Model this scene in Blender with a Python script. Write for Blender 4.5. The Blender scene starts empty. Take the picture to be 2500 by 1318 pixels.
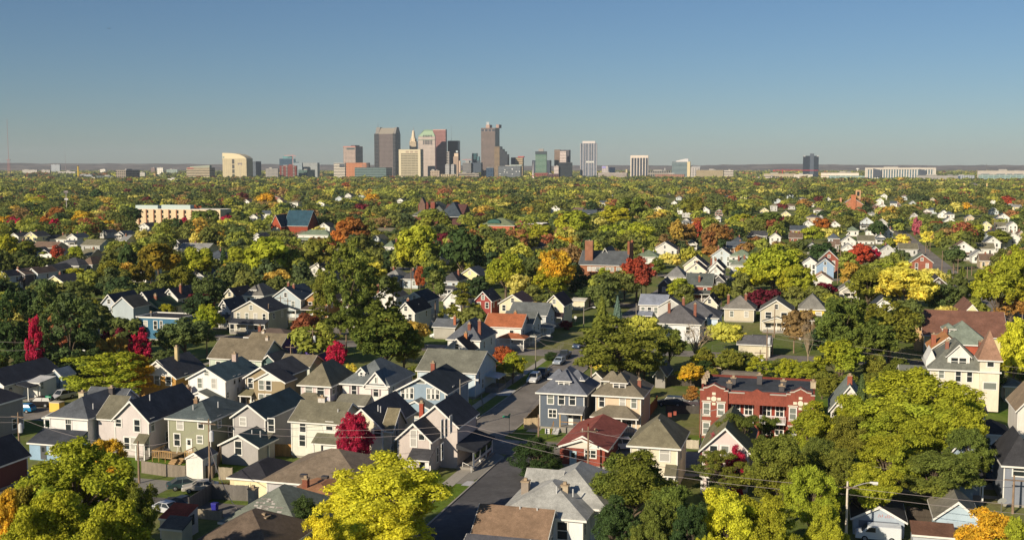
import bpy, bmesh, math, random
import numpy as np
from mathutils import Vector
S = bpy.context.scene
COL = S.collection
rnd = random.Random(11)
# ------------------------------------------------------------------ camera, sky, sun, exposure
F, CH = 2700.0, 42.0                       # focal length in photo pixels, drone height in metres
P = math.atan(249 / F)                     # pitch down
TH = math.atan(760 / F)                    # the street grid is turned this far clockwise
cam = bpy.data.cameras.new('camera'); cam.sensor_width = 36; cam.lens = 36 * F / 2500
cam.clip_start = 1; cam.clip_end = 60000
co = bpy.data.objects.new('camera', cam); COL.objects.link(co)
co.location = (0, 0, CH); co.rotation_euler = (math.pi / 2 - P, 0, 0); S.camera = co
SUN_AZ, SUN_EL = math.radians(220), math.radians(24)       # clockwise from +Y
w = bpy.data.worlds.new('World'); S.world = w; w.use_nodes = True
nt = w.node_tree; sky = nt.nodes.new('ShaderNodeTexSky'); sky.sky_type = 'NISHITA'; sky.sun_disc = False
sky.sun_elevation = SUN_EL; sky.sun_rotation = SUN_AZ; sky.altitude = 250
sky.air_density = 1.0; sky.dust_density = .25; sky.ozone_density = 6.0
bg = nt.nodes['Background']; bg.inputs[1].default_value = 0.058
nt.links.new(sky.outputs[0], bg.inputs[0])
sl = bpy.data.lights.new('sun', 'SUN'); sl.energy = 5.0; sl.angle = math.radians(.5); sl.color = (1, .865, .66)
so = bpy.data.objects.new('sun', sl); COL.objects.link(so)
sd = Vector((math.sin(SUN_AZ) * math.cos(SUN_EL), math.cos(SUN_AZ) * math.cos(SUN_EL), math.sin(SUN_EL)))
so.rotation_euler = sd.to_track_quat('Z', 'Y').to_euler(); so.location = (-60, -60, 120)
S.view_settings.view_transform = 'Standard'; S.view_settings.look = 'None'; S.view_settings.exposure = .22
S.cycles.max_bounces = 6; S.cycles.diffuse_bounces = 4; S.cycles.transmission_bounces = 3; S.cycles.transparent_max_bounces = 4
S.cycles.volume_bounces = 0; S.cycles.use_fast_gi = False
# ------------------------------------------------------------------ photo pixel <-> world
ZM = {0: (0, 0, 1), 1: (0, 900, .3171), 2: (600, 900, .3171), 3: (1200, 860, .3475), 4: (1840, 860, .3475), 5: (0, 640, .256), 6: (600, 640, .256),
      7: (1200, 620, .264), 8: (1840, 620, .264), 9: (0, 420, .256), 10: (600, 420, .256), 11: (1200, 420, .264), 12: (1840, 420, .264),
      13: (1100, 880, .2277), 14: (2200, 1050, .2034), 15: (2200, 800, .2125), 16: (0, 860, .1821), 17: (380, 1060, .1958), 18: (1690, 900, .1366),
      21: (0, 280, .18), 22: (430, 280, .168), 23: (800, 280, .1366), 24: (1080, 280, .16), 25: (1460, 320, .16), 26: (1840, 350, .136), 27: (2160, 350, .136)}
def zp(z, x, y): a = ZM[z]; return a[0] + x * a[2], a[1] + y * a[2]
cP, sP = math.cos(P), math.sin(P)
def ray(x, y):
    dx = (x - 1250) / F; dy = (659 - y) / F
    return Vector((dx, cP + dy * sP, -sP + dy * cP))
def onz(x, y, z=0):
    d = ray(x, y); t = (z - CH) / d.z
    return Vector((d.x * t, d.y * t, z))
def ony(x, y, Y):
    d = ray(x, y); t = Y / d.y
    return Vector((d.x * t, Y, CH + d.z * t))
def proj(p):
    D = p[1] * cP - (p[2] - CH) * sP; U = p[1] * sP + (p[2] - CH) * cP
    return 1250 + F * p[0] / D, 659 - F * U / D
def uv(u, v, z=0): return Vector((u * math.cos(TH) + v * math.sin(TH), -u * math.sin(TH) + v * math.cos(TH), z))
def to_uv(p): return p[0] * math.cos(TH) - p[1] * math.sin(TH), p[0] * math.sin(TH) + p[1] * math.cos(TH)
def c(r, g, b, k=.9):
    f = lambda q: (q / 255 / 12.92 if q < 10 else ((q / 255 + .055) / 1.055) ** 2.4) * k
    return (f(r), f(g), f(b), 1)
# ------------------------------------------------------------------ materials
M = {}
def newmat(name):
    m = bpy.data.materials.new(name); m.use_nodes = True; M[name] = m
    n = m.node_tree.nodes; l = m.node_tree.links
    return m, n, l, n['Principled BSDF']
def noise(n, l, coord, scale, detail=3, rough=.6):
    t = n.new('ShaderNodeTexNoise'); t.inputs['Scale'].default_value = scale; t.inputs['Detail'].default_value = detail
    t.inputs['Roughness'].default_value = rough; l.new(coord, t.inputs['Vector']); return t.outputs['Fac']
def mrange(n, l, src, a, b, lo=.3, hi=.7):
    t = n.new('ShaderNodeMapRange'); t.inputs[1].default_value = lo; t.inputs[2].default_value = hi
    t.inputs[3].default_value = a; t.inputs[4].default_value = b; l.new(src, t.inputs[0]); return t.outputs[0]
def math_(n, l, op, a, b):
    t = n.new('ShaderNodeMath'); t.operation = op
    for i, q in enumerate((a, b)):
        if isinstance(q, (int, float)): t.inputs[i].default_value = q
        else: l.new(q, t.inputs[i])
    return t.outputs[0]
def mixc(n, l, fac, a, b, blend='MIX'):
    t = n.new('ShaderNodeMix'); t.data_type = 'RGBA'; t.blend_type = blend
    for i, q in ((0, fac), (6, a), (7, b)):
        if isinstance(q, (int, float)): t.inputs[i].default_value = q
        elif isinstance(q, tuple): t.inputs[i].default_value = q
        else: l.new(q, t.inputs[i])
    return t.outputs[2]
def surf(name, rough=.75, spec=.3, metal=0, col=None, layers=((.6, .9, 1.08),), stretch=None, bump=None, world=False):
    """colour = object colour (or col) times soft noise layers of weathering"""
    m, n, l, b = newmat(name)
    tc = n.new('ShaderNodeTexCoord'); co_ = tc.outputs['Object']
    if world: g = n.new('ShaderNodeNewGeometry'); co_ = g.outputs['Position']
    if stretch:
        mp = n.new('ShaderNodeMapping'); mp.inputs['Scale'].default_value = stretch; l.new(co_, mp.inputs[0]); co_ = mp.outputs[0]
    if col is None: cc = n.new('ShaderNodeObjectInfo').outputs['Color']
    else: cc = n.new('ShaderNodeRGB').outputs[0]; cc.default_value = col
    f = None
    for sc, lo, hi in layers:
        q = mrange(n, l, noise(n, l, co_, sc), lo, hi)
        f = q if f is None else math_(n, l, 'MULTIPLY', f, q)
    if f is not None:
        cc = mixc(n, l, 1.0, cc, f, 'MULTIPLY')
    l.new(cc, b.inputs['Base Color']); b.inputs['Roughness'].default_value = rough
    b.inputs['Specular IOR Level'].default_value = spec; b.inputs['Metallic'].default_value = metal
    if bump:
        bp = n.new('ShaderNodeBump'); bp.inputs['Strength'].default_value = bump[1]; bp.inputs['Distance'].default_value = bump[2]
        l.new(noise(n, l, co_, bump[0]), bp.inputs['Height']); l.new(bp.outputs[0], b.inputs['Normal'])
    return m
surf('siding', .7, .3, layers=((.3, .88, 1.06), (1.4, .94, 1.04), (6.0, .95, 1.04)), stretch=(1, 1, .35))
surf('shingle', .9, .2, layers=((.45, .78, 1.2), (2.2, .86, 1.14), (9, .8, 1.2), (30, .85, 1.15)))
surf('brick', .85, .2, layers=((.6, .8, 1.15), (6, .8, 1.2), (25, .8, 1.2)))
surf('trim', .6, .3, layers=((1.5, .93, 1.03),))
surf('wood', .85, .2, layers=((.6, .8, 1.15), (9, .75, 1.2)), stretch=(3, 3, .3))
surf('metal', .45, .5, .6, layers=((2, .85, 1.1),))
surf('concrete', .9, .2, layers=((.25, .85, 1.1), (3, .9, 1.08)), world=True)
surf('asphalt', .95, .15, layers=((.07, .75, 1.25), (.35, .85, 1.15), (1.5, .9, 1.12), (8, .88, 1.12)), world=True)
surf('plain', .6, .4, layers=())
surf('carpaint', .28, .5, .1, layers=())
surf('rubber', .9, .2, col=(.02, .02, .022, 1), layers=())
surf('bark', .9, .1, layers=((4, .7, 1.25),), stretch=(1, 1, .3))
surf('leafmat', .9, .1, layers=())
for nm, cc, rg in (('glass', (.025, .032, .036, 1), .12), ('glass_blind', (.19, .21, .19, 1), .25), ('glass_curtain', (.42, .41, .38, 1), .4), ('carglass', (.02, .026, .03, 1), .3)):
    m, n, l, b = newmat(nm); b.inputs['Base Color'].default_value = cc; b.inputs['Roughness'].default_value = rg
    b.inputs['Specular IOR Level'].default_value = .6
def leaf_material(name, attr_colour=False):
    m, n, l, b = newmat(name); out = n['Material Output']; n.remove(b)
    at = n.new('ShaderNodeAttribute'); at.attribute_name = 'tint'
    if attr_colour:
        cc = at.outputs['Color']
    else:
        oi = n.new('ShaderNodeObjectInfo'); sp = n.new('ShaderNodeSeparateColor'); l.new(at.outputs['Color'], sp.inputs[0])
        br = mrange(n, l, sp.outputs[0], .5, 1.55, 0, 1)
        cc = mixc(n, l, 1.0, oi.outputs['Color'], br, 'MULTIPLY')
        warm = mixc(n, l, 1.0, cc, (1.45, 1.1, .65, 1), 'MULTIPLY')
        fac = math_(n, l, 'MULTIPLY', sp.outputs[1], oi.outputs['Alpha'])
        cc = mixc(n, l, fac, cc, warm)
    d = n.new('ShaderNodeBsdfDiffuse'); t = n.new('ShaderNodeBsdfTranslucent'); mx = n.new('ShaderNodeMixShader'); mx.inputs[0].default_value = .4
    l.new(cc, d.inputs[0]); l.new(cc, t.inputs[0]); l.new(d.outputs[0], mx.inputs[1]); l.new(t.outputs[0], mx.inputs[2]); l.new(mx.outputs[0], out.inputs[0])
leaf_material('foliage'); leaf_material('foliage_far', True)
def ground_material():
    m, n, l, b = newmat('grass'); g = n.new('ShaderNodeNewGeometry').outputs['Position']
    a = mixc(n, l, mrange(n, l, noise(n, l, g, .03, 4), 0, 1, .42, .6), (.12, .165, .035, 1), (.2, .2, .075, 1))
    a = mixc(n, l, mrange(n, l, noise(n, l, g, .12, 3), 0, .8, .55, .75), a, (.24, .2, .125, 1))
    k = math_(n, l, 'MULTIPLY', mrange(n, l, noise(n, l, g, 1.2, 3), .75, 1.25), mrange(n, l, noise(n, l, g, 9, 2), .75, 1.25))
    a = mixc(n, l, 1.0, a, k, 'MULTIPLY')
    l.new(a, b.inputs['Base Color']); b.inputs['Roughness'].default_value = .95; b.inputs['Specular IOR Level'].default_value = .1
ground_material()
def facade(name, wall, glass, pu, pv, fu, fv, ou=0, ov=0, rough=.7):
    """office front: a grid of windows of pitch pu x pv metres, fu x fv of each cell glazed"""
    kw = .74 if sum(wall[:3]) < 1.75 else .95; wall = tuple(q * kw for q in wall[:3]) + (1,); glass = tuple(q * .42 for q in glass[:3]) + (1,)
    m, n, l, b = newmat(name)
    tc = n.new('ShaderNodeTexCoord'); sx = n.new('ShaderNodeSeparateXYZ'); l.new(tc.outputs['Object'], sx.inputs[0])
    sn = n.new('ShaderNodeSeparateXYZ'); l.new(tc.outputs['Normal'], sn.inputs[0])
    ax, ay, az = (math_(n, l, 'ABSOLUTE', sn.outputs[i], 0) for i in range(3))
    u = math_(n, l, 'ADD', math_(n, l, 'MULTIPLY', sx.outputs[0], ay), math_(n, l, 'MULTIPLY', sx.outputs[1], ax))
    def cell(s, p, f, o): return math_(n, l, 'LESS_THAN', math_(n, l, 'FRACT', math_(n, l, 'ADD', math_(n, l, 'DIVIDE', s, p), o), 0), f)
    k = math_(n, l, 'LESS_THAN', az, .5)
    if fu < 1: k = math_(n, l, 'MULTIPLY', k, cell(u, pu, fu, ou))
    if fv < 1: k = math_(n, l, 'MULTIPLY', k, cell(sx.outputs[2], pv, fv, ov))
    wn = mixc(n, l, 1.0, wall, mrange(n, l, noise(n, l, tc.outputs['Object'], .06), .9, 1.07), 'MULTIPLY')
    gv = mixc(n, l, 1.0, glass, mrange(n, l, noise(n, l, tc.outputs['Object'], .12), .7, 1.4), 'MULTIPLY')
    l.new(mixc(n, l, k, wn, gv), b.inputs['Base Color'])
    l.new(mrange(n, l, k, rough, .25, 0, 1), b.inputs['Roughness']); b.inputs['Specular IOR Level'].default_value = .35
    return m
# ------------------------------------------------------------------ mesh helpers
class MB:
    def __init__(s): s.v = []; s.f = []
    def add(s, vs, fs):
        k = len(s.v); s.v += [tuple(q) for q in vs]; s.f += [tuple(i + k for i in f) for f in fs]; return s
    def box(s, x0, x1, y0, y1, z0, z1):
        return s.add([(x0, y0, z0), (x1, y0, z0), (x1, y1, z0), (x0, y1, z0), (x0, y0, z1), (x1, y0, z1), (x1, y1, z1), (x0, y1, z1)],
                     [(0, 3, 2, 1), (4, 5, 6, 7), (0, 1, 5, 4), (1, 2, 6, 5), (2, 3, 7, 6), (3, 0, 4, 7)])
    def prism(s, poly, a, b, axis='y'):
        """poly of (p, z) pushed along axis from a to b"""
        n = len(poly)
        mk = (lambda p, z, t: (p, t, z)) if axis == 'y' else (lambda p, z, t: (t, p, z)) if axis == 'x' else (lambda p, z, t: (p, z, t))
        vs = [mk(p, z, a) for p, z in poly] + [mk(p, z, b) for p, z in poly]
        return s.add(vs, [tuple(range(n)), tuple(range(2 * n - 1, n - 1, -1))] + [(i, (i + 1) % n, n + (i + 1) % n, n + i) for i in range(n)])
    def tube(s, p0, p1, r0, r1=None, n=8):
        r1 = r0 if r1 is None else r1; p0 = Vector(p0); p1 = Vector(p1); d = (p1 - p0).normalized()
        a = d.orthogonal().normalized(); b = d.cross(a)
        vs = [p + (a * math.cos(2 * math.pi * i / n) + b * math.sin(2 * math.pi * i / n)) * r for p, r in ((p0, r0), (p1, r1)) for i in range(n)]
        return s.add(vs, [(i, (i + 1) % n, n + (i + 1) % n, n + i) for i in range(n)] + [tuple(range(n - 1, -1, -1)), tuple(range(n, 2 * n))])
    def path(s, pts, r, n=5):
        for p, q in zip(pts, pts[1:]): s.tube(p, q, r, r, n)
        return s
    def mesh(s, name, material, clean=True):
        me = bpy.data.meshes.new(name); me.from_pydata(s.v, [], s.f)
        if clean:
            bm = bmesh.new(); bm.from_mesh(me); bmesh.ops.recalc_face_normals(bm, faces=bm.faces); bm.to_mesh(me); bm.free()
        me.materials.append(M[material] if isinstance(material, str) else material); return me
    def build(s, name, material, parent=None, color=(1, 1, 1, 1), loc=(0, 0, 0), rot=0):
        return link(name, s.mesh(name, material), parent, color, loc, rot)
def link(name, me, parent=None, color=(1, 1, 1, 1), loc=(0, 0, 0), rot=0):
    o = bpy.data.objects.new(name, me); COL.objects.link(o); o.color = color; o.location = loc; o.rotation_euler = (0, 0, rot)
    if parent is not None: o.parent = parent
    return o
def tag(o, label, cat, group=None):
    o['label'] = label; o['category'] = cat
    if group: o['group'] = group
    return o
def thing(name, label, cat, loc, rot=0, group=None):
    o = bpy.data.objects.new(name, None); COL.objects.link(o); o.location = loc; o.rotation_euler = (0, 0, rot); o.empty_display_size = .5
    return tag(o, label, cat, group)
def structure(o): o['kind'] = 'structure'; return o
AUTO, LAND = [], []                        # things that get a label worked out from their neighbours; landmarks to name them by
def auto(o, words, anchor, cat, group): o['category'] = cat; o['group'] = group; AUTO.append((o, words, anchor))
def landmark(text, p): LAND.append((text, proj(p), Vector(p)))
# ------------------------------------------------------------------ ground, streets
WHITE = c(236, 234, 228); DARK = c(88, 90, 95); BLACKR = c(78, 79, 84); TEAL = c(50, 68, 76); OLIVE = c(128, 124, 104); GREY = c(128, 130, 132)
BROWN = c(128, 112, 94); REDROOF = c(150, 82, 70); BRICK = c(142, 92, 76); CREAM = c(228, 218, 192); SLATE = c(84, 92, 102); TAN = c(205, 182, 150)
mb = MB(); R = 30000
xs = [-R, -6000, -2000, -700, -200, 0, 200, 700, 2000, 6000, R]
vs = [(x, y, 0) for y in xs for x in xs]; nx = len(xs)
mb.add(vs, [(j * nx + i, j * nx + i + 1, (j + 1) * nx + i + 1, (j + 1) * nx + i) for j in range(nx - 1) for i in range(nx - 1)])
structure(mb.build('ground', 'grass'))
def sheet(name, u0, u1, v0, v1, z, material, color, t=.0):
    mb = MB(); n = max(1, int(max(abs(u1 - u0), abs(v1 - v0)) / 40))
    if t: 
        a = [uv(u0, v0, 0), uv(u1, v0, 0), uv(u1, v1, 0), uv(u0, v1, 0)]
        mb.add([(p.x, p.y, -.05) for p in a] + [(p.x, p.y, z) for p in a], [(0, 3, 2, 1), (4, 5, 6, 7), (0, 1, 5, 4), (1, 2, 6, 5), (2, 3, 7, 6), (3, 0, 4, 7)])
    else:
        mb.add([uv(u0, v0, z), uv(u1, v0, z), uv(u1, v1, z), uv(u0, v1, z)], [(0, 1, 2, 3)])
    return structure(mb.build(name, material, None, color))
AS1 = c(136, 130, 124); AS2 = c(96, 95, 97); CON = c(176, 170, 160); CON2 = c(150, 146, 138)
sheet('cross_street', -260, 90, 153.5, 162.5, .012, 'asphalt', AS1)
sheet('main_street', -55, -47, 162.5, 460, .012, 'asphalt', AS1)
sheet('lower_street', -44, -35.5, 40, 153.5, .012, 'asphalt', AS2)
sheet('west_street', -124, -116, 162.5, 460, .012, 'asphalt', AS1)
sheet('east_street', 44, 53, 162.5, 900, .012, 'asphalt', AS1)
sheet('second_cross_street_west', -300, -55, 238, 247, .012, 'asphalt', AS1)
sheet('second_cross_street_east', -46, 44, 246, 254, .012, 'asphalt', AS1)
sheet('third_cross_street', -320, 44, 330, 339, .016, 'asphalt', AS1)
sheet('fourth_cross_street', -420, 160, 428, 437, .016, 'asphalt', AS1)
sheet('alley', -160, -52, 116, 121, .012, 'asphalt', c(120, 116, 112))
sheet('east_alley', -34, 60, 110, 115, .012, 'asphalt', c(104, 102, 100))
sheet('parking_pad', -92, -82, 121.1, 128, .02, 'concrete', CON2)
for i, (a, b, e, f) in enumerate([(-59.2, -57.6, 166, 235), (-48.2, -46.4, 60, 149), (-45, -43, 168, 172), (-112, -58, 165.2, 166.6), (-34, 40, 165.4, 166.8), (-112, -58, 149.2, 150.6),
                                  (-34, 40, 149.2, 150.6), (-128, -126.4, 166, 236), (41, 42.4, 166, 300), (54.5, 56, 166, 400)]):
    sheet('sidewalk', a, b, e, f, .035, 'concrete', CON, t=1)
for a, b, e, f in [(-55.2, -55, 165, 236), (-44.2, -44, 60, 151), (-47, -46.8, 166, 240), (-35.5, -35.3, 60, 151)]:
    sheet('kerb', a, b, e, f, .13, 'concrete', CON, t=1)
def ground_quad(name, pts, z, material, color):
    mb = MB(); mb.add([onz(x, y, z) for x, y in pts], [tuple(range(len(pts)))]); return structure(mb.build(name, material, None, color))
ground_quad('corner_pavement', [zp(13, 520, 862), zp(13, 560, 850), zp(13, 640, 855), zp(13, 745, 862), zp(13, 735, 886), zp(13, 560, 886)], .05, 'concrete', CON)
ground_quad('corner_pavement', [zp(13, 372, 1042), zp(13, 455, 985), zp(13, 545, 1008), zp(13, 580, 1030), zp(13, 565, 1062), zp(13, 500, 1092), zp(13, 380, 1200), zp(13, 200, 1318), zp(13, 60, 1318)], .05, 'concrete', CON2)
ground_quad('driveway_apron', [zp(13, 455, 362), zp(13, 560, 300), zp(13, 715, 318), zp(13, 645, 372), zp(13, 530, 376)], .04, 'concrete', c(196, 196, 198))
ground_quad('driveway_apron', [zp(2, 1655, 895), zp(2, 1705, 862), zp(2, 1785, 866), zp(2, 1730, 902)], .055, 'concrete', c(196, 196, 198))
ground_quad('lawn', [zp(13, 575, 820), zp(13, 745, 690), zp(13, 955, 700), zp(13, 1160, 800), zp(13, 1120, 860), zp(13, 740, 855)], .02, 'grass', WHITE)
M['lawn'] = M['grass'].copy(); M['lawn'].name = 'lawn'
for nd in M['lawn'].node_tree.nodes:
    if nd.type == 'MIX' and nd.blend_type == 'MIX':
        for k, q in ((6, (.11, .175, .02, 1)), (7, (.15, .19, .035, 1))):
            if not nd.inputs[k].is_linked: nd.inputs[k].default_value = q
for o in COL.objects:
    if o.name.startswith('lawn'): o.data.materials[0] = M['lawn']
for a, b, e, f in [(-44.5, -35, 166.9, 172.5), (-34.5, -19, 166.9, 171), (-20, 10, 166.9, 173), (-48.2, -44.3, 125, 140), (-100, -60, 131, 138.5), (-59, -56, 200, 236), (-16, 14, 189, 206), (24, 46, 185, 205), (-112, -104, 170, 185)]:
    sheet('lawn', a, b, e, f, .018, 'lawn', WHITE)
# far rises on the horizon
def hills():
    mb = MB(); xs = np.linspace(-9500, 9500, 260); r = np.random.RandomState(3)
    px = 1250 + xs / 11000 * F
    top = 62 + 20 * np.clip((1000 - px) / 1000, -.3, 1) + 9 * np.interp(xs, np.linspace(-9500, 9500, 40), r.rand(40)) + 7 * r.rand(260) + 14 * np.exp(-((px - 1950) / 260) ** 2)
    vs = []
    for x, t in zip(xs, top): vs += [(x, 8800, -2), (x, 10200, t * .72), (x, 11000, t), (x, 13500, 0)]
    fs = [(i * 4 + k, i * 4 + 4 + k, i * 4 + 5 + k, i * 4 + 1 + k) for i in range(259) for k in range(3)]
    mb.add(vs, fs); m = surf('hill_woods', .95, .1, layers=((.002, .6, 1.5), (.009, .5, 1.6)), col=(.15, .12, .1, 1), world=True)
    structure(mb.build('hills', 'hill_woods'))
hills()
# ------------------------------------------------------------------ houses
WCACHE = {}
def window_mesh(w, h, style):
    k = (round(w, 1), round(h, 1), style)
    if k not in WCACHE:
        w, h = k[0], k[1]; t = .15 if h > .9 else .1; mb = MB()
        mb.box(-w / 2 - t, -w / 2, -.07, 0, -h / 2 - t, h / 2 + t).box(w / 2, w / 2 + t, -.07, 0, -h / 2 - t, h / 2 + t)
        mb.box(-w / 2, w / 2, -.07, 0, h / 2, h / 2 + t).box(-w / 2, w / 2, -.07, 0, -h / 2 - t, -h / 2)
        if style != 'p': mb.box(-w / 2, w / 2, -.055, 0, -.045, .045)
        if style == 'g':
            for q in (-w / 6, w / 6): mb.box(q - .03, q + .03, -.05, 0, .05, h / 2)
        if style == 'v': mb.box(-.05, .05, -.055, 0, -h / 2, h / 2)
        pm = MB().box(-w / 2, w / 2, -.02, .02, -h / 2, h / 2)
        WCACHE[k] = (mb.mesh('window', 'trim'), pm.mesh('pane', 'glass'), pm.mesh('pane', 'glass_blind'), pm.mesh('pane', 'glass_curtain'))
    return WCACHE[k]
ROT = {'f': 0, 'r': math.pi / 2, 'b': math.pi, 'l': -math.pi / 2}
HOUSES = []
class House:
    """local frame: x to the right along the front, y away from the street, z up; origin at the front left foot"""
    def __init__(s, name, label, cat, z, a, xr, H, d, group=None, rot=0, base=0):
        s.z = z; px, py = zp(z, *a); p0 = onz(px, py, H + base); th = TH + rot; s.th = th
        k = (zp(z, xr, 0)[0] - 1250) / F; D0 = p0.y * cP - (p0.z - CH) * sP
        s.w = (k * D0 - p0.x) / (math.cos(th) + k * math.sin(th) * cP)
        s.H, s.d, s.base = H, d, base; s.o = Vector((p0.x, p0.y, base))
        s.root = thing(name, label, cat, s.o, -th, group) if label else thing(name, '', cat, s.o, -th, group)
        s.ex = Vector((math.cos(th), -math.sin(th), 0)); s.ey = Vector((math.sin(th), math.cos(th), 0))
        s.tc = WHITE; s.wc = WHITE; s.rc = DARK; s.rise = 1; HOUSES.append(s)
    def world(s, x, y, z): return s.o + s.ex * x + s.ey * y + Vector((0, 0, z))
    def lray(s, x, y, z=None):
        d = ray(*zp(s.z if z is None else z, x, y)); o = Vector((0, 0, CH)) - s.o
        return (o.dot(s.ex), o.dot(s.ey), o.z), (d.dot(s.ex), d.dot(s.ey), d.z)
    def front(s, x, y, y0=0, z=None):
        o, d = s.lray(x, y, z); t = (y0 - o[1]) / d[1]; return o[0] + d[0] * t, o[2] + d[2] * t
    def side(s, x, y, x0=None, z=None):
        x0 = s.w if x0 is None else x0; o, d = s.lray(x, y, z); t = (x0 - o[0]) / d[0]; return o[1] + d[1] * t, o[2] + d[2] * t
    def part(s, mb, name, material, color=(1, 1, 1, 1), parent=None, label=None):
        o = mb.build(name, material, parent or s.root, color)
        if label: o['label'] = label
        return o
    def walls(s, kind, x0, x1, y0, y1, z0, ze, rise, wc, name='wall', mat='siding', parent=None):
        mb = MB()
        if kind == 'gf': mb.prism([(x0, z0), (x1, z0), (x1, ze), ((x0 + x1) / 2, ze + rise), (x0, ze)], y0, y1, 'y')
        elif kind == 'gs': mb.prism([(y0, z0), (y1, z0), (y1, ze), ((y0 + y1) / 2, ze + rise), (y0, ze)], x0, x1, 'x')
        elif kind == 'shed': mb.prism([(y0, z0), (y1, z0), (y1, ze + rise), (y0, ze)], x0, x1, 'x')
        else: mb.box(x0, x1, y0, y1, z0, ze)
        return s.part(mb, name, mat, wc, parent)
    def roof(s, kind, x0, x1, y0, y1, ze, rise, rc, o=.4, t=.16, name='roof', parent=None, trim=True, tc=None, mat='shingle', tname='trim'):
        mb = MB(); tm = MB(); tc = tc or s.tc
        if kind in ('gf', 'gs'):
            ax = 'y' if kind == 'gf' else 'x'
            p0, p1, q0, q1 = (x0, x1, y0, y1) if kind == 'gf' else (y0, y1, x0, x1)
            a = (p1 - p0) / 2; m = (p0 + p1) / 2; sl = rise / a; e = ze - o * sl + .02; r = ze + rise + .02
            mb.prism([(p0 - o, e), (m, r), (p1 + o, e), (p1 + o, e + t), (m, r + t), (p0 - o, e + t)], q0 - o, q1 + o, ax)
            h = .2
            for q in ((q0 - o - .05, q0 - o - .003), (q1 + o + .003, q1 + o + .05)):
                tm.prism([(p0 - o, e - h + .1), (m, r - h + .02), (p1 + o, e - h + .1), (p1 + o, e + t - .02), (m, r + t - .02), (p0 - o, e + t - .02)], q[0], q[1], ax)
            for q in ((p0 - o - .05, p0 - o - .003), (p1 + o + .003, p1 + o + .05)):
                if kind == 'gf': tm.box(q[0], q[1], q0 - o, q1 + o, e - .06, e + t - .03)
                else: tm.box(q0 - o, q1 + o, q[0], q[1], e - .06, e + t - .03)
        elif kind == 'shed':
            sl = rise / (y1 - y0); e = ze - o * sl + .02
            mb.prism([(y0 - o, e), (y1, ze + rise + .02), (y1, ze + rise + .02 + t), (y0 - o, e + t)], x0 - o * .6, x1 + o * .6, 'x')
            tm.box(x0 - o * .6, x1 + o * .6, y0 - o - .05, y0 - o - .003, e - .08, e + t - .03)
        elif kind == 'flat':
            mb.box(x0 + .2, x1 - .2, y0 + .2, y1 - .2, ze + .003, ze + .1)
            tm.box(x0 - .06, x1 + .06, y0 - .06, y0 + .2, ze + .003, ze + .34).box(x0 - .06, x1 + .06, y1 - .2, y1 + .06, ze + .003, ze + .34)
            tm.box(x0 - .06, x0 + .2, y0 + .2, y1 - .2, ze + .003, ze + .34).box(x1 - .2, x1 + .06, y0 + .2, y1 - .2, ze + .003, ze + .34)
        else:
            W, D = x1 - x0, y1 - y0; cut = rise and (W / 2 if W <= D else D / 2)
            sl = rise / cut; e = ze - o * sl + .02; r = ze + rise + .02; X0, X1, Y0, Y1 = x0 - o, x1 + o, y0 - o, y1 + o
            if W <= D: A, B = ((x0 + x1) / 2, y0 + cut, r), ((x0 + x1) / 2, max(y1 - cut, y0 + cut + .02), r)
            else: A, B = (x0 + cut, (y0 + y1) / 2, r), (x1 - cut, (y0 + y1) / 2, r)
            vs = [(X0, Y0, e), (X1, Y0, e), (X1, Y1, e), (X0, Y1, e)]; vs += [(p[0], p[1], p[2] + t) for p in vs]; vs += [(A[0], A[1], A[2] + t), (B[0], B[1], B[2] + t)]
            fs = [(0, 3, 2, 1), (0, 1, 5, 4), (1, 2, 6, 5), (2, 3, 7, 6), (3, 0, 4, 7)]
            fs += [(4, 5, 8), (5, 6, 9, 8), (6, 7, 9), (7, 4, 8, 9)] if W <= D else [(4, 5, 9, 8), (5, 6, 9), (6, 7, 8, 9), (7, 4, 8)]
            mb.add(vs, fs); z0_, z1_ = e - .1, e + t - .03
            tm.box(X0 - .05, X1 + .05, Y0 - .05, Y0 - .003, z0_, z1_).box(X0 - .05, X1 + .05, Y1 + .003, Y1 + .05, z0_, z1_)
            tm.box(X0 - .05, X0 - .003, Y0 - .003, Y1 + .003, z0_, z1_).box(X1 + .003, X1 + .05, Y0 - .003, Y1 + .003, z0_, z1_)
        ro = s.part(mb, name, mat, rc, parent)
        if trim: s.part(tm, tname, 'trim', tc, ro if parent is None else parent)
        return ro
    def main(s, kind, rise, wc, rc, o=.4, mat='siding', found=True, tc=None):
        if tc: s.tc = tc
        if isinstance(rise, tuple):           # apex seen in the photo: on the gable, or where the hip or ridge lies
            q = 0 if kind == 'gf' else s.d / 2 if kind == 'gs' else min(s.w, s.d) / 2
            rise = s.front(rise[0], rise[1], q)[1] - s.H; rise = max(.8, rise)
        s.wc, s.rc, s.kind, s.rise = wc, rc, kind, rise
        up = 0
        if kind in ('hip', 'gs'):             # the eaves seen in the photo are the roof edge: the wall goes on up behind it
            q = (min(s.w, s.d) if kind == 'hip' else s.d) / 2; up = o * rise / (q + o) * .9; rise = rise - up
        s.wall = s.walls(kind, 0, s.w, 0, s.d, .35 if found else 0, s.H + up, rise, wc, mat=mat)
        if found: s.part(MB().box(.05, s.w - .05, .05, s.d - .05, -.1, .35), 'foundation', 'concrete', c(165, 160, 150))
        if mat == 'siding' and found:
            for x, y in ((0, 0), (s.w, 0), (s.w, s.d)) if s.o.y < 330 else (): s.part(MB().box(x - .07, x + .07, y - .07, y + .07, .36, s.H - .03), 'corner_board', 'trim', s.tc)
        s.rf = s.roof(kind, 0, s.w, 0, s.d, s.H + up, rise, rc, o); return s
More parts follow.
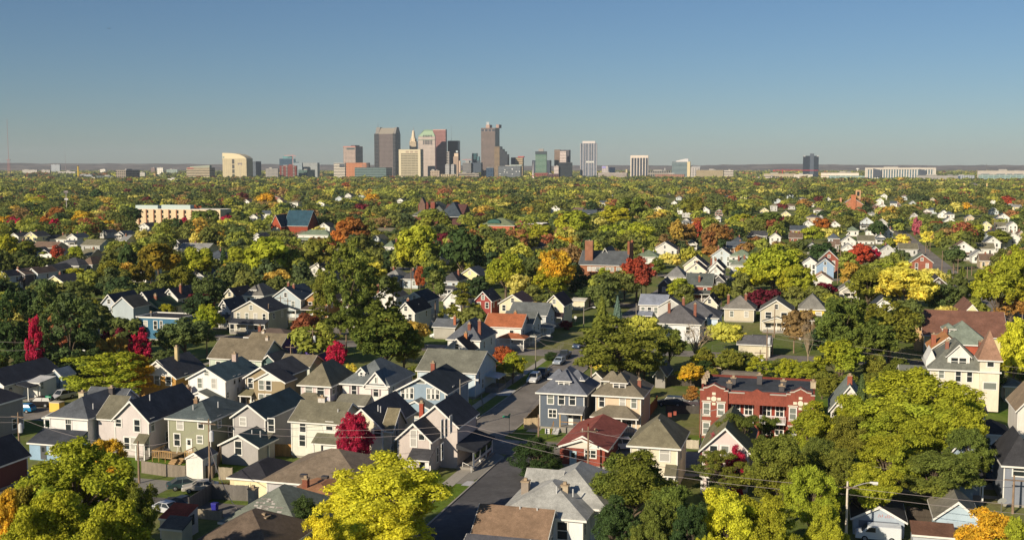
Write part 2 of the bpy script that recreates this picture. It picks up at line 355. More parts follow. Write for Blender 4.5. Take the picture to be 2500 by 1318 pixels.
    def wing(s, kind, x0, x1, y0, y1, H, rise, wc=None, rc=None, o=.3, z0=0):
        s.walls(kind, x0, x1, y0, y1, z0, H, rise, wc or s.wc, name='wing'); s.roof(kind, x0, x1, y0, y1, H, rise, rc or s.rc, o, name='wing_roof'); return s
    def put_window(s, loc, face, w, h, style='s', color=None, blind=None, parent=None, pane=True):
        fm, pm, pb, pcu = window_mesh(w, h, style); par = parent or s.root
        f = link('window', fm, par, color or s.tc, loc, ROT[face])
        if pane: link('pane', pcu if blind is None and rnd.random() < .15 else pb if (rnd.random() < .4 if blind is None else blind) else pm, f)
        return f
    def win(s, face, items, y0=None, z=None, color=None):
        for it in items:
            x, y, w, h = it[:4]; st = it[4] if len(it) > 4 else 's'
            if face == 'f': lx, lz = s.front(x, y, y0 or 0, z); loc = (lx, (y0 or 0) - .003, lz)
            else: ly, lz = s.side(x, y, y0, z); loc = ((s.w if y0 is None else y0) + .003, ly, lz)
            s.put_window(loc, face, w, h, st, color)
        return s
    def door(s, x, y0, h=2.05, w=.95, color=WHITE, zb=.4, z=None):
        if x > 30: x = s.front(x, 0, y0, z)[0]
        d = s.part(MB().box(x - w / 2, x + w / 2, y0 - .08, y0, zb, zb + h), 'door', 'trim', color)
        s.part(MB().box(x - w / 4, x + w / 4, y0 - .1, y0 - .08, zb + h * .55, zb + h * .9), 'pane', 'glass', parent=d); return s
    def chimney(s, x, y, zb, zt, color=BRICK, w=.7, mat='brick', d=None):
        d = d or w; o = s.part(MB().box(x - w / 2, x + w / 2, y - d / 2, y + d / 2, zb, zt), 'chimney', mat, color, s.rf)
        s.part(MB().box(x - w / 2 - .07, x + w / 2 + .07, y - d / 2 - .07, y + d / 2 + .07, zt, zt + .12).box(x - .18, x + .18, y - .18, y + .18, zt + .12, zt + .42), 'chimney_cap', 'concrete', c(170, 150, 125), s.rf); return s
    def chpx(s, x, yt, y0, hgt, color=BRICK, w=.7, mat='brick', d=None):
        lx, lz = s.front(x, yt, y0); return s.chimney(lx, y0, lz - hgt, lz - .45, color, w, mat, d)
    def vents(s, items):
        for x, y, zb in items: s.part(MB().tube((x, y, zb - .4), (x, y, zb + .5), .09, .09, 7), 'vent_pipe', 'plain', c(200, 200, 200), s.rf)
        return s
    def porch(s, x0, x1, pd, h, kind='shed', rise=.9, rc=None, posts=3, rail=True, y0=0, deck=.5, pc=None, wc=None):
        """porch of depth pd in front of plane y0, eaves at height h"""
        rc = rc or s.rc; pc = pc or s.tc
        if kind == 'shed': r = s.roof('shed', x0, x1, y0 - pd, y0 - .01, h, rise, rc, .25, .12, name='porch_roof', tname='porch_trim')
        elif kind == 'gf':
            r = s.roof('gf', x0, x1, y0 - pd, y0 - .3, h, rise, rc, .25, .12, name='porch_roof', tname='porch_trim')
            s.part(MB().prism([(x0, h - .25), (x1, h - .25), (x1, h), ((x0 + x1) / 2, h + rise), (x0, h)], y0 - pd, y0 - pd + .12, 'y'), 'porch_gable', 'siding', wc or s.wc)
        else: r = s.roof('hip', x0, x1, y0 - pd, y0 + pd * .8, h, rise, rc, .25, .12, name='porch_roof', tname='porch_trim')
        if kind != 'gf': s.part(MB().box(x0, x1, y0 - pd, y0 - pd + .15, h - .28, h - .02), 'porch_beam', 'trim', pc)
        for i in range(posts):
            x = x0 + .1 + (x1 - x0 - .2) * (i / max(1, posts - 1)); s.part(MB().box(x - .09, x + .09, y0 - pd, y0 - pd + .18, deck, h - .28), 'porch_post', 'trim', pc)
        if deck: s.part(MB().box(x0, x1, y0 - pd, y0 - .02, 0, deck), 'porch_deck', 'concrete', c(150, 145, 138))
        if rail:
            mb = MB().box(x0, x1, y0 - pd + .04, y0 - pd + .12, deck + .82, deck + .92); n = int((x1 - x0) / .28)
            for i in range(n): mb.box(x0 + i * .28 + .1, x0 + i * .28 + .16, y0 - pd + .05, y0 - pd + .11, deck, deck + .82)
            s.part(mb, 'railing', 'trim', pc)
        return s
    def dormer(s, x, y, z0, w, h, dep, kind='hip', rise=.8, wc=None, rc=None, ww=None, n=2):
        wc = wc or s.tc; d = s.walls('gf' if kind == 'gf' else 'box', x - w / 2, x + w / 2, y, y + dep, z0 - .4, z0 + h, rise, wc, name='dormer')
        s.roof(kind, x - w / 2, x + w / 2, y, y + dep, z0 + h, rise, rc or s.rc, .3, .1, name='dormer_roof', parent=d, tname='dormer_trim')
        ww = ww or (w * .7 / n)
        for i in range(n): s.put_window((x + (i - (n - 1) / 2) * (ww + .22), y - .003, z0 + h * .5), 'f', ww, h * .6, parent=d, pane=False)
        g = MB()
        for i in range(n): q = x + (i - (n - 1) / 2) * (ww + .22); g.box(q - ww / 2, q + ww / 2, y - .03, y - .001, z0 + h * .5 - h * .3, z0 + h * .5 + h * .3)
        s.part(g, 'pane', 'glass', parent=d); return s
HG = 'houses of the neighbourhood'
def H_(name, label, z, a, xr, H, d, kind, rise, wc, rc, lm=None, o=.4, mat='siding', cat='house', tc=None, rot=0, found=True):
    h = House(name, label, cat, z, a, xr, H, d, HG if cat == 'house' else None, rot); h.main(kind, rise, wc, rc, o, mat, found, tc)
    if lm: landmark(lm, h.world(h.w / 2, 0, H))
    return h
# ---- the row along the alley, left foreground (backs towards us)
h = H_('house', 'white two-storey house with grey hip roof and a light blue lean-to at its back', 1, (385, 368), 672, 5.6, 12.5, 'hip', (530, 215), c(232, 228, 226), c(92, 96, 102), 'the white house with the light blue lean-to')
h.win('f', [(528, 425, .95, 1.9, 'g')]); x0, z0 = h.front(315, 520, -3.2)
h.walls('box', -1.0, h.w - .1, -3.4, -.02, 0, 2.5, 0, c(150, 180, 205), name='lean_to'); h.roof('shed', -1.0, h.w - .1, -3.4, -.02, 2.5, 1.2, c(70, 74, 82), .3, name='lean_to_roof')
h.door(1.4, -3.4, 2.0, .95, DARK, .2); h.put_window((3.2, -3.403, 1.5), 'f', 1.2, 1.0, 'v')
h.chpx(637, 160, 5, 3, c(205, 195, 165), .9); h.chimney(4.2, 9, 6.5, 8.4, c(90, 85, 85), .7); h.vents([(h.w - .8, 2.5, 6.9)])
h.wing('gs', -.1, h.w, 8, 12.4, 6.3, 1.7)
h.porch(-1.6, -.05, 2.4, 5.2, 'shed', .3, c(200, 200, 195), 2, True, 3.0, 2.9); h.part(MB().prism([(0.3, 0), (.9, 0), (3.2, 2.9), (2.6, 2.9)], -1.5, -.5, 'x'), 'outside_stair', 'wood', c(190, 178, 160))
h = H_('house', 'pale pink gabled two-storey house with black roof, a pair of ground-floor windows at the back', 1, (884, 378), 1143, 5.7, 13, 'gf', (1010, 248), c(214, 205, 203), BLACKR, 'the pale pink gabled house')
h.win('f', [(1057, 437, .9, 1.7), (913, 415, .95, 1.0), (983, 572, 1.0, 1.7), (1027, 574, 1.0, 1.7)]); h.win('r', [(1173, 430, .8, 1.8), (1288, 520, .8, 1.5)])
h.wing('gs', -2.9, .0, .05, 7, 5.6, 2.5, None, c(116, 112, 96), .35)
h.porch(h.front(1062, 0, 0)[0], h.w + .1, 1.3, 2.65, 'shed', .9, c(116, 112, 92), 2, False, 0, .15); h.door(1105, 0, 2, .9, c(120, 116, 110), .2)
h.vents([(h.w * .7, 3, 8.3)])
h = H_('house', 'sage green house with slate pyramid roof, brick chimney and a raised wooden deck', 1, (1297, 381), 1617, 5.6, 10.5, 'hip', (1500, 248), c(154, 156, 132), c(88, 98, 100), 'the sage green house')
h.win('f', [(1388, 422, .9, 1.6), (1547, 422, .75, 1.3), (1365, 545, .9, 1.7), (1540, 543, .75, 1.0)]); h.door(1442, 0, 2.1, 1.0, WHITE, .75)
h.win('r', [(1688, 405, .8, 1.6), (1768, 480, .7, 1.3)]); h.chpx(1512, 212, 3.0, 3, c(150, 120, 95), .6); h.vents([(3.2, 1.5, 7.0), (h.w - 1.0, 4, 7.1)])
DK = c(196, 158, 104)
def deck(h, x0, x1, y0, y1, z, sx0, sx1):
    h.part(MB().box(x0, x1, y0, y1, z - .15, z), 'deck', 'wood', c(170, 145, 110)); mb = MB()
    mb.box(x0, x1, y0 - .06, y0, z + .85, z + .95).box(x0, x0 + .06, y0, y1, z + .85, z + .95); n = int((x1 - x0) / .35)
    for i in range(n + 1): x = x0 + (x1 - x0 - .06) * i / n; mb.box(x, x + .06, y0 - .05, y0, 0 if i % 3 == 0 else z, z + .9)
    for i in range(int((y1 - y0) / .35)): mb.box(x0, x0 + .05, y0 + i * .35, y0 + i * .35 + .05, z, z + .9)
    h.part(mb, 'deck_railing', 'wood', DK); st = MB()
    for i in range(4): st.box(sx0, sx1, y0 - .3 * (i + 1), y0 - .3 * i, 0, z - .18 * (i + 1) + .1)
    h.part(st, 'deck_steps', 'wood', c(180, 150, 110))
deck(h, -.6, 2.6, -3.4, -.03, .75, 2.6, 3.6); deck(h, 4.2, 7.2, -2.6, -.03, .75, 3.4, 4.2)
h = H_('house', 'light grey two-storey gable house with dark teal roof and a single-storey gabled addition', 1, (1797, 362), 2040, 5.8, 12.5, 'gf', (1965, 280), c(176, 172, 170), TEAL, 'the light grey gabled house')
h.win('f', [(1872, 405, .95, 1.1)]); h.win('f', [(197, 432, .9, 1.8)], z=2)
ax = h.front(1705, 545, -5)[0]; bx = h.front(1985, 555, -5)[0]
h.wing('gf', ax, bx, -5, -.02, 2.9, 1.5, None, TEAL, .4); h.win('f', [(1836, 608, 1.0, 1.9)], y0=-5)
h.porch(bx + .02, h.w, 2.2, 2.8, 'shed', .8, c(116, 114, 100), 2, False, 0, .3); h.door(h.w - .8, 0, 2, .9, WHITE, .3); h.vents([(bx - 2, -3, 4.2), (bx - 1, -2.4, 4.0)])
h = H_('house', 'cream side-gabled house with olive roof and white brick chimney, small shed-roofed back porch', 2, (352, 405), 716, 5.3, 8, 'gs', (600, 255), c(226, 226, 214), c(122, 118, 100), 'the cream side-gabled house')
h.win('f', [(440, 442, .9, 1.6), (645, 440, 1.0, 1.1), (437, 550, .9, 1.6)]); ax = h.front(505, 0, -1.8)[0]; bx = h.front(690, 0, -1.8)[0]
h.porch(ax, bx, 1.8, 2.9, 'shed', .9, c(118, 116, 98), 2, False, 0, .2); h.part(MB().box(ax + 1.6, bx - .1, -1.7, -1.5, .2, 2.5), 'porch_panel', 'trim', WHITE); h.door(ax + .9, 0, 2, .9, DARK, .2)
h.chpx(590, 198, 4, 3, c(200, 195, 188), 1.1, d=.8); h.vents([(h.w - 1, 2, 6.6)])
h = H_('house', 'tall cream house with black gable roof, half hidden by the crimson maple', 2, (745, 440), 1055, 5.9, 12, 'gf', (900, 308), c(232, 224, 198), BLACKR, 'the cream black-roofed house')
h.win('f', [(1016, 492, 1.0, 1.1)]); h.wing('gs', h.w - .1, h.w + 1.2, .4, 5.4, 5.7, 2.4, c(226, 216, 190), c(122, 114, 92), .3)
h.win('r', [(1160, 470, .8, 1.9), (1125, 622, .7, 1.2)], y0=h.w + 1.2); h.vents([(h.w * .78, 2.5, 8), (h.w * .74, 2.2, 8.2)])
h = H_('house', 'pale pink corner house with two stepped gables, dark roof and a flower-hung side porch', 2, (1172, 530), 1420, 4.9, 5, 'gf', (1295, 420), c(205, 194, 188), c(70, 72, 78), 'the pale pink corner house')
h.win('f', [(1293, 535, .8, 2.2), (1355, 523, .8, .8, 'p')]); ax = h.front(1245, 0, -2)[0]; bx = h.front(1405, 0, -2)[0]
h.porch(ax, bx, 2, 2.6, 'shed', .9, c(78, 78, 82), 2, True, 0, .2, WHITE); h.door((ax + bx) / 2, 0, 2, 1.0, c(120, 135, 135), .2)
mb = MB()
for x, q in ((ax + .1, .5), (bx - .6, .5)): mb.prism([(x, .9), (x + q * .5, .9), (x + q, 2.3), (x, 2.3)], -1.94, -1.9, 'y')
h.part(mb, 'curtain', 'trim', c(225, 222, 218))
gx = h.w - 3.8; h.wing('gf', gx, gx + 6.3, 4.2, 13, 6.1, 2.7, None, c(70, 72, 78), .4); h.win('r', [(1510, 460, .7, 2.2), (1540, 455, .7, 2.2), (1577, 425, .7, 2.2), (1512, 635, .7, 2.0)], y0=gx + 6.3)
h.win('r', [(1475, 660, .7, 2.0)]); h.chpx(1355, 240, 5.5, 3, c(165, 80, 62), .6)
px = gx + 6.32
h.part(MB().prism([(px, 2.9), (px + 2.9, 2.5), (px + 2.9, 2.66), (px, 3.6)], 3.6, 13, 'y'), 'porch_roof', 'shingle', c(62, 64, 70))
for y in (3.8, 6.8, 9.8, 12.6): h.part(MB().box(px + 2.4, px + 2.6, y - .1, y + .1, .4, 2.55), 'porch_post', 'trim', WHITE)
h.part(MB().box(px, px + 2.8, 3.7, 13, 0, .4), 'porch_deck', 'concrete', c(150, 145, 138)); h.part(MB().box(px + 2.45, px + 2.55, 3.9, 12.5, .9, 1.25).box(px + 2.48, px + 2.52, 3.9, 12.5, .4, .5), 'railing', 'trim', c(215, 210, 205))
for y in (5.2, 8.2, 11): h.part(MB().box(px + 2.3, px + 2.7, y - .8, y + .8, 1.75, 2.3), 'hanging_flowers', 'leafmat', c(70, 84, 50))
# ---- the row behind the cross street, facing us
h = H_('house', 'low white house at the left edge with dark roof and a side porch', 5, (-260, 1150), 35, 3.3, 15, 'gf', 2.2, c(236, 234, 228), c(62, 66, 76), 'the low white house at the left edge')
h.wing('shed', h.w - .1, h.w + 3.6, 5.0, 9.5, 2.8, .4, c(236, 234, 228), c(196, 196, 196), .15)
h.part(MB().prism([(h.w, 2.9), (h.w + 3.4, 2.45), (h.w + 3.4, 2.58), (h.w, 3.15)], 2.3, 5, 'y'), 'porch_roof', 'shingle', c(60, 64, 72)); h.win('r', [(400, 1175, .7, 1.2)], y0=h.w + 3.6)
for y in (2.4, 4.8): h.part(MB().box(h.w + 3.1, h.w + 3.25, y - .08, y + .08, .1, 2.5), 'porch_post', 'trim', WHITE)
h.put_window((h.w + .003, 1.6, 1.7), 'r', .9, 1.6); h.part(MB().box(h.w, h.w + 3.4, 2.3, 5, 0, .12), 'porch_deck', 'concrete', c(160, 155, 150))
h = H_('house', 'golden brick bungalow with black gable roof and white gable end behind the yellow locust', 5, (1330, 1078), 1675, 4.4, 10, 'gf', (1500, 945), c(190, 146, 82), BLACKR, 'the golden brick bungalow', mat='brick')
h.win('f', [(1498, 1120, 1.0, 1.7), (1610, 1125, 1.0, 1.7)]); h.part(MB().prism([(.25, 4.5), (h.w - .25, 4.5), (h.w / 2, 7.5)], -.05, -.004, 'y'), 'gable_panel', 'siding', c(230, 226, 220)); h.win('r', [(1772, 1082, .7, .8)]); h.chimney(h.w * .62, 5, 6, 9, c(205, 185, 140), .6)
h = H_('house', 'bright white gabled house with teal roof, attic vent and a small white front porch', 5, (1800, 1104), 2147, 5.9, 11.5, 'gf', (1975, 1010), c(238, 238, 238), c(72, 92, 100), 'the bright white gabled house')
h.win('f', [(1907, 1150, .85, 1.6), (2040, 1155, .85, 1.6), (1970, 1056, .7, .7)]); h.win('r', [(1804, 88, .6, 1.3), (1842, 75, .6, 1.3), (1830, 180, .8, 1.7), (1752, 202, .6, .9)], z=1)
h.porch(-.2, h.w + .1, 2.6, 2.7, 'gf', 1.5, c(108, 112, 106), 3, True); h.chimney(h.w * .75, 6.5, 8, 9.3, c(190, 170, 160), .8); h.chimney(.5, -1.2, 2.5, 4.6, c(160, 120, 100), .8); h.door(h.w * .7, 0)
h = H_('house', 'khaki house with two overlapping white-edged gables and dark roof', 1, (1892, 62), 2140, 5.8, 11, 'gf', (2009, -14), c(158, 142, 112), BLACKR, 'the khaki double-gabled house')
gx = h.front(62, 118, -.8, 2)[0]; g2 = h.front(300, 118, -.8, 2)[0]
h.wing('gf', gx, g2, -.8, 3, 5.4, 1.6, None, c(60, 62, 70), .3); h.part(MB().prism([(gx + .1, 5.5), (g2 - .1, 5.5), ((gx + g2) / 2, 6.95)], -.85, -.803, 'y'), 'gable_panel', 'siding', WHITE)
h.win('f', [(122, 122, .9, 1.7), (176, 126, .9, 1.7), (122, 232, .9, 1.7), (176, 234, .9, 1.7)], y0=-.8, z=2); h.win('f', [(38, 110, .9, 1.7)], z=2); h.win('r', [(313, 100, .6, 1.7)], z=2)
h.porch(-.4, 1.9, 1.6, 2.9, 'shed', .8, c(128, 122, 96), 2, False); h.door(1.2, 0)
h = H_('house', 'pink and lavender house with olive pyramid roof and wraparound porch roof', 2, (428, 122), 646, 5.9, 9.5, 'hip', (590, -38), c(222, 204, 200), c(122, 116, 98), 'the pink and lavender house', o=.55)
h.part(MB().box(-.02, h.w + .02, -.02, h.d + .02, .36, 4.15), 'lower_siding', 'siding', c(196, 192, 206)); h.part(MB().box(-.05, h.w + .05, -.05, h.d + .05, 4.15, 4.4), 'belt_board', 'trim', WHITE)
h.win('f', [(487, 160, 1.2, 1.7), (577, 163, 1.2, 1.7)]); h.win('r', [(675, 155, .9, 1.8), (706, 140, .9, 1.8), (706, 233, .8, 1.6)])
h.porch(-1.6, h.w + .0, 2.6, 3.1, 'hip', 1.5, c(122, 116, 98), 4, False); h.door(3.2, 0); h.put_window((1.0, -.04, 1.7), 'f', .9, 1.5); h.put_window((5.2, -.04, 1.7), 'f', .9, 1.5)
h = H_('house', 'cream house with grey hip roof, front cross gable and shuttered windows', 2, (750, 112), 1095, 6.0, 11, 'hip', (984, -62), c(236, 228, 222), c(112, 118, 120), 'the cream house with shutters', o=.5)
gx = h.front(915, 0, -.3)[0]; h.walls('gf', gx, h.w - .02, -.3, 3.5, 5.4, 5.9, 2.3, c(236, 228, 222), name='cross_gable'); h.roof('gf', gx, h.w - .02, -.3, 3.5, 5.95, 2.3, c(112, 118, 120), .3, name='cross_gable_roof')
h.win('f', [(835, 165, .9, 1.7), (1003, 173, .9, 1.7)])
for x in (808, 862, 975, 1030): q = h.front(x, 165); h.part(MB().box(q[0] - .24, q[0] + .24, -.06, -.004, q[1] - .95, q[1] + .8), 'shutter', 'trim', c(150, 132, 138))
h.put_window(((gx + h.w) / 2, -.303, 6.9), 'f', .3, .9, 'p', blind=True); h.dormer(2.9, 1.0, 6.7, 1.2, 1.4, 2.2, 'gf', .6, n=1, ww=.4)
h.porch(-.3, h.w * .62, 2.4, 3.0, 'shed', 1.2, c(126, 124, 112), 4, True); h.door(2.6, 0); h.win('r', [(1135, 150, .7, 1.5)])
h = H_('house', 'sky blue house with wide low gable, half-round attic window and green-trimmed porch', 2, (1170, 160), 1535, 5.6, 12, 'gf', (1338, 66), c(146, 166, 182), c(52, 60, 68), 'the sky blue house', o=.6)
for x in (1215, 1245, 1275, 1413, 1443, 1473): h.win('f', [(x, 187 if x < 1300 else 193, .65, 1.7, 'g')])
q = h.front(1344, 100); mb = MB(); mb.prism([(q[0] + 1.05 * math.cos(a), q[1] - .3 + 1.05 * math.sin(a)) for a in np.linspace(0, math.pi, 12)], -.07, -.004, 'y'); a_ = h.part(mb, 'attic_window', 'trim', WHITE)
mb = MB(); mb.prism([(q[0] + .8 * math.cos(a), q[1] - .2 + .8 * math.sin(a)) for a in np.linspace(0, math.pi, 12)], -.09, -.072, 'y'); h.part(mb, 'pane', 'glass_blind', parent=a_)
h.porch(h.front(1165, 0, -2.8)[0], h.front(1440, 0, -2.8)[0], 2.8, 3.0, 'gf', 1.5, c(120, 124, 124), 4, True, wc=c(150, 175, 190)); h.door(1.9, 0); h.put_window((3.6, -.01, 1.9), 'f', 1.6, 1.5, 'v')
h.win('r', [(1598, 165, .6, 1.2), (1580, 265, .5, 1.0), (1607, 268, .7, 1.8)]); h.chimney(h.w * .45, 7, 7, 9, c(150, 90, 75), .7)
h = H_('house', 'long pale blue house with broad grey roof by the street corner, black doors', 6, (1640, 1035), 2188, 4.6, 13, 'gs', (1980, 838), c(198, 214, 224), c(124, 124, 112), 'the long pale blue house', o=.35)
h.door(2057, 0, 2.6, 1.1, c(30, 45, 48), .6); h.win('r', [(2225, 1100, .6, 2.2)]); h.put_window((h.w + .003, 4.5, 2), 'r', .9, 1.6)
h.part(MB().prism([(h.w, 3.0), (h.w + 2.8, 2.7), (h.w + 2.8, 2.8), (h.w, 3.15)], 6, 11, 'y'), 'porch_roof', 'metal', c(205, 215, 220))
for y in (6.2, 10.8): h.part(MB().tube((h.w + 2.6, y, 0), (h.w + 2.6, y, 2.75), .06), 'porch_post', 'metal', DARK)
h.part(MB().box(h.w, h.w + 2.7, 6, 11, 0, .9), 'porch_deck', 'concrete', c(140, 136, 130))
# ---- right of the street
h = H_('house', 'navy blue foursquare house with slate hip roof, white dormers and corner porch', 3, (340, 280), 650, 5.9, 9.5, 'hip', (525, 115), c(98, 108, 122), c(108, 112, 122), 'the navy blue house', o=.6)
h.win('f', [(415, 320, .95, 1.8), (492, 325, .95, 1.8), (569, 328, .95, 1.8), (429, 428, 1.25, 1.2, 'v')]); h.win('r', [(676, 330, .7, 2.0)])
h.dormer(h.w * .52, .9, 6.75, 2.0, 1.35, 3.2, 'hip', 1.1); cy = 4.2
for sx, xa, xb in (('l', 1.0, 3.2), ('r', h.w - 3.2, h.w - 1.0)):
    d = h.walls('box', xa, xb, cy - 1, cy + 1, 6.2, 8.0, 0, WHITE, name='dormer'); h.roof('hip', xa, xb + .1, cy - 1, cy + 1, 8.0, 1.0, c(108, 112, 122), .4, .1, name='dormer_roof', parent=d, tname='dormer_trim')
ax = h.front(478, 0, -2)[0]; h.porch(ax, h.w + .1, 2, 3.2, 'shed', .75, c(118, 120, 124), 2, False, 0, .9, c(200, 170, 120)); h.door(555, 0, 2.1, 1.0, WHITE, .9); h.door(600, 0, 2.1, .9, DARK, .9)
mb = MB()
for i in range(5): mb.box(ax - .9, ax + .1, -2.0 - .32 * (i + 1), -2.0 - .32 * i, 0, .9 - .17 * (i + 1))
h.part(mb, 'front_steps', 'concrete', c(190, 190, 190)); h.part(MB().path([(ax - .9, -2, 1.8), (ax - .9, -3.6, .9)], .05).path([(ax - .9, -2, .9), (ax - .9, -2, 1.8)], .05).path([(ax - .9, -3.6, 0), (ax - .9, -3.6, .9)], .05).box(ax + .15, h.w, -1.98, -1.9, 1.7, 1.8), 'railing', 'wood', c(170, 130, 80)); h.vents([(h.w - 1.2, 3, 7.6)])
h = H_('house', 'tan foursquare house with olive hip roof, brick chimney and full-width front porch', 3, (735, 297), 1048, 5.8, 9.5, 'hip', (915, 150), c(222, 200, 172), c(126, 118, 102), 'the tan foursquare house', o=.6)
h.win('f', [(775, 340, .85, 1.8), (921, 345, .85, 1.8), (1001, 350, .85, 1.8)]); h.win('r', [(1064, 330, .6, 1.6)])
h.dormer(h.w * .5, .9, 6.65, 2.2, 1.4, 3.2, 'hip', 1.1, c(232, 222, 205)); d = h.walls('box', .6, 3.0, 3.2, 5.2, 6.1, 7.9, 0, c(170, 168, 150), name='dormer'); h.roof('hip', .6, 3.1, 3.2, 5.2, 7.9, 1.0, c(126, 118, 102), .4, .1, name='dormer_roof', parent=d, tname='dormer_trim')
h.chpx(1040, 175, 3.4, 4, c(150, 96, 80), .55); h.porch(-.2, h.w - .2, 2.4, 2.9, 'hip', 1.3, c(126, 118, 102), 4, True); h.door(h.w * .4, 0, 2.1, .95, DARK, .5); h.put_window((h.w * .68, -.01, 1.8), 'f', 1.7, 1.5, 'v'); h.put_window((1.3, -.01, 1.8), 'f', .9, 1.5)
h = H_('house', 'low brick ranch house with two-sided red roof and white gable front', 3, (480, 655), 796, 2.9, 15, 'gf', (620, 605), c(146, 78, 66), c(148, 84, 74), 'the brick ranch house', mat='brick', o=.6)
h.part(MB().prism([(-.1, 2.75), (h.w + .1, 2.75), (h.w / 2, 4.6)], -.06, -.004, 'y'), 'gable_panel', 'siding', WHITE); q = h.w / 2 - .6
h.part(MB().prism([(q + 1.5 * math.cos(a), 2.8 + 1.25 * math.sin(a)) for a in np.linspace(0, math.pi, 14)], -.1, -.062, 'y'), 'gable_arch', 'trim', c(222, 216, 205))
h.door(577, 0, 2.1, 1.0, c(190, 215, 225), .2); h.win('f', [(695, 712, 1.5, 1.0, 'v')]); h.win('r', [(850, 650, .7, .9)]); h.chpx(731, 532, 6, 3, c(185, 140, 118), .6); h.vents([(2.2, 5, 3.9)])
h.part(MB().tube((h.w * .5, 4, 4.2), (h.w * .5, 4, 5.4), .14), 'flue', 'metal', c(150, 60, 50), h.rf)
h = H_('house', 'cream stucco house with tall olive pyramid roof and small awning over the back door', 3, (980, 652), 1306, 5.9, 9, 'hip', (1190, 470), c(230, 220, 196), c(124, 118, 98), 'the cream pyramid-roofed house', o=.5)
h.win('f', [(1063, 688, 1.2, 1.2), (1218, 708, 1.2, 2.0)]); ax = h.front(1232, 0, -1.4)[0]; h.porch(ax, h.w - .1, 1.4, 2.7, 'shed', .9, c(118, 114, 94), 2, False, 0, .3); h.door(h.w - .9, 0, 2, .9, WHITE, .3); h.win('r', [(1330, 700, .7, 1.6), (1345, 640, .6, 1.4)])
h.vents([(2.8, 2.2, 7.8), (3.3, 2.9, 8.4)]); h.part(MB().box(4.3, 4.8, 3.5, 4, 9.2, 9.7).box(5.0, 5.4, 3.7, 4.1, 9.4, 9.9), 'chimney_stub', 'brick', c(150, 80, 65), h.rf)
h = H_('house', 'pale pink gable house with olive roof beside the pink-flowering tree', 3, (1486, 668), 1800, 5.8, 13, 'gf', (1643, 530), c(222, 208, 204), c(124, 120, 92), 'the pale pink house by the pink-flowering tree', o=.5)
h.win('f', [(1560, 695, .9, 1.5), (1640, 700, .9, 1.6)]); h.porch(-.1, 2.2, 1.5, 2.5, 'shed', .8, c(124, 118, 96), 2, False, 0, .2); h.door(1.2, 0)
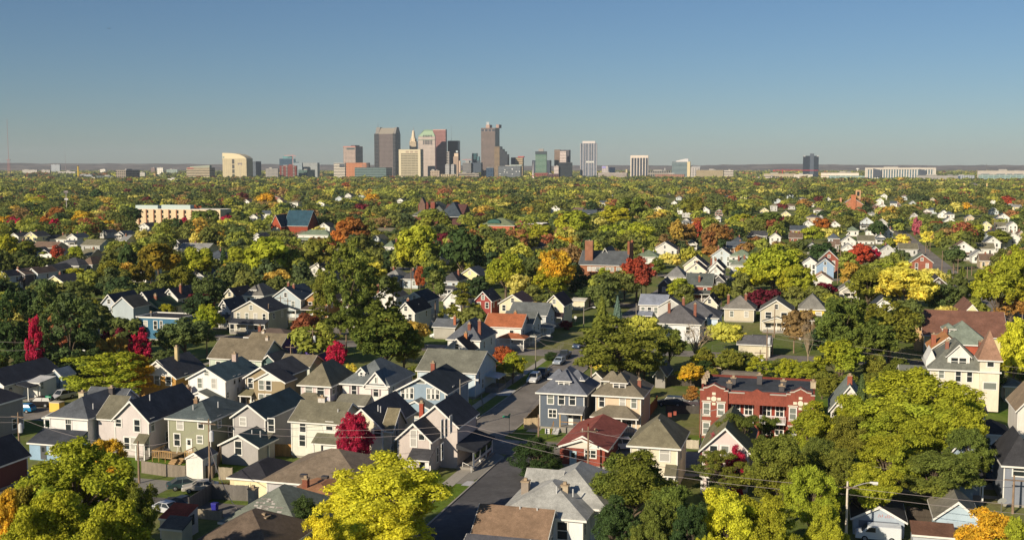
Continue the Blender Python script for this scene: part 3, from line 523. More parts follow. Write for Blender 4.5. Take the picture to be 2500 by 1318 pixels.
# red brick apartments
def apartments():
    h = House('apartment_building', 'red brick two-storey apartment building with shaped parapets and white balcony railings', 'apartment building', 18, (140, 372), 2190, 7.6, 13); landmark('the red brick apartments', h.world(h.w / 2, 0, 7.6))
    BR = c(146, 80, 66); w = h.w; b1 = h.front(640, 390)[0]; b2 = h.front(1690, 430)[0]
    def bay(x0, x1):
        m = (x0 + x1) / 2; q = (x1 - x0) / 2
        poly = [(x0, 0), (x1, 0), (x1, 7.55), (x1 - q * .25, 7.55), (x1 - q * .25, 7.85), (m + q * .45, 7.95), (m, 8.5), (m - q * .45, 7.95), (x0 + q * .25, 7.85), (x0 + q * .25, 7.55), (x0, 7.55)]
        h.part(MB().prism(poly, 0, 2.2, 'y'), 'wall', 'brick', BR); cp = MB()
        for (xa, za), (xb, zb) in zip(poly[2:-1], poly[3:]): cp.prism([(min(xa, xb) - .08, (za if xa < xb else zb)), (max(xa, xb) + .08, (zb if xa < xb else za)), (max(xa, xb) + .08, (zb if xa < xb else za) + .14), (min(xa, xb) - .08, (za if xa < xb else zb) + .14)], -.08, .35, 'y') if abs(xa - xb) > .01 else None
        h.part(cp, 'coping', 'trim', c(205, 195, 180)); cz = 6.3; o = MB()
        o.prism([(m + .42 * math.cos(a), cz + .42 * math.sin(a)) for a in np.linspace(0, 2 * math.pi, 14)[:-1]], -.08, -.004, 'y')
        for dx, dz in ((.8, 0), (-.8, 0), (0, .8), (0, -.8)): o.box(m + dx - .27, m + dx + .27, -.06, -.004, cz + dz - .2, cz + dz + .2)
        h.part(o, 'stone_ornament', 'trim', c(232, 224, 200))
        for z in (1.55, 4.65):
            for dx in (-1.1, 1.1):
                h.put_window((m + dx, -.003, z), 'f', .95, 1.7, 's', WHITE, True)
                h.part(MB().box(m + dx - .75, m + dx + .75, -.07, -.004, z + 1.05, z + 1.3), 'lintel', 'concrete', c(205, 198, 182)); h.part(MB().box(m + dx - .7, m + dx + .7, -.1, -.004, z - 1.2, z - 1.04), 'sill', 'concrete', c(205, 198, 182))
    bay(0, b1); bay(b2, w)
    h.part(MB().box(0, w, 2.3, h.d, 0, 7.3), 'back_wall', 'brick', c(140, 62, 50)); pc = (b1 + b2) / 2
    h.part(MB().prism([(b1, 5.6), (b2, 5.6), (b2, 7.3), (pc + 1.9, 7.3), (pc + 1.9, 7.6), (pc + .8, 7.65), (pc, 8.1), (pc - .8, 7.65), (pc - 1.9, 7.6), (pc - 1.9, 7.3), (b1, 7.3)], .25, .6, 'y').box(pc - .4, pc + .4, .25, .7, 0, 5.6), 'wall', 'brick', BR)
    h.part(MB().box(b1, pc - 1.9, .15, .7, 7.3, 7.44).box(pc + 1.9, b2, .15, .7, 7.3, 7.44), 'coping', 'trim', c(190, 182, 170))
    h.part(MB().box(b1, b2, .6, 2.3, 3.0, 3.2), 'balcony_floor', 'concrete', c(190, 180, 160))
    for x0, x1 in ((b1 + .1, pc - .42), (pc + .42, b2 - .1)):
        mb = MB().box(x0, x1, -.55, -.47, 4.15, 4.25).box(x0, x1, -.55, -.47, 3.05, 3.15).box(x0, x1, -.6, .6, 2.9, 3.05); n = int((x1 - x0) / .2)
        for i in range(n + 1): q = x0 + (x1 - x0 - .09) * i / n; mb.box(q, q + .09, -.54, -.48, 3.15, 4.15)
        h.part(mb, 'balcony_railing', 'trim', c(226, 222, 222))
        for q in (.25, .75):
            h.put_window((x0 + (x1 - x0) * q, 2.28, 4.4), 'f', 1.1, 1.6, 'v', WHITE, False); h.put_window((x0 + (x1 - x0) * q, 2.28, 1.5), 'f', 1.1, 1.6, 'v', WHITE, False)
    h.rf = h.part(MB().box(.3, b1 + .3, .4, 2.4, 6.9, 7.1).box(.2, w - .2, 2.4, h.d - .3, 7.3, 7.42).box(b1, b2, .6, 2.4, 6.9, 7.0), 'roof', 'shingle', c(74, 78, 84))
    h.part(MB().box(0, .3, 2.4, h.d, 7.3, 8.0).box(w - .3, w, 2.4, h.d, 7.3, 7.8).box(.3, w - .3, h.d - .3, h.d, 7.3, 7.75), 'parapet', 'brick', c(120, 60, 50))
    for fx, fy, t in ((.27, 6, 8.6), (.245, 3.4, 8.3), (.5, 8, 8.9), (.72, 6, 8.5), (.71, 3.4, 8.2)): h.chimney(w * fx, fy, 7.3, t, c(86, 84, 86), .8)
    for y in (3.5, 6, 9): h.chimney(.25, y, 7.9, 8.6, c(190, 175, 150), .7)
    h.chimney(w - .3, 5, 7.8, 8.8, c(190, 175, 150), .8)
apartments()
# Victorian with the corner tower
def victorian():
    h = House('house', 'large white Victorian house with green-grey roof and a square corner tower capped in red', 'house', 15, (338, 470), 962, 7.2, 11, HG); landmark('the white Victorian house', h.world(h.w / 2, 0, 7.2))
    G = c(116, 118, 110); h.main('hip', 4.6, c(230, 221, 200), G, .5); w = h.w; h.tc = WHITE
    h.win('f', [(463, 527, .8, 1.4), (656, 552, .8, 1.9), (786, 558, .8, 1.9)])
    h.dormer(h.front(660, 400, .6)[0], .6, 7.6, 3.6, 2.0, 4.5, 'gf', 1.9, WHITE, G, 1.1)
    t0 = h.front(912, 300, -.6)[0]; t1 = h.front(1140, 300, -.6)[0]; tz = h.front(1000, 312, -.6)[1]
    t = h.walls('box', t0, t1, -.6, 3.6, .35, tz, 0, c(230, 221, 200), name='tower'); tr = h.roof('hip', t0, t1, -.6, 3.6, tz, 3.9, c(156, 122, 102), .4, .15, name='tower_roof', parent=t, tname='tower_trim')
    h.part(MB().box(t0 - .3, t1 + .3, -.9, -.62, 7.05, 7.3), 'belt_board', 'trim', WHITE)
    for q, wd, ht in (((1028, 412), 1.0, 1.0), ((1020, 668), 2.0, 1.1)): a = h.front(*q, y0=-.6); h.put_window((a[0], -.603, a[1]), 'f', wd, ht, 'p')
    h.chpx(530, 128, 3, 3.5, c(140, 96, 82), .6, d=.6); h.chpx(930, 130, 8, 4, c(146, 92, 76), 1.1); h.vents([(3.2, 3.4, 10.6)])
    ax = h.front(598, 0, -2)[0]; bx = h.front(790, 0, -2)[0]; h.porch(ax, bx, 2, 3.9, 'hip', .6, c(110, 112, 106), 2, False, 0, .3); h.walls('box', ax + .1, bx - .1, -1.9, -.05, .3, 3.6, 0, c(228, 224, 212), name='porch_room'); h.put_window(((ax + bx) / 2, -1.903, 2.3), 'f', 1.2, 1.6, 'v')
    h.wing('gs', -4.6, -.02, 1, 8, 5.6, 1.2, c(226, 222, 205), G, .4); h.put_window((-2.4, .997, 4.6), 'f', 1.4, 1.3, 'v'); h.walls('gf', -.6, 1.2, 2, 8, 7.2, 8.2, 2, WHITE, name='gable_end')
    h.porch(-4.8, 4.0, 2.2, 3.0, 'hip', .8, c(104, 108, 102), 4, True)
victorian()
# ------------------------------------------------------------------ nearest roofs along the bottom edge
h = H_('house', 'long low house under a broad brown hip roof with a brick chimney', 2, (165, 858), 905, 3.2, 12, 'hip', (620, 618), c(196, 194, 196), c(134, 120, 104), 'the broad brown hip roof', o=.6)
h.chpx(390, 760, 2.2, 3, c(170, 140, 115), .8)
h.part(MB().box(1.2, 4.4, -.05, -.004, .4, 2.5), 'garage_door', 'trim', c(190, 190, 196)); h.put_window((8, -.003, 1.8), 'f', 1.2, 1.2)
h = H_('house', 'house with orange-brown hip roof, two small skylights and a brick chimney', 2, (270, 1010), 690, 3.4, 9, 'hip', (430, 880), c(200, 190, 180), c(164, 120, 90), 'the orange-brown hip roof', o=.5)
for x, y in ((h.w * .2, 3.2), (h.w * .6, 3.2)): h.part(MB().box(x - .4, x + .4, y - .3, y + .3, 5.45, 5.75), 'skylight', 'metal', c(96, 90, 88), h.rf)
h.chpx(462, 818, 2.8, 3, c(140, 88, 70), .65)
h = H_('house', 'house with patchy grey-green hip roof missing pale shingles beside a stone chimney', 17, (860, 1090), 1760, 3.6, 10, 'hip', (1310, 655), c(190, 190, 180), c(124, 130, 120), 'the patchy grey-green roof', o=.5)
mb = MB(); r_ = random.Random(4); cut = min(h.w, h.d) / 2; up = .5 * h.rise / (cut + .5) * .9; sl = (h.rise - up) / cut
for i in range(30):
    y = r_.choice((.5, .75, 1.2, 1.45, 1.7, 2.1, 2.35, 2.6)); x = r_.uniform(h.w * .3, h.w - .9 - y); ww = r_.uniform(.3, .9)
    zz = h.H + up + .2 + y * sl; mb.add([(x, y, zz), (x + ww, y, zz), (x + ww, y + .2, zz + .2 * sl), (x, y + .2, zz + .2 * sl)], [(0, 1, 2, 3)])
h.part(mb, 'bare_patches', 'plain', c(186, 180, 174), h.rf)
h.chpx(1215, 630, 9.2, 5, c(190, 180, 160), .9, 'concrete')
h = H_('house', 'house with dark brown hip roof and tan chimney at the lower left edge', 17, (420, 1420), 1440, 3.4, 10, 'hip', (930, 935), c(196, 190, 180), c(112, 98, 86), 'the dark brown roof at the bottom', o=.5)
h.chpx(1350, 975, 5.2, 3, c(196, 178, 130), .95, 'siding')
h = H_('house', 'white clapboard house with pale grey hip roof, side dormer and two stained chimneys', 3, (85, 1128), 640, 4.0, 10, 'hip', (400, 912), c(232, 234, 236), c(172, 172, 168), 'the pale grey hip-roofed house', o=.5)
h.win('f', [(498, 1250, 1.1, 1.9)]); w = h.w; pz = h.front(500, 800, 9)[1] - 4.5
h.walls('hip', w * .22, w + 1.6, 4, 16, .3, 4.4, 0, c(226, 226, 224), name='rear_block'); h.roof('hip', w * .22, w + 1.6, 4, 16, 4.4, pz, c(172, 172, 168), .5, name='rear_roof')
d = h.walls('gs', .9, w * .5, 6.5, 10.5, 3.8, 5.3, 1.5, WHITE, name='dormer'); h.roof('gs', .9, w * .5, 6.5, 10.5, 5.3, 1.5, c(172, 172, 168), .45, .12, name='dormer_roof', parent=d, tname='dormer_trim')
h.chpx(240, 878, 5, 3, c(150, 138, 126), .85, 'concrete'); h.chpx(517, 905, 4, 3, c(186, 170, 146), .8, 'concrete', d=.7); h.vents([(w * .8, 3.2, 5.9), (w * .6, 2.8, 6.2)])
h.win('r', [(695, 1165, .8, 1.7), (655, 1230, .8, 1.6)])
h = H_('garage', 'low building with brown shingle gable roof at the bottom edge, stepped at its corner', 3, (-115, 1275), 375, 2.7, 6, 'gs', 2.3, c(214, 208, 200), c(140, 116, 96), 'the brown shingle garage', cat='garage', o=.4)
h.vents([(h.w * .55, 2.8, 4.8), (h.w * .8, 2.8, 4.8)]); h.put_window((h.w + .003, 3, 1.6), 'r', .7, 1.1)
h = H_('shed', 'flat dark grey roofed shed in front of the brown shingle garage', 3, (-190, 1350), 370, 2.2, 3, 'gs', .6, c(190, 190, 190), c(98, 98, 106), None, cat='shed', o=.2); h.vents([(h.w * .8, 1, 2.6)])
# garages and sheds
h = H_('garage', 'cream double garage with shingled hip front and two wide doors', 17, (925, 540), 1392, 2.5, 8, 'hip', (1160, 350), c(232, 220, 180), c(60, 60, 66), 'the cream double garage', cat='garage', o=.3, found=False)
h.part(MB().add([(-.2, -.22, 2.52), (h.w + .2, -.22, 2.52), (h.w / 2, min(h.w, h.d) / 2 - .15, 2.62 + h.rise)], [(0, 1, 2)]), 'front_shingles', 'shingle', c(190, 172, 140), h.rf) if 0 else h.roof('hip', .0, h.w, -.02, 7.2, 2.56, h.rise * .93, c(166, 152, 124), .32, .14, name='lit_tone_roof', trim=False)  # second, paler roof shell: the sunlit tone is put into its colour
for a, b in ((985, 1180), (1225, 1385)): h.part(MB().box(h.front(a, 600)[0], h.front(b, 600)[0], -.06, -.004, .05, 2.1), 'garage_door', 'trim', c(238, 228, 190))
h = H_('shed', 'red metal-roofed white shed beside the parked cars', 17, (50, 1050), 335, 2.3, 3.2, 'shed', .8, c(226, 216, 206), c(176, 84, 62), 'the red-roofed shed', cat='shed', o=.15, found=False)
h.part(MB().box(h.w - .02, h.w + .03, .8, 2.4, 1.2, 2.4), 'opening', 'glass')
h = H_('shed', 'small cream shed with sagging grey roof in front of the red-roofed shed', 17, (70, 1165), 330, 2.1, 2.0, 'shed', .7, c(232, 222, 190), c(120, 112, 104), None, cat='shed', o=.25, found=False)
h = H_('shed', 'plain white gabled shed standing in the wooden fence line', 17, (378, 300), 585, 2.7, 3.6, 'gf', .8, c(236, 232, 226), c(72, 78, 88), 'the plain white shed', cat='shed', o=.1, found=False)
h = H_('garage', 'white gabled garage with peeling red lettering over its wide door, van parked in front', 4, (700, 1158), 1060, 1.95, 7, 'gf', 1.5, c(170, 182, 196), c(66, 66, 68), 'the white garage with the van', cat='garage', o=.3, found=False)  # white wall coloured darker blue-grey: tree shade put into the colour
h.part(MB().box(.6, h.w - .6, -.05, -.004, .05, 1.75), 'garage_door', 'trim', c(112, 120, 132)); mb = MB(); r_ = random.Random(2)
for i in range(9):
    if i == 3: continue
    x = h.w * .5 + i * .19 - .1; 
    for k in range(3): xx = x + r_.uniform(0, .1); z = 2.2 + r_.uniform(0, .25); mb.box(xx, xx + .05, -.04, -.004, z, z + .16)
h.part(mb, 'faded_lettering', 'plain', c(206, 150, 146))
h = H_('garage', 'pale blue gabled garage with closed door near the golden tree', 14, (425, 1035), 935, 2.6, 7, 'gf', 1.9, c(186, 206, 220), c(128, 124, 112), 'the pale blue garage', cat='garage', o=.35, found=False)
h.part(MB().box(h.front(545, 1100)[0], h.front(830, 1100)[0], -.05, -.004, .05, 2.2), 'garage_door', 'trim', c(176, 192, 205))
h = H_('shed', 'long low shed with rusty brown roof edge at the bottom right', 14, (145, 1248), 640, 2.0, 3, 'shed', .5, c(190, 196, 205), c(120, 88, 72), None, cat='shed', o=.3, found=False)
h = H_('shed', 'pale blue barn-roofed garden shed with cross-braced double doors', 16, (650, 320), 830, 2.4, 4, 'gf', 1.3, c(196, 212, 220), c(150, 160, 168), 'the barn-roofed garden shed', cat='shed', o=.1, found=False)
a, b = h.front(685, 340)[0], h.front(795, 340)[0]; m_ = (a + b) / 2; mb = MB()
for x in (a, m_, b): mb.box(x - .04, x + .04, -.06, -.004, .05, 2.2)
for z in (.1, 1.1, 2.15): mb.box(a, b, -.055, -.005, z - .04, z + .04)
for x in (a, m_): mb.path([(x, -.05, .1), (x + (b - a) / 2, -.05, 1.1)], .035).path([(x, -.05, 1.1), (x + (b - a) / 2, -.05, .1)], .035)
h.part(mb, 'door_bracing', 'trim', c(90, 100, 110))
# right edge, in the shade
h = H_('house', 'slate blue two-storey house in tree shade with a low gabled back wing', 14, (560, 300), 965, 5.4, 9, 'gf', 2.6, c(150, 168, 186), c(60, 64, 70), 'the slate blue shaded house')
h.win('f', [(832, 415, .9, 1.7)]); ax = h.front(420, 640, -5)[0]; bx = h.front(865, 640, -5)[0]; h.wing('gf', ax, bx, -5, -.02, 2.9, 1.6, None, c(60, 64, 70), .4)
h.porch(bx + .02, h.w, 3.0, 2.7, 'shed', .9, c(58, 58, 62), 2, False)
h = H_('house', 'dark roofed grey house at the right edge with small shaded window', 14, (1240, 420), 1640, 5.2, 9, 'hip', 3.4, c(140, 146, 158), c(62, 62, 66), 'the grey house at the right edge')
h.win('f', [(1413, 488, 1.3, 1.2)])
h = H_('house', 'bright white house wall with dark flat roof showing between the right-hand trees', 15, (560, 965), 960, 5.0, 8, 'gs', 1.2, c(238, 234, 232), c(70, 66, 66), None)
h.chimney(h.w - 1.2, 1, 4.5, 6.9, c(170, 80, 60), .8)
h = H_('house', 'low white cottage with dark hip roof behind the thin bare-branched tree', 15, (900, 1215), 1240, 3.0, 6, 'hip', 1.3, c(238, 234, 230), c(64, 62, 64), None)
h = H_('house', 'white house with brown roof cut off by the right edge of the view', 15, (1345, 930), 1700, 5.0, 9, 'gf', 2.6, c(230, 224, 216), c(150, 132, 110), None)
h = H_('house', 'grey clapboard house at the left edge by the cross street', 16, (-640, 690), -125, 5.4, 7, 'hip', 2.6, c(150, 148, 148), c(70, 70, 76), 'the grey house at the left edge'); h.put_window((h.w + .003, 5, 1.6), 'r', .9, 1.5)
h = H_('house', 'dark red house with black roof at the lower left corner', 1, (-300, 722), -40, 3.6, 6, 'gf', 2.4, c(110, 60, 58), c(56, 58, 66), None)
h = H_('house', 'white house with steep grey-green roof and brick chimney peeking out beside the conifer', 4, (545, 390), 800, 5.2, 9, 'gf', 3.6, c(232, 226, 220), c(130, 138, 132), None); h.chimney(h.w * .5, 2, 7.5, 10, c(160, 90, 70), .7)
h = H_('garden_pavilion', 'white trellis porch with climbing vines beside the white Victorian house', 15, (1195, 670), 1392, 2.8, 4, 'hip', .9, c(220, 214, 196), c(112, 118, 110), None, cat='pavilion', found=False)
mb = MB()
for i in range(9): mb.box(i * h.w / 9, i * h.w / 9 + .1, -.3, -.24, 0, 2.7)
for i in range(9): mb.box(0, h.w, -.24, -.18, .15 + i * .3, .23 + i * .3)
h.part(mb, 'trellis', 'wood', c(226, 212, 172))
h = H_('house', 'long hall with huge rust-brown roof and tall tan chimney behind the white Victorian house', 8, (1580, 752), 2338, 4.2, 17, 'gs', (1950, 530), c(226, 216, 160), c(128, 92, 78), 'the rust-brown hall roof', o=.5)
h.chpx(1532, 485, 4, 12, c(200, 168, 124), 1.7); h.walls('gf', 6, 16, 9, 26, 3, 4.6, 5.6, c(226, 216, 170), name='rear_wing'); h.roof('gf', 6, 16, 9.5, 26, 4.6, 5.8, c(132, 96, 82), .3, name='rear_wing_roof')
h = H_('house', 'house with grey-green hip roof and dormers between the rust-brown hall and the Victorian', 8, (1720, 830), 2180, 5.6, 10, 'hip', 4.2, c(170, 90, 70), c(128, 138, 126), None, mat='brick'); h.chimney(1.2, 2, 6, 8.6, c(146, 96, 78), .8); h.dormer(2, 2.5, 7.4, 2.2, 1.2, 3, 'hip', .8)
h = H_('house', 'house with bright orange roof left of the grey-green dormered roof', 8, (1640, 880), 1960, 5.2, 9, 'gf', 2.6, c(226, 216, 196), c(188, 134, 88), None); h.chimney(.6, 2, 5, 8.0, c(156, 98, 78), .9)
h = H_('garage', 'tan shingled garage with grey roof across the shady lawn', 7, (2285, 835), 2560, 2.8, 6, 'gs', 1.6, c(214, 205, 180), c(104, 104, 108), 'the tan garage', cat='garage', found=False)
h = H_('garage', 'weathered grey garage behind the tan foursquare house under the locust', 3, (1150, 150), 1220, 2.7, 8, 'gf', 1.4, c(160, 156, 150), c(110, 106, 100), None, cat='garage', found=False)
h = H_('garage', 'brown flat-roofed garage by the wooden fence beyond the apartments', 3, (1620, 185), 1850, 2.4, 8, 'gs', .5, c(150, 138, 120), c(150, 138, 122), None, cat='garage', found=False)
h = H_('garage', 'pale garage between the navy blue house and the tan foursquare', 3, (700, 170), 770, 2.6, 9, 'gf', .9, c(196, 190, 180), c(150, 146, 140), None, cat='garage', found=False)
# ------------------------------------------------------------------ the middle rows: each with its own roof, windows and porch
def s_vents(h): return h.o.y < 330 and h.kind == 'gf'
def mid(label, z, a, xr, H, d, kind, rise, wc, rc, ap=None, porch=None, n=2, chim=None, lm=None, mat='siding', o=.4, ww=.95, words=None, side=2, tc=None):
    h = House('house', label or '', 'house', z, a, xr, H, d, HG); h.main(kind, rise, wc, rc, o, mat, True, tc)
    if ap: pass
    if lm: landmark(lm, h.world(h.w / 2, 0, H))
    if words: auto(h.root, words, h.world(h.w / 2, 0, H), 'house', HG)
    zs = [H - 1.35] + ([1.75] if H > 4.6 else [])
    for i, q in enumerate(zs):
        for k in range(n):
            x = h.w * (k + .5) / n if n > 1 else h.w / 2
            if i == 1 and porch and k == n - 1: h.door(x, 0); continue
            h.put_window((x, -.003, q), 'f', min(ww, h.w / n * .6), 1.5)
    if kind == 'gf' and rise > 2.2: h.put_window((h.w / 2, -.003, H + rise * .35), 'f', .8, 1.1)
    for k in range(side): h.put_window((h.w + .003, d * (k + .6) / (side + .2), H - 1.4), 'r', .8, 1.4)
    if porch:
        k = porch[0]; h.porch(-.1 + porch[1] * h.w, h.w * porch[2] + .1, 2.3, 2.85, k, 1.2 if k == 'gf' else .85, rc, 3, True)
    if s_vents(h): h.vents([(h.w * rnd.uniform(.55, .8), d * rnd.uniform(.2, .5), H + rise * .4) for _ in range(2)])
    for q in (chim or [])[:2]: h.chimney(h.w * q[0], d * q[1], H, H + rise + q[2], BRICK if len(q) < 4 else q[3], .65)
    return h
W2 = c(234, 232, 226)
mid('blue-grey house with two front gables and black roof beside the dark feathery trees', 5, (958, 405), 1120, 5.2, 11, 'gf', 2.8, c(190, 198, 208), BLACKR, lm='the double-gabled blue-grey house').wing('gf', 4.6, 11, -1.2, 6, 5.0, 2.6, c(180, 192, 198), c(98, 94, 84))
mid('white gabled house with dark roof, left of the green-trimmed house', 5, (1300, 365), 1425, 5.4, 10, 'gf', 2.4, W2, BLACKR, lm='the white gable left of the green-trimmed house')
mid('cream bungalow with dark green roof and green-trimmed gable, shrub at its door', 5, (1350, 430), 1525, 3.6, 11, 'gf', 2.2, c(232, 226, 190), c(56, 82, 66), tc=c(70, 120, 84), porch=('gf', 0, 1), chim=[(.55, .2, .8), (.4, .3, 1)], lm='the green-roofed bungalow')
mid('plain white gabled house with black roof behind the green-roofed bungalow', 5, (1540, 338), 1695, 5.2, 11, 'gf', 2.6, W2, BLACKR, chim=[(.8, .3, .8)])
h = H_('shop_building', 'flat-roofed bright blue two-storey building with scattered white windows', 5, (1292, 528), 1705, 5.4, 9, 'flat', 0, c(66, 116, 148), c(60, 60, 64), 'the bright blue flat-roofed building', cat='building')
h.win('f', [(1333, 580, .9, 1.3), (1390, 585, .9, 1.3), (1483, 600, .9, 2.0), (1538, 600, .5, 2.0), (1580, 612, .9, .9)]); h.chimney(3.8, 1, 5.3, 6.6, DARK, .4, 'plain')
mid('greige two-storey house with four upper windows and full-width porch', 5, (2232, 460), 2560, 5.8, 10, 'gf', 2.6, c(196, 190, 172), c(58, 62, 72), porch=('shed', 0, 1), n=4, ww=.8, lm='the greige house with four upper windows')
mid('white foursquare with small dormer behind the greige house', 5, (2325, 318), 2510, 5.6, 9, 'hip', 3.0, W2, c(110, 108, 104)).dormer(2.6, .9, 6.3, 1.9, 1.2, 3, 'hip', .9)
mid('buff gabled house with dark brown roof beside the white foursquare', 5, (2120, 330), 2260, 5.0, 10, 'gf', 2.4, c(220, 212, 186), c(76, 66, 66))
mid('narrow cream gabled house left of the greige house', 5, (2070, 450), 2195, 5.0, 9, 'gf', 2.6, W2, BLACKR, porch=('shed', 0, 1))
mid('grey-blue gabled house with two triple windows and white front porch', 6, (240, 345), 522, 5.6, 11, 'gf', 3.2, c(184, 196, 200), c(62, 76, 88), porch=('gf', .05, .95), chim=[(.3, .5, .7), (.6, .3, .5)], lm='the grey-blue gabled house')
mid('rust-brown gabled house half hidden by the feathery green tree', 6, (560, 360), 780, 5.2, 10, 'gf', 2.6, c(176, 132, 80), c(92, 82, 76), porch=('shed', 0, 1))
mid('white gabled house behind the tall feathery tree', 6, (925, 350), 1060, 5.2, 10, 'gf', 2.2, W2, DARK)
mid('small white house seen through the feathery tree trunks', 6, (950, 470), 1120, 4.4, 9, 'gf', 2.4, W2, DARK)
mid('white house with brown shed roof right of the feathery tree', 6, (1230, 330), 1430, 4.6, 9, 'gf', 2.6, W2, c(112, 108, 104), chim=[(.05, .2, .8)])
mid('pale mint gabled house with black roof and one front window', 6, (1495, 362), 1722, 5.4, 10, 'gf', 2.3, c(200, 212, 212), c(58, 62, 68), n=2, lm='the pale mint gabled house')
mid('narrow white two-storey house with bay front and black roof', 6, (1445, 470), 1608, 5.6, 12, 'gf', 2.4, c(226, 222, 212), c(48, 50, 54), chim=[(.4, .25, .5)], porch=('shed', 0, .6), lm='the narrow white bay-fronted house')
mid('white gabled house left of the layered pine', 6, (1888, 358), 2050, 5.6, 10, 'gf', 2.6, W2, c(80, 88, 94), n=1)
mid('red cottage with cream gable and black roof, right of the layered pine', 6, (2185, 362), 2340, 4.6, 9, 'gf', 2.5, c(156, 70, 66), BLACKR, n=2, lm='the red cottage')
h = H_('garage', 'grey garage with low gable roof and brick chimney near the white car', 6, (1795, 618), 1990, 2.9, 7, 'gs', 1.6, c(176, 172, 162), c(110, 114, 120), 'the grey garage with a chimney', cat='garage'); h.chimney(h.w - .2, 1, 2, 5.6, c(180, 110, 80), .6)
mid('slate-roofed two-storey house with tall brick chimneys and white dormer', 6, (1930, 735), 2230, 4.8, 12, 'hip', 3.8, W2, c(98, 102, 110), chim=[(.6, .15, -.5), (.9, .2, .2)], lm='the slate-roofed house with tall chimneys')
mid('white gable with black roof in front of the slate-roofed house', 6, (1895, 835), 2135, 3.4, 11, 'gf', 2.5, W2, c(52, 54, 60), n=2, chim=[(.6, .4, .6, c(180, 120, 80))])
mid('ranch house with olive-brown roof in the back yards beyond the khaki house', 5, (2000, 915), 2490, 3.0, 10, 'gs', 3.4, c(200, 212, 196), c(126, 116, 98), n=3, chim=[(.9, .5, .6, c(210, 200, 190))], lm='the olive-roofed ranch house')
mid('low house with brown hip roof and brick chimney behind the ranch house', 6, (0, 715), 405, 3.0, 8, 'hip', 1.6, c(170, 165, 160), c(110, 96, 88), chim=[(.18, .4, .6)])
mid('purple-sided house with dark gable roof beside the ranch house', 6, (-20, 835), 300, 3.2, 9, 'gs', 3.0, c(84, 66, 150), c(128, 118, 98), chim=[(.3, .5, .5, c(210, 200, 190))], lm='the purple-sided house').wing('gf', 12.5, 16, 2, 8, 2.8, 1.2, c(84, 66, 150), DARK)
mid('small garage with olive roof behind the pink and lavender house', 6, (330, 985), 605, 2.6, 6, 'gs', 1.8, c(196, 200, 186), c(134, 124, 104), n=2)
mid('dark green-grey cottage wing in front of the purple-sided house', 6, (150, 945), 285, 2.8, 7, 'gf', 1.4, c(96, 120, 120), DARK, n=1)
mid('cream house with red shutters and clipped gable roof', 7, (75, 452), 315, 4.4, 10, 'gf', 2.4, c(232, 222, 190), c(86, 70, 76), n=3, lm='the red-shuttered cream house')
mid('butter yellow two-storey house with tan porch roof and bluish shaded side', 7, (492, 468), 665, 5.8, 10, 'gf', 2.6, c(236, 226, 190), c(66, 54, 60), porch=('shed', 0, 1), n=1, ww=1.4, lm='the butter yellow house')
h = H_('garage', 'plain cream box garage right of the butter yellow house', 7, (750, 430), 858, 2.9, 6, 'gs', .4, c(232, 222, 196), c(226, 220, 206), None, cat='garage')
mid('grey side-gabled house with cross gable, tallest of the three stepped roofs by the street', 7, (170, 560), 500, 5.4, 9, 'gs', 2.6, c(196, 200, 202), c(112, 116, 116), n=3, porch=('hip', .8, 1.2))
mid('grey house with dark tin chimney, middle of the three stepped roofs by the street', 7, (110, 640), 375, 5.2, 8, 'gs', 2.4, c(200, 204, 204), c(104, 108, 106), n=2, porch=('hip', .8, 1.2))
mid('white house with rust-orange roof and matching porch roof by the street', 7, (-60, 672), 270, 5.0, 8, 'gs', 2.6, c(236, 230, 222), c(172, 104, 72), n=2, porch=('hip', .45, 1.15), chim=[(.7, .6, .5, c(190, 120, 80))], lm='the rust-orange-roofed house')
mid('light grey house with blue-grey roof and white front gable behind the spruce', 7, (1372, 470), 1610, 5.4, 8, 'gs', 2.4, c(196, 194, 190), c(140, 146, 160), n=4, ww=.9, porch=('shed', 0, .5), lm='the blue-grey-roofed house').wing('gf', 5.2, 11.4, -.6, 4, 5.3, 2, None, c(90, 92, 98))
mid('big house with spreading charcoal hip roof and three brick chimneys', 7, (1500, 640), 1925, 4.6, 12, 'hip', 4.0, c(226, 228, 232), c(104, 102, 104), chim=[(.3, .25, .6), (.85, .4, .4)], lm='the spreading charcoal roof')
mid('pale blue-sided house with charcoal hip roof behind the spreading charcoal roof', 7, (1640, 580), 2090, 4.8, 12, 'hip', 3.6, c(206, 222, 238), c(100, 100, 104), chim=[(.25, .4, .6)])
mid('buff cottage with low grey hip roof and two chimneys behind the dark shrubs', 7, (2155, 505), 2425, 3.6, 9, 'hip', 3.2, c(206, 196, 176), c(132, 128, 122), chim=[(.1, .3, .2), (.7, .3, .6)], lm='the low grey hip-roofed cottage')
mid('small cream gable with dark brown roof left of the low grey cottage', 7, (1945, 460), 2085, 3.8, 10, 'gf', 2.3, c(232, 222, 200), c(84, 72, 66), n=1)
mid('white foursquare with grey pyramid roof beside the red brick-fronted house', 7, (1612, 215), 1790, 5.4, 9, 'hip', 3.4, W2, c(128, 128, 128), n=3, lm='the grey pyramid-roofed house')
mid('brick house with long dark slate roof and tall chimney right of the pyramid-roofed house', 7, (1800, 295), 2035, 5.0, 9, 'gs', 3.6, c(152, 86, 72), c(92, 98, 96), mat='brick', chim=[(.5, .15, -.6)], n=2, porch=('shed', .3, 1))
mid('charcoal cottage with white-edged gable below the pyramid-roofed house', 7, (1540, 290), 1650, 3.8, 8, 'gf', 2.0, c(96, 98, 104), c(86, 92, 96), n=1)
mid('cream house with steep white gable, rearmost of the three stepped cream gables', 7, (1780, 105), 1985, 5.6, 10, 'gf', 3.4, c(236, 226, 204), c(70, 68, 72), n=2, lm='the three stepped cream gables')
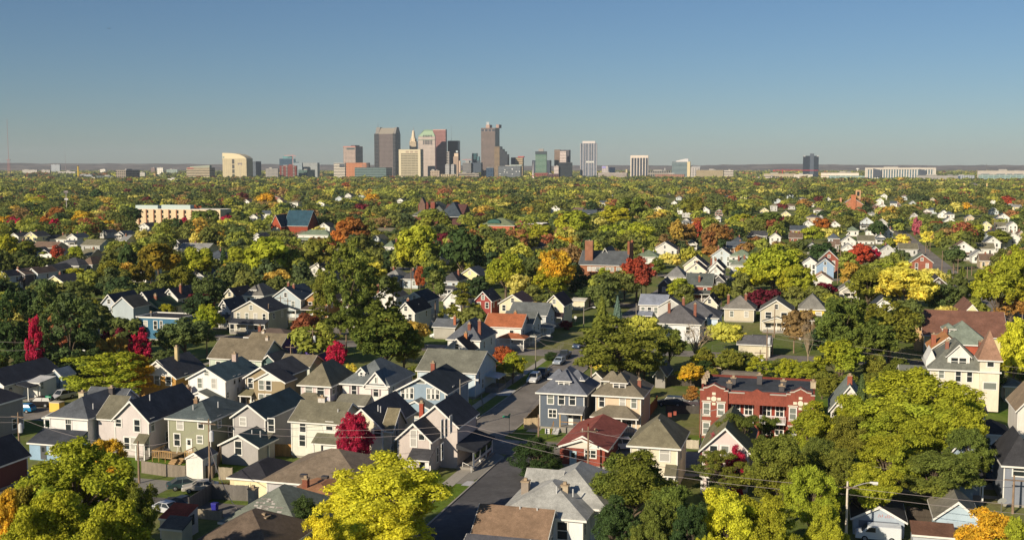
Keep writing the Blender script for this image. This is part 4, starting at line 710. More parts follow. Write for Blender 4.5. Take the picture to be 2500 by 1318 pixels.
mid('cream house with narrower gable, middle of the three stepped cream gables', 7, (1800, 150), 1980, 4.6, 9, 'gf', 2.8, c(236, 226, 204), c(76, 74, 78), n=2, chim=[(.5, .3, .3)])
mid('dark low gable in front of the three stepped cream gables', 7, (1765, 165), 1930, 3.4, 8, 'gf', 2.2, c(176, 170, 160), c(84, 84, 88), n=1)
mid('white house with two gables one above the other, white porch at its right', 7, (2012, 130), 2145, 5.8, 10, 'gf', 2.6, W2, c(72, 74, 80), n=1, chim=[(.1, .3, .8), (.4, .3, .6)], lm='the white house with two stacked gables')
mid('lower white gabled front before the stacked-gable house', 7, (2005, 175), 2140, 4.6, 6, 'gf', 2.4, W2, c(84, 84, 88), n=1, porch=('shed', .5, 1.3))
mid('white house with green-grey hip roof, two chimneys and a porch', 7, (2210, 105), 2415, 5.6, 10, 'hip', 3.0, W2, c(126, 134, 122), chim=[(.35, .2, .4), (.6, .3, .6)], porch=('hip', 0, 1), n=3, lm='the green-grey hip-roofed house')
mid('charcoal garage gable beneath the stacked-gable house', 7, (2050, 245), 2150, 2.8, 7, 'gf', 1.8, c(104, 104, 108), c(76, 76, 80), n=1)
mid('stone-coloured two-storey house with gable porch among bare branches', 8, (65, 515), 355, 5.6, 10, 'gf', 2.6, c(206, 198, 178), c(104, 104, 98), porch=('gf', .1, .95), n=2, ww=1.4, lm='the stone-coloured house')
mid('yellow boarded house with grey pyramid roof beside the big green trees', 8, (425, 510), 660, 5.4, 9, 'hip', 3.6, c(228, 200, 84), c(130, 128, 122), porch=('shed', 0, 1), n=2, ww=1.3, lm='the yellow boarded house')
h = H_('garage', 'dark-roofed cream garage below the stone-coloured house', 8, (-5, 840), 150, 2.8, 8, 'gs', 1.6, c(214, 205, 184), c(72, 72, 78), None, cat='garage')
mid('white gable with blue-black roof peeking through the trees right of the yellow house', 8, (1100, 490), 1295, 4.8, 10, 'gf', 2.6, W2, c(66, 72, 82), n=1)
mid('pale blue gabled house standing before the brick house with green roof', 8, (580, 105), 742, 5.0, 10, 'gf', 2.6, c(150, 176, 204), c(88, 92, 98), n=1, lm='the pale blue gable')
mid('white gabled house left of the pale blue gable', 8, (447, 85), 592, 5.2, 10, 'gf', 2.2, W2, c(74, 78, 84), n=2)
mid('brick house with steep green roof and white attic window', 8, (608, 48), 785, 5.6, 9, 'gf', 3.6, c(150, 88, 74), c(118, 132, 116), mat='brick', n=2, lm='the brick house with the green roof')
mid('white house with light brown roof above the maroon tree', 8, (532, 240), 722, 4.0, 10, 'gf', 2.2, W2, c(196, 158, 128), n=1)
mid('white bungalow with low grey gable right of the maroon tree', 8, (795, 330), 980, 3.4, 10, 'gf', 2.2, c(222, 218, 208), c(128, 128, 124), n=2, porch=('gf', .2, .9), lm='the low white bungalow')
mid('dark-walled house with long white gable edge behind the pale yellow tree', 8, (1600, 300), 1815, 4.6, 11, 'gf', 3.0, c(86, 74, 70), c(70, 68, 70), n=1)
mid('brick house with white gable and green-grey roof near the poles', 8, (1458, 72), 1655, 5.0, 10, 'gf', 3.0, c(154, 96, 80), c(116, 124, 112), mat='brick', n=2)
# ------------------------------------------------------------------ the far rows: (zoom, left, y of the eaves, right, storeys, kind, wall, roof, rise)
COLN = {'w': ('white', W2), 'y': ('butter yellow', c(234, 222, 170)), 'b': ('pale blue', c(196, 206, 212)), 'g': ('light grey', c(196, 196, 194)), 'm': ('mint green', c(206, 220, 196)),
        't': ('tan', c(206, 186, 156)), 'r': ('brick red', c(146, 92, 78)), 'd': ('charcoal', c(96, 92, 96)), 'n': ('brown', c(140, 112, 92))}
ROOFN = {'k': ('black', BLACKR), 's': ('slate grey', SLATE), 'o': ('olive', OLIVE), 'g': ('pale grey', c(150, 150, 148)), 'n': ('brown', c(126, 106, 92)), 'e': ('green', c(118, 132, 112)), 't': ('teal', TEAL)}
FAR = '''9 240 612 355 2 gf y k;9 95 612 175 2 gf w k;9 412 636 478 1 gf w k;9 535 642 640 1 hip w o;9 640 625 735 2 gf w s;9 775 700 950 1 gs g o;9 300 722 520 1 gs t n;9 368 785 490 1 gf w k;
9 755 795 860 1 gs t o;9 515 890 752 2 hip g k;9 755 882 880 2 hip g n;9 108 972 238 2 gf d n;9 260 962 360 2 gf b n;9 397 932 518 2 gf m k;9 445 1042 600 1 gf y k;9 -20 990 62 2 gf b k;
9 1785 1002 1960 1 gf g s;9 1325 522 1422 2 gf w k;9 950 580 1020 1 gf g k;9 1120 590 1180 1 gf w s;9 1142 655 1205 1 gs w g;9 2405 640 2500 2 gf w k;9 1700 735 1975 1 gs w g;9 1280 925 1390 2 hip w o;
9 130 690 200 1 gf b k;9 250 760 330 1 gf w k;9 1660 680 1720 1 gf g k;9 1950 810 2120 1 hip g s;
10 690 525 800 2 gf w k;10 500 600 800 2 hip w e;10 425 608 600 1 hip r n;10 1190 640 1290 2 gf b o;10 1245 580 1390 1 gs g o;10 1322 712 1415 2 hip w e;10 740 800 870 2 gs t o;10 810 785 900 1 gf w k;10 620 910 755 1 gf w k;10 752 968 838 1 gf w s;
10 1790 820 1870 1 gf w s;10 1300 1010 1480 1 hip w g;10 1490 1020 1640 1 hip b k;10 1870 1040 2020 2 hip b k;10 2035 985 2235 2 gf y s;10 40 430 110 2 gf w s;10 120 400 230 1 gs w s;10 200 250 330 1 gf r n;10 945 225 1005 2 gf w k;10 60 620 160 1 gf w k;
11 1322 785 1545 2 hip w e;11 1492 715 1712 2 gf w k;11 2035 770 2220 2 gf b k;11 2205 780 2410 2 hip w e;11 2175 700 2340 1 gs n s;11 1765 455 1835 1 gf w s;11 1850 465 1920 1 gf w n;11 1665 285 1715 1 gf w s;11 2070 370 2140 1 gf r n;11 800 380 960 1 gs g s;11 965 362 1100 1 gs g n;
11 410 500 530 1 hip b k;11 340 650 430 1 gf w k;11 330 690 470 1 hip w k;11 1150 335 1195 1 gf w s;11 2070 425 2120 1 gf w g;11 1780 560 1860 1 gf w s;11 1800 660 1900 1 gf w s;11 2210 650 2335 1 hip n s;
12 147 602 250 2 gf w s;12 340 540 470 2 gs r s;12 330 612 445 2 gs r n;12 452 485 555 2 gf w g;12 702 490 800 2 gf w n;12 857 545 970 1 hip w e;12 987 462 1105 2 gf b k;12 1132 472 1240 2 gf g n;12 1037 550 1150 1 gf w s;12 1202 552 1290 2 gf w k;12 807 640 945 2 gf w s;12 965 638 1115 2 gs w o;
12 1130 612 1225 1 gf w s;12 1297 640 1395 2 hip g s;12 810 712 935 2 gf w g;12 1172 725 1310 1 gf g s;12 1347 715 1515 1 gs g o;12 1092 720 1160 1 gf w s;12 1837 712 2045 2 gf w n;12 2072 712 2225 1 gs w o;12 2142 650 2285 2 gf w s;12 2302 622 2490 2 gf w o;
12 2102 492 2200 2 gf y s;12 2242 505 2390 1 gs g o;12 2357 492 2440 2 gf w g;12 2237 430 2305 1 gf w s;12 2022 775 2150 1 gf w g;12 2095 822 2220 1 gs t n;12 1707 390 1810 1 gf w s;12 1557 375 1645 1 gf w n;12 1762 452 1860 1 gf w s;12 690 615 790 1 hip b s;12 740 675 790 1 gs n n;12 1097 322 1165 1 gf r n;12 1165 315 1225 1 gf w n;12 2450 570 2500 1 gf t n;12 2155 570 2290 2 hip b k;12 -60 590 120 1 gs d k;12 500 690 580 1 gf w s;12 690 700 745 1 gs t n;12 600 420 640 1 gf w g;12 1290 300 1360 1 gf r n'''
for row in FAR.replace('\n', '').split(';'):
    z, xl, ye, xr, st, kind, wc, rc = row.split(); z, xl, ye, xr, st = int(z), float(xl), float(ye), float(xr), int(st)
    H = 5.2 if st == 2 else 3.4; wn, wcol = COLN[wc]; rn, rcol = ROOFN[rc]
    j = rnd.uniform(.9, 1.08); wcol = tuple(min(.86, q * j) for q in wcol[:3]) + (1,); j = rnd.uniform(.85, 1.2); rcol = tuple(q * j for q in rcol[:3]) + (1,)
    wd = max(4.5, (xr - xl) * ZM[z][2] / F * onz(*zp(z, xl, ye), H).y)
    rise = {'gf': min(3.4, wd * .36), 'gs': 2.6, 'hip': 2.6}[kind]
    kn = {'gf': 'front-gabled', 'gs': 'side-gabled', 'hip': 'hip-roofed'}[kind]
    pz = rnd.random() < .5
    mid(None, z, (xl, ye), xr, H, 10, kind, rise, wcol, rcol, n=2 if wd < 8 else 3, porch=('shed' if rnd.random() < .6 else 'gf', 0, 1) if pz else None,
        chim=[(rnd.uniform(.2, .8), rnd.uniform(.3, .7), .7)] if rnd.random() < .55 else None, mat='brick' if wc == 'r' else 'siding', side=1,
        words=f'{wn} {kn} house with {rn} roof')

# the last roofs that show as small pale flecks in the canopy
r9 = random.Random(21); done = []
for k in range(400):
    if len(done) >= 64: break
    y = r9.uniform(466, 532); x = r9.uniform(20, 2480) if r9.random() < .55 else r9.uniform(1500, 2480)
    if any(abs(x - a) < 34 and abs(y - b) < 9 for a, b in done) or any(a < x < b and c0 < y < d0 for a, b, c0, d0 in ((300, 560, 470, 560), (640, 780, 505, 575), (980, 1260, 470, 560), (2030, 2130, 460, 515), (2290, 2460, 430, 490))): continue
    done.append((x, y)); st = r9.random() < .5; H = 5.2 if st else 3.4; Yd = onz(x, y, H).y; wd = r9.uniform(6.5, 9.5); kind = r9.choice(['gf', 'gf', 'gf', 'gs', 'hip']); wc = r9.choice('wwwwbygt'); rc = r9.choice('ksogn'); wn, wcol = COLN[wc]; rn, rcol = ROOFN[rc]
    mid(None, 0, (x, y), x + wd * F / Yd, H, 10, kind, wd * .34 if kind == 'gf' else 2.3, wcol, rcol, n=2, side=0, words=f"{wn} {dict(gf='front-gabled', gs='side-gabled', hip='hip-roofed')[kind]} house with {rn} roof")
# ------------------------------------------------------------------ bigger buildings among the trees
h = H_('school_hall', 'big brick hall with slate roof, tall square chimney and a crenellated end wall', 11, (812, 858), 1235, 5.6, 16, 'gs', (1050, 730), c(160, 108, 80), c(94, 98, 102), 'the slate-roofed brick hall', mat='brick', cat='building')
h.chimney(3.2, 3, 6, 14.6, c(152, 106, 84), 3.0, d=2.0); h.part(MB().box(h.w - .2, h.w + .6, 6, 15, 4, 13.6).box(h.w - .2, h.w + .6, 6, 7.6, 13.6, 14.4).box(h.w - .2, h.w + .6, 13.4, 15, 13.6, 14.4), 'end_parapet', 'brick', c(150, 96, 72))
h.walls('hip', h.w * .35, h.w * .62, 9, 22, 4, 7.5, 0, c(160, 108, 80), name='rear_wing', mat='brick'); h.roof('gf', h.w * .35, h.w * .62, 7, 22, 7.5, 4, c(94, 98, 102), .3, name='rear_wing_roof')
for x in (905, 985, 1075, 1172): q = h.front(x, 880); h.put_window((q[0], -.003, 4.2), 'f', 1.3, 1.4, 'v'); h.put_window((q[0] + 1.7, -.003, 4.2), 'f', 1.1, 1.4, 'v')
h = H_('church', 'brick church with steep teal roof and a broad arched front window', 10, (240, 512), 335, 6.5, 30, 'gf', 6.5, c(172, 84, 60), c(58, 84, 96), 'the teal-roofed brick church', mat='brick', cat='church')
h.walls('gs', h.w - 1, h.w + 15, 6, 22, 0, 6.5, 7.5, c(150, 74, 56), name='transept', mat='brick'); h.roof('gs', h.w - 1, h.w + 15, 6, 22, 6.5, 9, c(52, 82, 98), .4, name='transept_roof')
mb = MB(); m_ = h.w / 2; mb.prism([(m_ - 3.4, .5), (m_ + 3.4, .5)] + [(m_ + 3.4 * math.cos(a), 3 + 2.6 * math.sin(a)) for a in np.linspace(0, math.pi, 12)], -.15, -.01, 'y'); h.part(mb, 'arched_window', 'trim', c(214, 206, 184))
h = H_('school_building', 'large old brick school with broad grey hip roof and pointed red turrets', 10, (1575, 420), 1925, 9, 34, 'hip', 9.5, c(120, 74, 64), c(104, 108, 100), 'the old school with red turrets', mat='brick', cat='school')
h.walls('gs', h.w * .8, h.w * 1.35, 4, 26, 0, 8, 9, c(96, 66, 64), name='side_wing', mat='brick'); h.roof('hip', h.w * .7, h.w * 1.35, 2, 28, 9, 9.5, c(68, 78, 88), .4, name='side_wing_roof')
for x in (.12, .3): 
    t = h.walls('hip', h.w * x, h.w * x + 2.6, 6, 8.6, 8, 17, 0, c(130, 72, 62), name='turret', mat='brick'); h.roof('hip', h.w * x, h.w * x + 2.6, 6, 8.6, 17, 1.6, c(120, 66, 58), .1, parent=t, name='turret_roof', trim=False)
t = h.walls('gf', h.w * .15, h.w * .32, 5, 9, 8, 17, 4.5, c(120, 96, 86), name='belfry', mat='brick'); h.roof('gf', h.w * .15, h.w * .32, 5, 9, 17, 4.8, c(90, 96, 96), .2, parent=t, name='belfry_roof', trim=False); h.chimney(h.w * .52, 7, 14, 18.5, c(140, 80, 68), 3.0)
h = H_('school_building', 'low brick school with green hip roof and a half-round teal dormer', 10, (2222, 510), 2560, 5, 22, 'hip', 4.5, c(190, 110, 84), c(128, 138, 108), 'the low brick school', mat='brick', cat='school')
h.part(MB().prism([(h.w * .4 + 4.4 * math.cos(a), 6.6 + 2.4 * math.sin(a)) for a in np.linspace(0, math.pi, 12)], 1.6, 6, 'y'), 'half_round_dormer', 'trim', c(50, 96, 88))
h.walls('box', h.w, h.w + 18, 3, 18, 0, 6.2, 0, c(96, 60, 58), name='gymnasium', mat='brick'); h.roof('flat', h.w, h.w + 18, 3, 18, 6.2, 0, c(226, 220, 214), name='gymnasium_roof')
h = H_('church', 'orange brick church with square tower at its corner and grey roof', 12, (815, 300), 1015, 8, 24, 'gf', 6.5, c(178, 122, 94), c(110, 120, 120), 'the orange brick church', mat='brick', cat='church')
t = h.walls('box', h.w * .42, h.w * .65, -1, 4, 0, 17, 0, c(182, 116, 84), name='tower', mat='brick'); h.roof('flat', h.w * .42, h.w * .65, -1, 4, 17, 0, c(150, 90, 66), parent=t, name='tower_roof', trim=False)
t = h.walls('box', h.w * .66, h.w * .9, 22, 28, 0, 21, 0, c(196, 158, 122), name='bell_tower', mat='brick'); h.part(MB().box(h.w * .72, h.w * .84, 21.9, 21.99, 15.5, 19.5), 'belfry_opening', 'glass', parent=t); h.chimney(-1, 5, 0, 14, c(200, 150, 120), 1.6)
h = H_('school_building', 'long cream three-storey school with brown window piers and a flat roof', 9, (1232, 352), 2100, 11.5, 16, 'flat', 0, c(222, 200, 164), c(120, 116, 110), 'the long cream school', cat='school')
mb = MB(); pr = MB(); n = 12
for i in range(n):
    x = h.w * (i + .25) / n; pr.box(x, x + .8, -.5, -.02, 0, 11.2)
    for z in (1.4, 5.0, 8.6): mb.box(x + .9, x + 2.0, -.12, -.02, z, z + 2.2)
h.part(mb, 'window_strip', 'glass'); h.part(pr, 'brick_piers', 'brick', c(150, 106, 84)); h.part(MB().box(h.w * .3, h.w * .62, 7, 12, 11.6, 14.5).box(h.w * .0, h.w * .25, 8, 14, 11.6, 14), 'roof_plant', 'trim', c(190, 205, 200))
h = H_('school_building', 'formal cream school with central hip-roofed block, side pavilions and slim chimneys', 27, (1425, 785), 1755, 9, 22, 'hip', 6.5, c(228, 205, 160), c(116, 112, 112), 'the formal cream school', cat='school')
for a in (1140, 1835):
    x0 = h.front(a, 820)[0]; h.walls('box', x0, x0 + 14, 2, 18, 0, 6, 0, c(228, 205, 160), name='pavilion'); h.roof('hip', x0, x0 + 14, 2, 18, 6, 3.6, c(120, 116, 116), .6, name='pavilion_roof')
for a in (1300, 1435, 1725, 1850): x0 = h.front(a, 700)[0]; h.chimney(x0, 10, 0, 15.5 if a < 1700 or a > 1800 else 12, c(222, 190, 130), 2.0, 'siding')
for x in (1465, 1530, 1592, 1655, 1720): q = h.front(x, 830); h.part(MB().box(q[0] - .8, q[0] + .8, -.15, -.02, 2, 6.5), 'tall_window', 'glass')
# ------------------------------------------------------------------ downtown
G1 = c(60, 72, 86); G2 = c(50, 60, 70)
def FC(*a, **k): return facade(*a, **k)
class Tower:
    """a building given by its front edges and top in the photo at distance Y, with real width, depth and height"""
    def __init__(s, label, z, x0, xf, xr, yt, Y, mt, name='office_tower', cat='office tower', lm=None, roofc=c(120, 118, 116), body=True):
        s.z, s.Y = z, Y; p = ony(*zp(z, x0, yt), Y); q = ony(*zp(z, xf, yt), Y); s.o = Vector((p.x, Y, 0)); s.Hh = p.z; s.sx = (q.x - p.x); s.w = s.sx / math.cos(TH)
        s.ppm = (xf - x0) / s.sx; s.d = max(8, min(70, (xr - xf) / s.ppm / math.sin(TH))) if xr > xf else 22
        s.root = thing(name, label, cat, s.o, -TH, 'buildings of the skyline'); s.x0 = x0; s.yt = yt
        if lm: landmark(lm, (p.x + s.sx / 2, Y, p.z * .5))
        if body:
            s.body = MB().box(0, s.w, 0, s.d, 0, s.Hh - .3).build('wall', mt, s.root); s.part('roof', MB().box(.4, s.w - .4, .4, s.d - .4, s.Hh - .29, s.Hh), roofc)
        if body and cat in ('apartment block', 'office building', 'hospital', 'warehouse', 'civic building', 'parking deck'):
            q = random.Random(len(label)); a = q.uniform(.1, .5) * s.w; s.part('roof_plant', MB().box(a, a + s.w * q.uniform(.15, .35), s.d * .3, s.d * .7, s.Hh + .002, s.Hh + q.uniform(1.5, 4)), c(170, 166, 160)); a = q.uniform(.55, .8) * s.w
            s.part('roof_plant', MB().box(a, a + s.w * .12, s.d * .2, s.d * .5, s.Hh + .002, s.Hh + q.uniform(1, 3)), c(140, 140, 142))
    def X(s, x): return (x - s.x0) / s.ppm / math.cos(TH)
    def Z(s, y): return s.Hh - (y - s.yt) / s.ppm
    def part(s, name, mb, color=(1, 1, 1, 1), mat='plain'): return mb.build(name, mat, s.root, color)
    def blk(s, name, x0, x1, yt, yb=None, color=(1, 1, 1, 1), mat='plain', y0=None, y1=None):
        zb = s.Hh + .002 if yb is None else s.Z(yb); return s.part(name, MB().box(s.X(x0), s.X(x1), s.d * .2 if y0 is None else y0, s.d * .8 if y1 is None else y1, zb, s.Z(yt)), color, mat)
K = 4.3
T = lambda *a, **k: Tower(*a, **k)
PINK = c(214, 190, 184); SAND = c(206, 190, 160); NAVY = c(52, 66, 84)
t = T('pale pink octagonal tower with a dark band under its red roof edge', 23, 278, 503, 592, 575, 4150, FC('facade_pale_pink', c(222, 198, 186), c(120, 112, 112), 6, 4.6, .8, .45), roofc=c(170, 96, 92), lm='the pale pink octagonal tower')
t.blk('dark_band', 338, 490, 592, 628, c(70, 84, 88), y0=-.4, y1=.2); t.blk('roof_edge', 276, 505, 568, 580, c(190, 110, 104), y0=-.5, y1=t.d); t.blk('roof_plant', 390, 470, 548, None, c(90, 84, 86))
t = T('tall granite tower with dark glass corners, pink window grid and sloped stone top', 23, 835, 1215, 1280, 345, 4080, FC('facade_granite', c(146, 132, 130), c(66, 62, 70), 4.7, 3.9 * 1.2, .55, .62), lm='the granite tower with dark corners')
dk = FC('facade_dark_corner', c(104, 104, 108), c(56, 60, 70), 3.2, 14, .72, .92)
t.blk('glass_corner', 832, 916, 345, 1120, mat=dk, y0=-1.2, y1=t.d * .5); t.blk('glass_corner', 1172, 1222, 345, 1120, mat=dk, y0=-1.2, y1=t.d + .5)
z0, z1 = t.Z(350), t.Z(240); t.part('sloped_roof', MB().prism([(-.5, z0), (t.d + .5, z0), (t.d * .62, z1), (t.d * .35, z1)], t.X(916), t.X(1180), 'x'), c(150, 142, 130))
for a, b in ((848, 916), (1184, 1222)): t.part('roof_horn', MB().prism([(0, z0), (t.d, z0), (t.d * .7, t.Z(228)), (t.d * .3, t.Z(228))], t.X(a), t.X(b), 'x'), c(134, 130, 126))
t.part('antenna', MB().tube((t.X(856), t.d * .5, z1), (t.X(856), t.d * .5, t.Z(140)), .7, .4), c(120, 120, 124))
def spire_tower():
    t = T('slim cream historic tower with stepped octagonal crown and spire', 23, 1462, 1582, 1604, 480, 4220, FC('facade_cream_spire', c(224, 206, 178), c(168, 140, 116), 4, 5, .4, .6), lm='the cream spire tower')
    m = (t.X(1520), t.d / 2)
    for r, ya, yb in ((9.5, 480, 400), (7.2, 400, 340), (5.2, 340, 296)): t.part('crown_tier', MB().tube((m[0], m[1], t.Z(ya)), (m[0], m[1], t.Z(yb)), r, r * .9, 8), c(226, 208, 180))
    t.part('crown_tier', MB().tube((m[0], m[1], t.Z(296)), (m[0], m[1], t.Z(282)), 4.4, 2, 8), c(214, 196, 170)); t.part('spire', MB().tube((m[0], m[1], t.Z(284)), (m[0], m[1], t.Z(215)), .8, .3), c(150, 130, 130))
    for dx, dy in ((-8, -8), (8, -8), (8, 8), (-8, 8)): t.part('corner_pinnacle', MB().tube((m[0] + dx, m[1] + dy, t.Z(500)), (m[0] + dx, m[1] + dy, t.Z(425)), 2.6, 1.4, 6), c(222, 200, 170))
spire_tower()
t = T('broad cream office block with long horizontal window bands', 23, 1272, 1665, 1706, 622, 3980, FC('facade_cream_bands', c(208, 196, 166), c(112, 104, 92), 16, 6.0, .94, .36), lm='the broad cream banded block')
t.blk('blank_frieze', 1300, 1640, 630, 695, c(208, 196, 166), y0=-.5, y1=.1)
for a in (1398, 1480, 1560): t.blk('louvre_panel', a, a + 58, 650, 684, c(170, 150, 130), y0=-.7, y1=-.52)
t.blk('plain_end', 1270, 1312, 625, 1160, c(208, 196, 166), y0=-.6, y1=2); t.blk('plain_end', 1622, 1667, 625, 1160, c(208, 196, 166), y0=-.6, y1=2); t.blk('base', 1225, 1640, 1128, 1170, c(150, 90, 84), y0=-6, y1=-.7)
t = T('pale stone tower with copper-green mansard roof and tall top-floor windows', 23, 1616, 1922, 1925, 392, 4120, FC('facade_pale_stone', c(222, 206, 196), c(140, 132, 132), 5.1, 5.0, .42, .42), lm='the green-roofed tower')
t.part('mansard_roof', MB().add([(0, 0, t.Z(392)), (t.w, 0, t.Z(392)), (t.w, t.d, t.Z(392)), (0, t.d, t.Z(392)), (t.X(1720), 6, t.Z(275)), (t.X(1865), 6, t.Z(275)), (t.X(1865), t.d - 4, t.Z(275)), (t.X(1720), t.d - 4, t.Z(275))], [(0, 1, 5, 4), (1, 2, 6, 5), (2, 3, 7, 6), (3, 0, 4, 7), (4, 5, 6, 7)]), c(142, 168, 138))
for i in range(6): t.blk('tall_window', 1708 + i * 29, 1726 + i * 29, 452, 535, c(64, 66, 74), y0=-.5, y1=.2)
for i in range(6): t.blk('attic_window', 1708 + i * 29, 1722 + i * 29, 368, 405, c(64, 66, 74), y0=-.5, y1=3)
t.blk('green_cornice', 1612, 1920, 448, 458, c(120, 140, 120), y0=-.6, y1=-.1)
t = T('rose granite tower with regular small windows, right of the green-roofed tower', 23, 1880, 2112, 2130, 275, 4200, FC('facade_rose', c(178, 128, 124), c(120, 84, 90), 4.4, 5.2, .42, .42), lm='the rose granite tower'); t.blk('roof_edge', 1880, 2112, 268, 282, c(190, 150, 140), y0=-.4, y1=t.d)
t = T('dark blue glass tower with a thin mast beside the rose granite tower', 24, 80, 262, 266, 400, 4250, FC('facade_navy_glass', c(66, 86, 104), c(46, 66, 86), 4, 4, .9, .8, rough=.3)); t.part('antenna', MB().tube((t.X(127), 8, t.Hh), (t.X(127), 8, t.Z(170)), .6, .3), c(130, 140, 150))
t = T('narrow banded white and dark slab beside the dark blue glass tower', 24, 66, 106, 110, 565, 4150, FC('facade_banded_slab', c(206, 198, 192), c(70, 74, 84), 8, 6, .8, .6))
t = T('slender tan art-deco tower with a dark sign cube on top', 24, 165, 243, 250, 640, 4050, FC('facade_tan_deco', c(206, 180, 158), c(160, 132, 116), 3.5, 5, .35, .75), lm='the slender tan tower')
t.blk('crown', 178, 240, 590, None, c(210, 186, 160)); t.blk('sign_cube', 203, 240, 548, 592, c(44, 52, 60)); t.blk('sign_face', 207, 236, 553, 578, c(190, 200, 205), y0=t.d * .2 - .5, y1=t.d * .2 - .05); t.blk('side_shaft', 250, 274, 705, 885, c(196, 170, 150))
T('pair of small pale grey apartment blocks, left block of the two', 24, 42, 106, 118, 762, 3950, FC('facade_grey_flats', c(196, 194, 196), c(110, 116, 126), 5, 6, .45, .5), name='apartment_block', cat='apartment block')
T('pair of small pale grey apartment blocks, right block of the two', 24, 130, 178, 210, 762, 3940, FC('facade_grey_flats_b', c(200, 198, 198), c(104, 112, 124), 5, 6, .5, .5), name='apartment_block', cat='apartment block')
t = T('stepped grey office building with pointed centre below the teal tower', 24, 308, 440, 470, 735, 4020, FC('facade_grey_steps', c(150, 148, 150), c(100, 104, 112), 3.4, 5, .5, .6)); t.blk('centre_step', 345, 402, 705, None, c(150, 148, 148)); t.blk('dark_block', 440, 580, 735, 880, NAVY, y0=10, y1=30)
t = T('teal glass tower with a stepped shoulder on its right', 24, 452, 520, 540, 590, 4300, FC('facade_teal', c(86, 128, 136), c(62, 108, 122), 4, 4, .9, .8, rough=.3)); t.blk('shoulder', 520, 556, 640, 720, c(70, 112, 124)); t.blk('pink_side', 448, 468, 640, 730, c(210, 180, 172), y0=-.5, y1=2); t.blk('low_block', 490, 572, 700, 740, c(56, 72, 88), y0=-1, y1=6)
t = T('tallest tower, grey-brown with fine horizontal bands and two rooftop blocks', 24, 590, 806, 870, 205, 4090, FC('facade_brown_bands', c(176, 156, 148), c(96, 90, 94), 60, 4.05, 1, .55), lm='the tallest banded tower')
t.blk('dark_band', 594, 802, 228, 256, c(52, 60, 76), y0=-.4, y1=.1)
for x in (640, 695, 748): t.blk('band_pier', x, x + 8, 226, 258, c(176, 156, 148), y0=-.6, y1=-.42)
t.blk('roof_block', 650, 706, 155, None, c(178, 150, 138)); t.blk('roof_block', 806, 850, 155, None, c(168, 140, 132)); t.part('dish_mast', MB().box(t.X(660), t.X(698), 12, 15, t.Z(152), t.Z(140)).box(t.X(656), t.X(700), 12, 14, t.Z(125), t.Z(117)).tube((t.X(668), 13, t.Z(155)), (t.X(668), 13, t.Z(117)), .7).tube((t.X(690), 13, t.Z(155)), (t.X(690), 13, t.Z(117)), .7), c(220, 214, 212))
t = T('tan banded tower stepping down in dark glass on its right', 24, 792, 872, 872, 485, 3990, FC('facade_tan_bands', c(190, 164, 132), c(96, 84, 78), 60, 4.3, 1, .5), lm='the stepped tan tower'); dg = FC('facade_dark_steps', c(84, 88, 96), c(58, 66, 80), 60, 4.3, 1, .6)
for a, b, y in ((872, 892, 488), (892, 928, 526), (928, 962, 562), (962, 995, 606)): t.blk('glass_step', a, b, y, 950, mat=dg, y0=1, y1=22)
t = T('grey apartment block with white balconies and a curved roof edge', 24, 852, 1190, 1212, 785, 3900, FC('facade_balconies', c(128, 134, 142), c(88, 96, 108), 5, 5.6, .62, .5), name='apartment_block', cat='apartment block', lm='the grey balcony block'); t.blk('roof_edge', 1030, 1206, 765, None, c(150, 160, 156)); r_ = random.Random(3)
for i in range(9): x = 870 + r_.random() * 300; y = 815 + r_.random() * 100; t.blk('balcony', x, x + 14, y, y + 12, c(226, 226, 226), y0=-.8, y1=-.02)
t = T('tan office tower with dark glass left side and red roof sign, behind the balcony block', 24, 1112, 1225, 1245, 655, 4030, FC('facade_tan_dark', c(196, 176, 144), c(150, 130, 108), 60, 7, 1, .3)); t.blk('glass_side', 1046, 1112, 655, 950, NAVY, y0=.5, y1=t.d); t.blk('roof_sign', 1145, 1240, 636, None, c(176, 84, 84))
t = T('green glass tower with pale bands between two dark wings', 24, 1420, 1588, 1592, 565, 4060, FC('facade_green_glass', c(186, 206, 192), c(56, 128, 104), 60, 4.4, 1, .66, rough=.3), lm='the green glass tower'); t.blk('dark_crown', 1418, 1590, 562, 606, c(48, 62, 72), y0=-.5, y1=.2); t.blk('dark_wing', 1368, 1418, 697, 890, c(50, 62, 80), y0=2, y1=24); t.blk('dark_wing', 1592, 1638, 697, 905, c(50, 62, 80), y0=2, y1=24); t.blk('roof_plant', 1465, 1540, 525, None, c(150, 144, 142))
t = T('brown grid-fronted tower behind a slim white tower and a dark low block', 24, 1708, 1795, 1800, 535, 4130, FC('facade_brown_grid', c(170, 146, 130), c(104, 92, 92), 4, 4.6, .55, .6)); t.blk('dark_side', 1800, 1930, 540, 900, c(76, 74, 82), y0=2, y1=26)
T('slim white tower in front of the brown grid-fronted tower', 24, 1794, 1886, 1890, 556, 4080, FC('facade_slim_white', c(226, 210, 204), c(170, 156, 156), 60, 5.6, 1, .36))
T('black glass low block below the slim white tower', 24, 1776, 1975, 1982, 732, 3960, FC('facade_black_glass', c(66, 74, 84), c(44, 54, 62), 60, 4.6, 1, .7, rough=.3), lm='the black glass block')
T('small white banded block left of the black glass block', 24, 1702, 1772, 1775, 785, 3955, FC('facade_white_low', c(226, 210, 206), c(160, 146, 148), 60, 5, 1, .4), name='apartment_block', cat='apartment block')
t = T('white-ribbed tower with blue glass bays and a pale sign band', 24, 2108, 2350, 2362, 440, 4000, FC('facade_white_ribs', c(166, 170, 184), c(84, 108, 136), 6.7, 4.1, .72, .74, ou=.86), lm='the white-ribbed tower'); t.blk('sign_band', 2190, 2310, 708, 735, c(200, 200, 196), y0=-.6, y1=-.05); t.blk('roof_plant', 2135, 2325, 405, None, c(206, 198, 196))
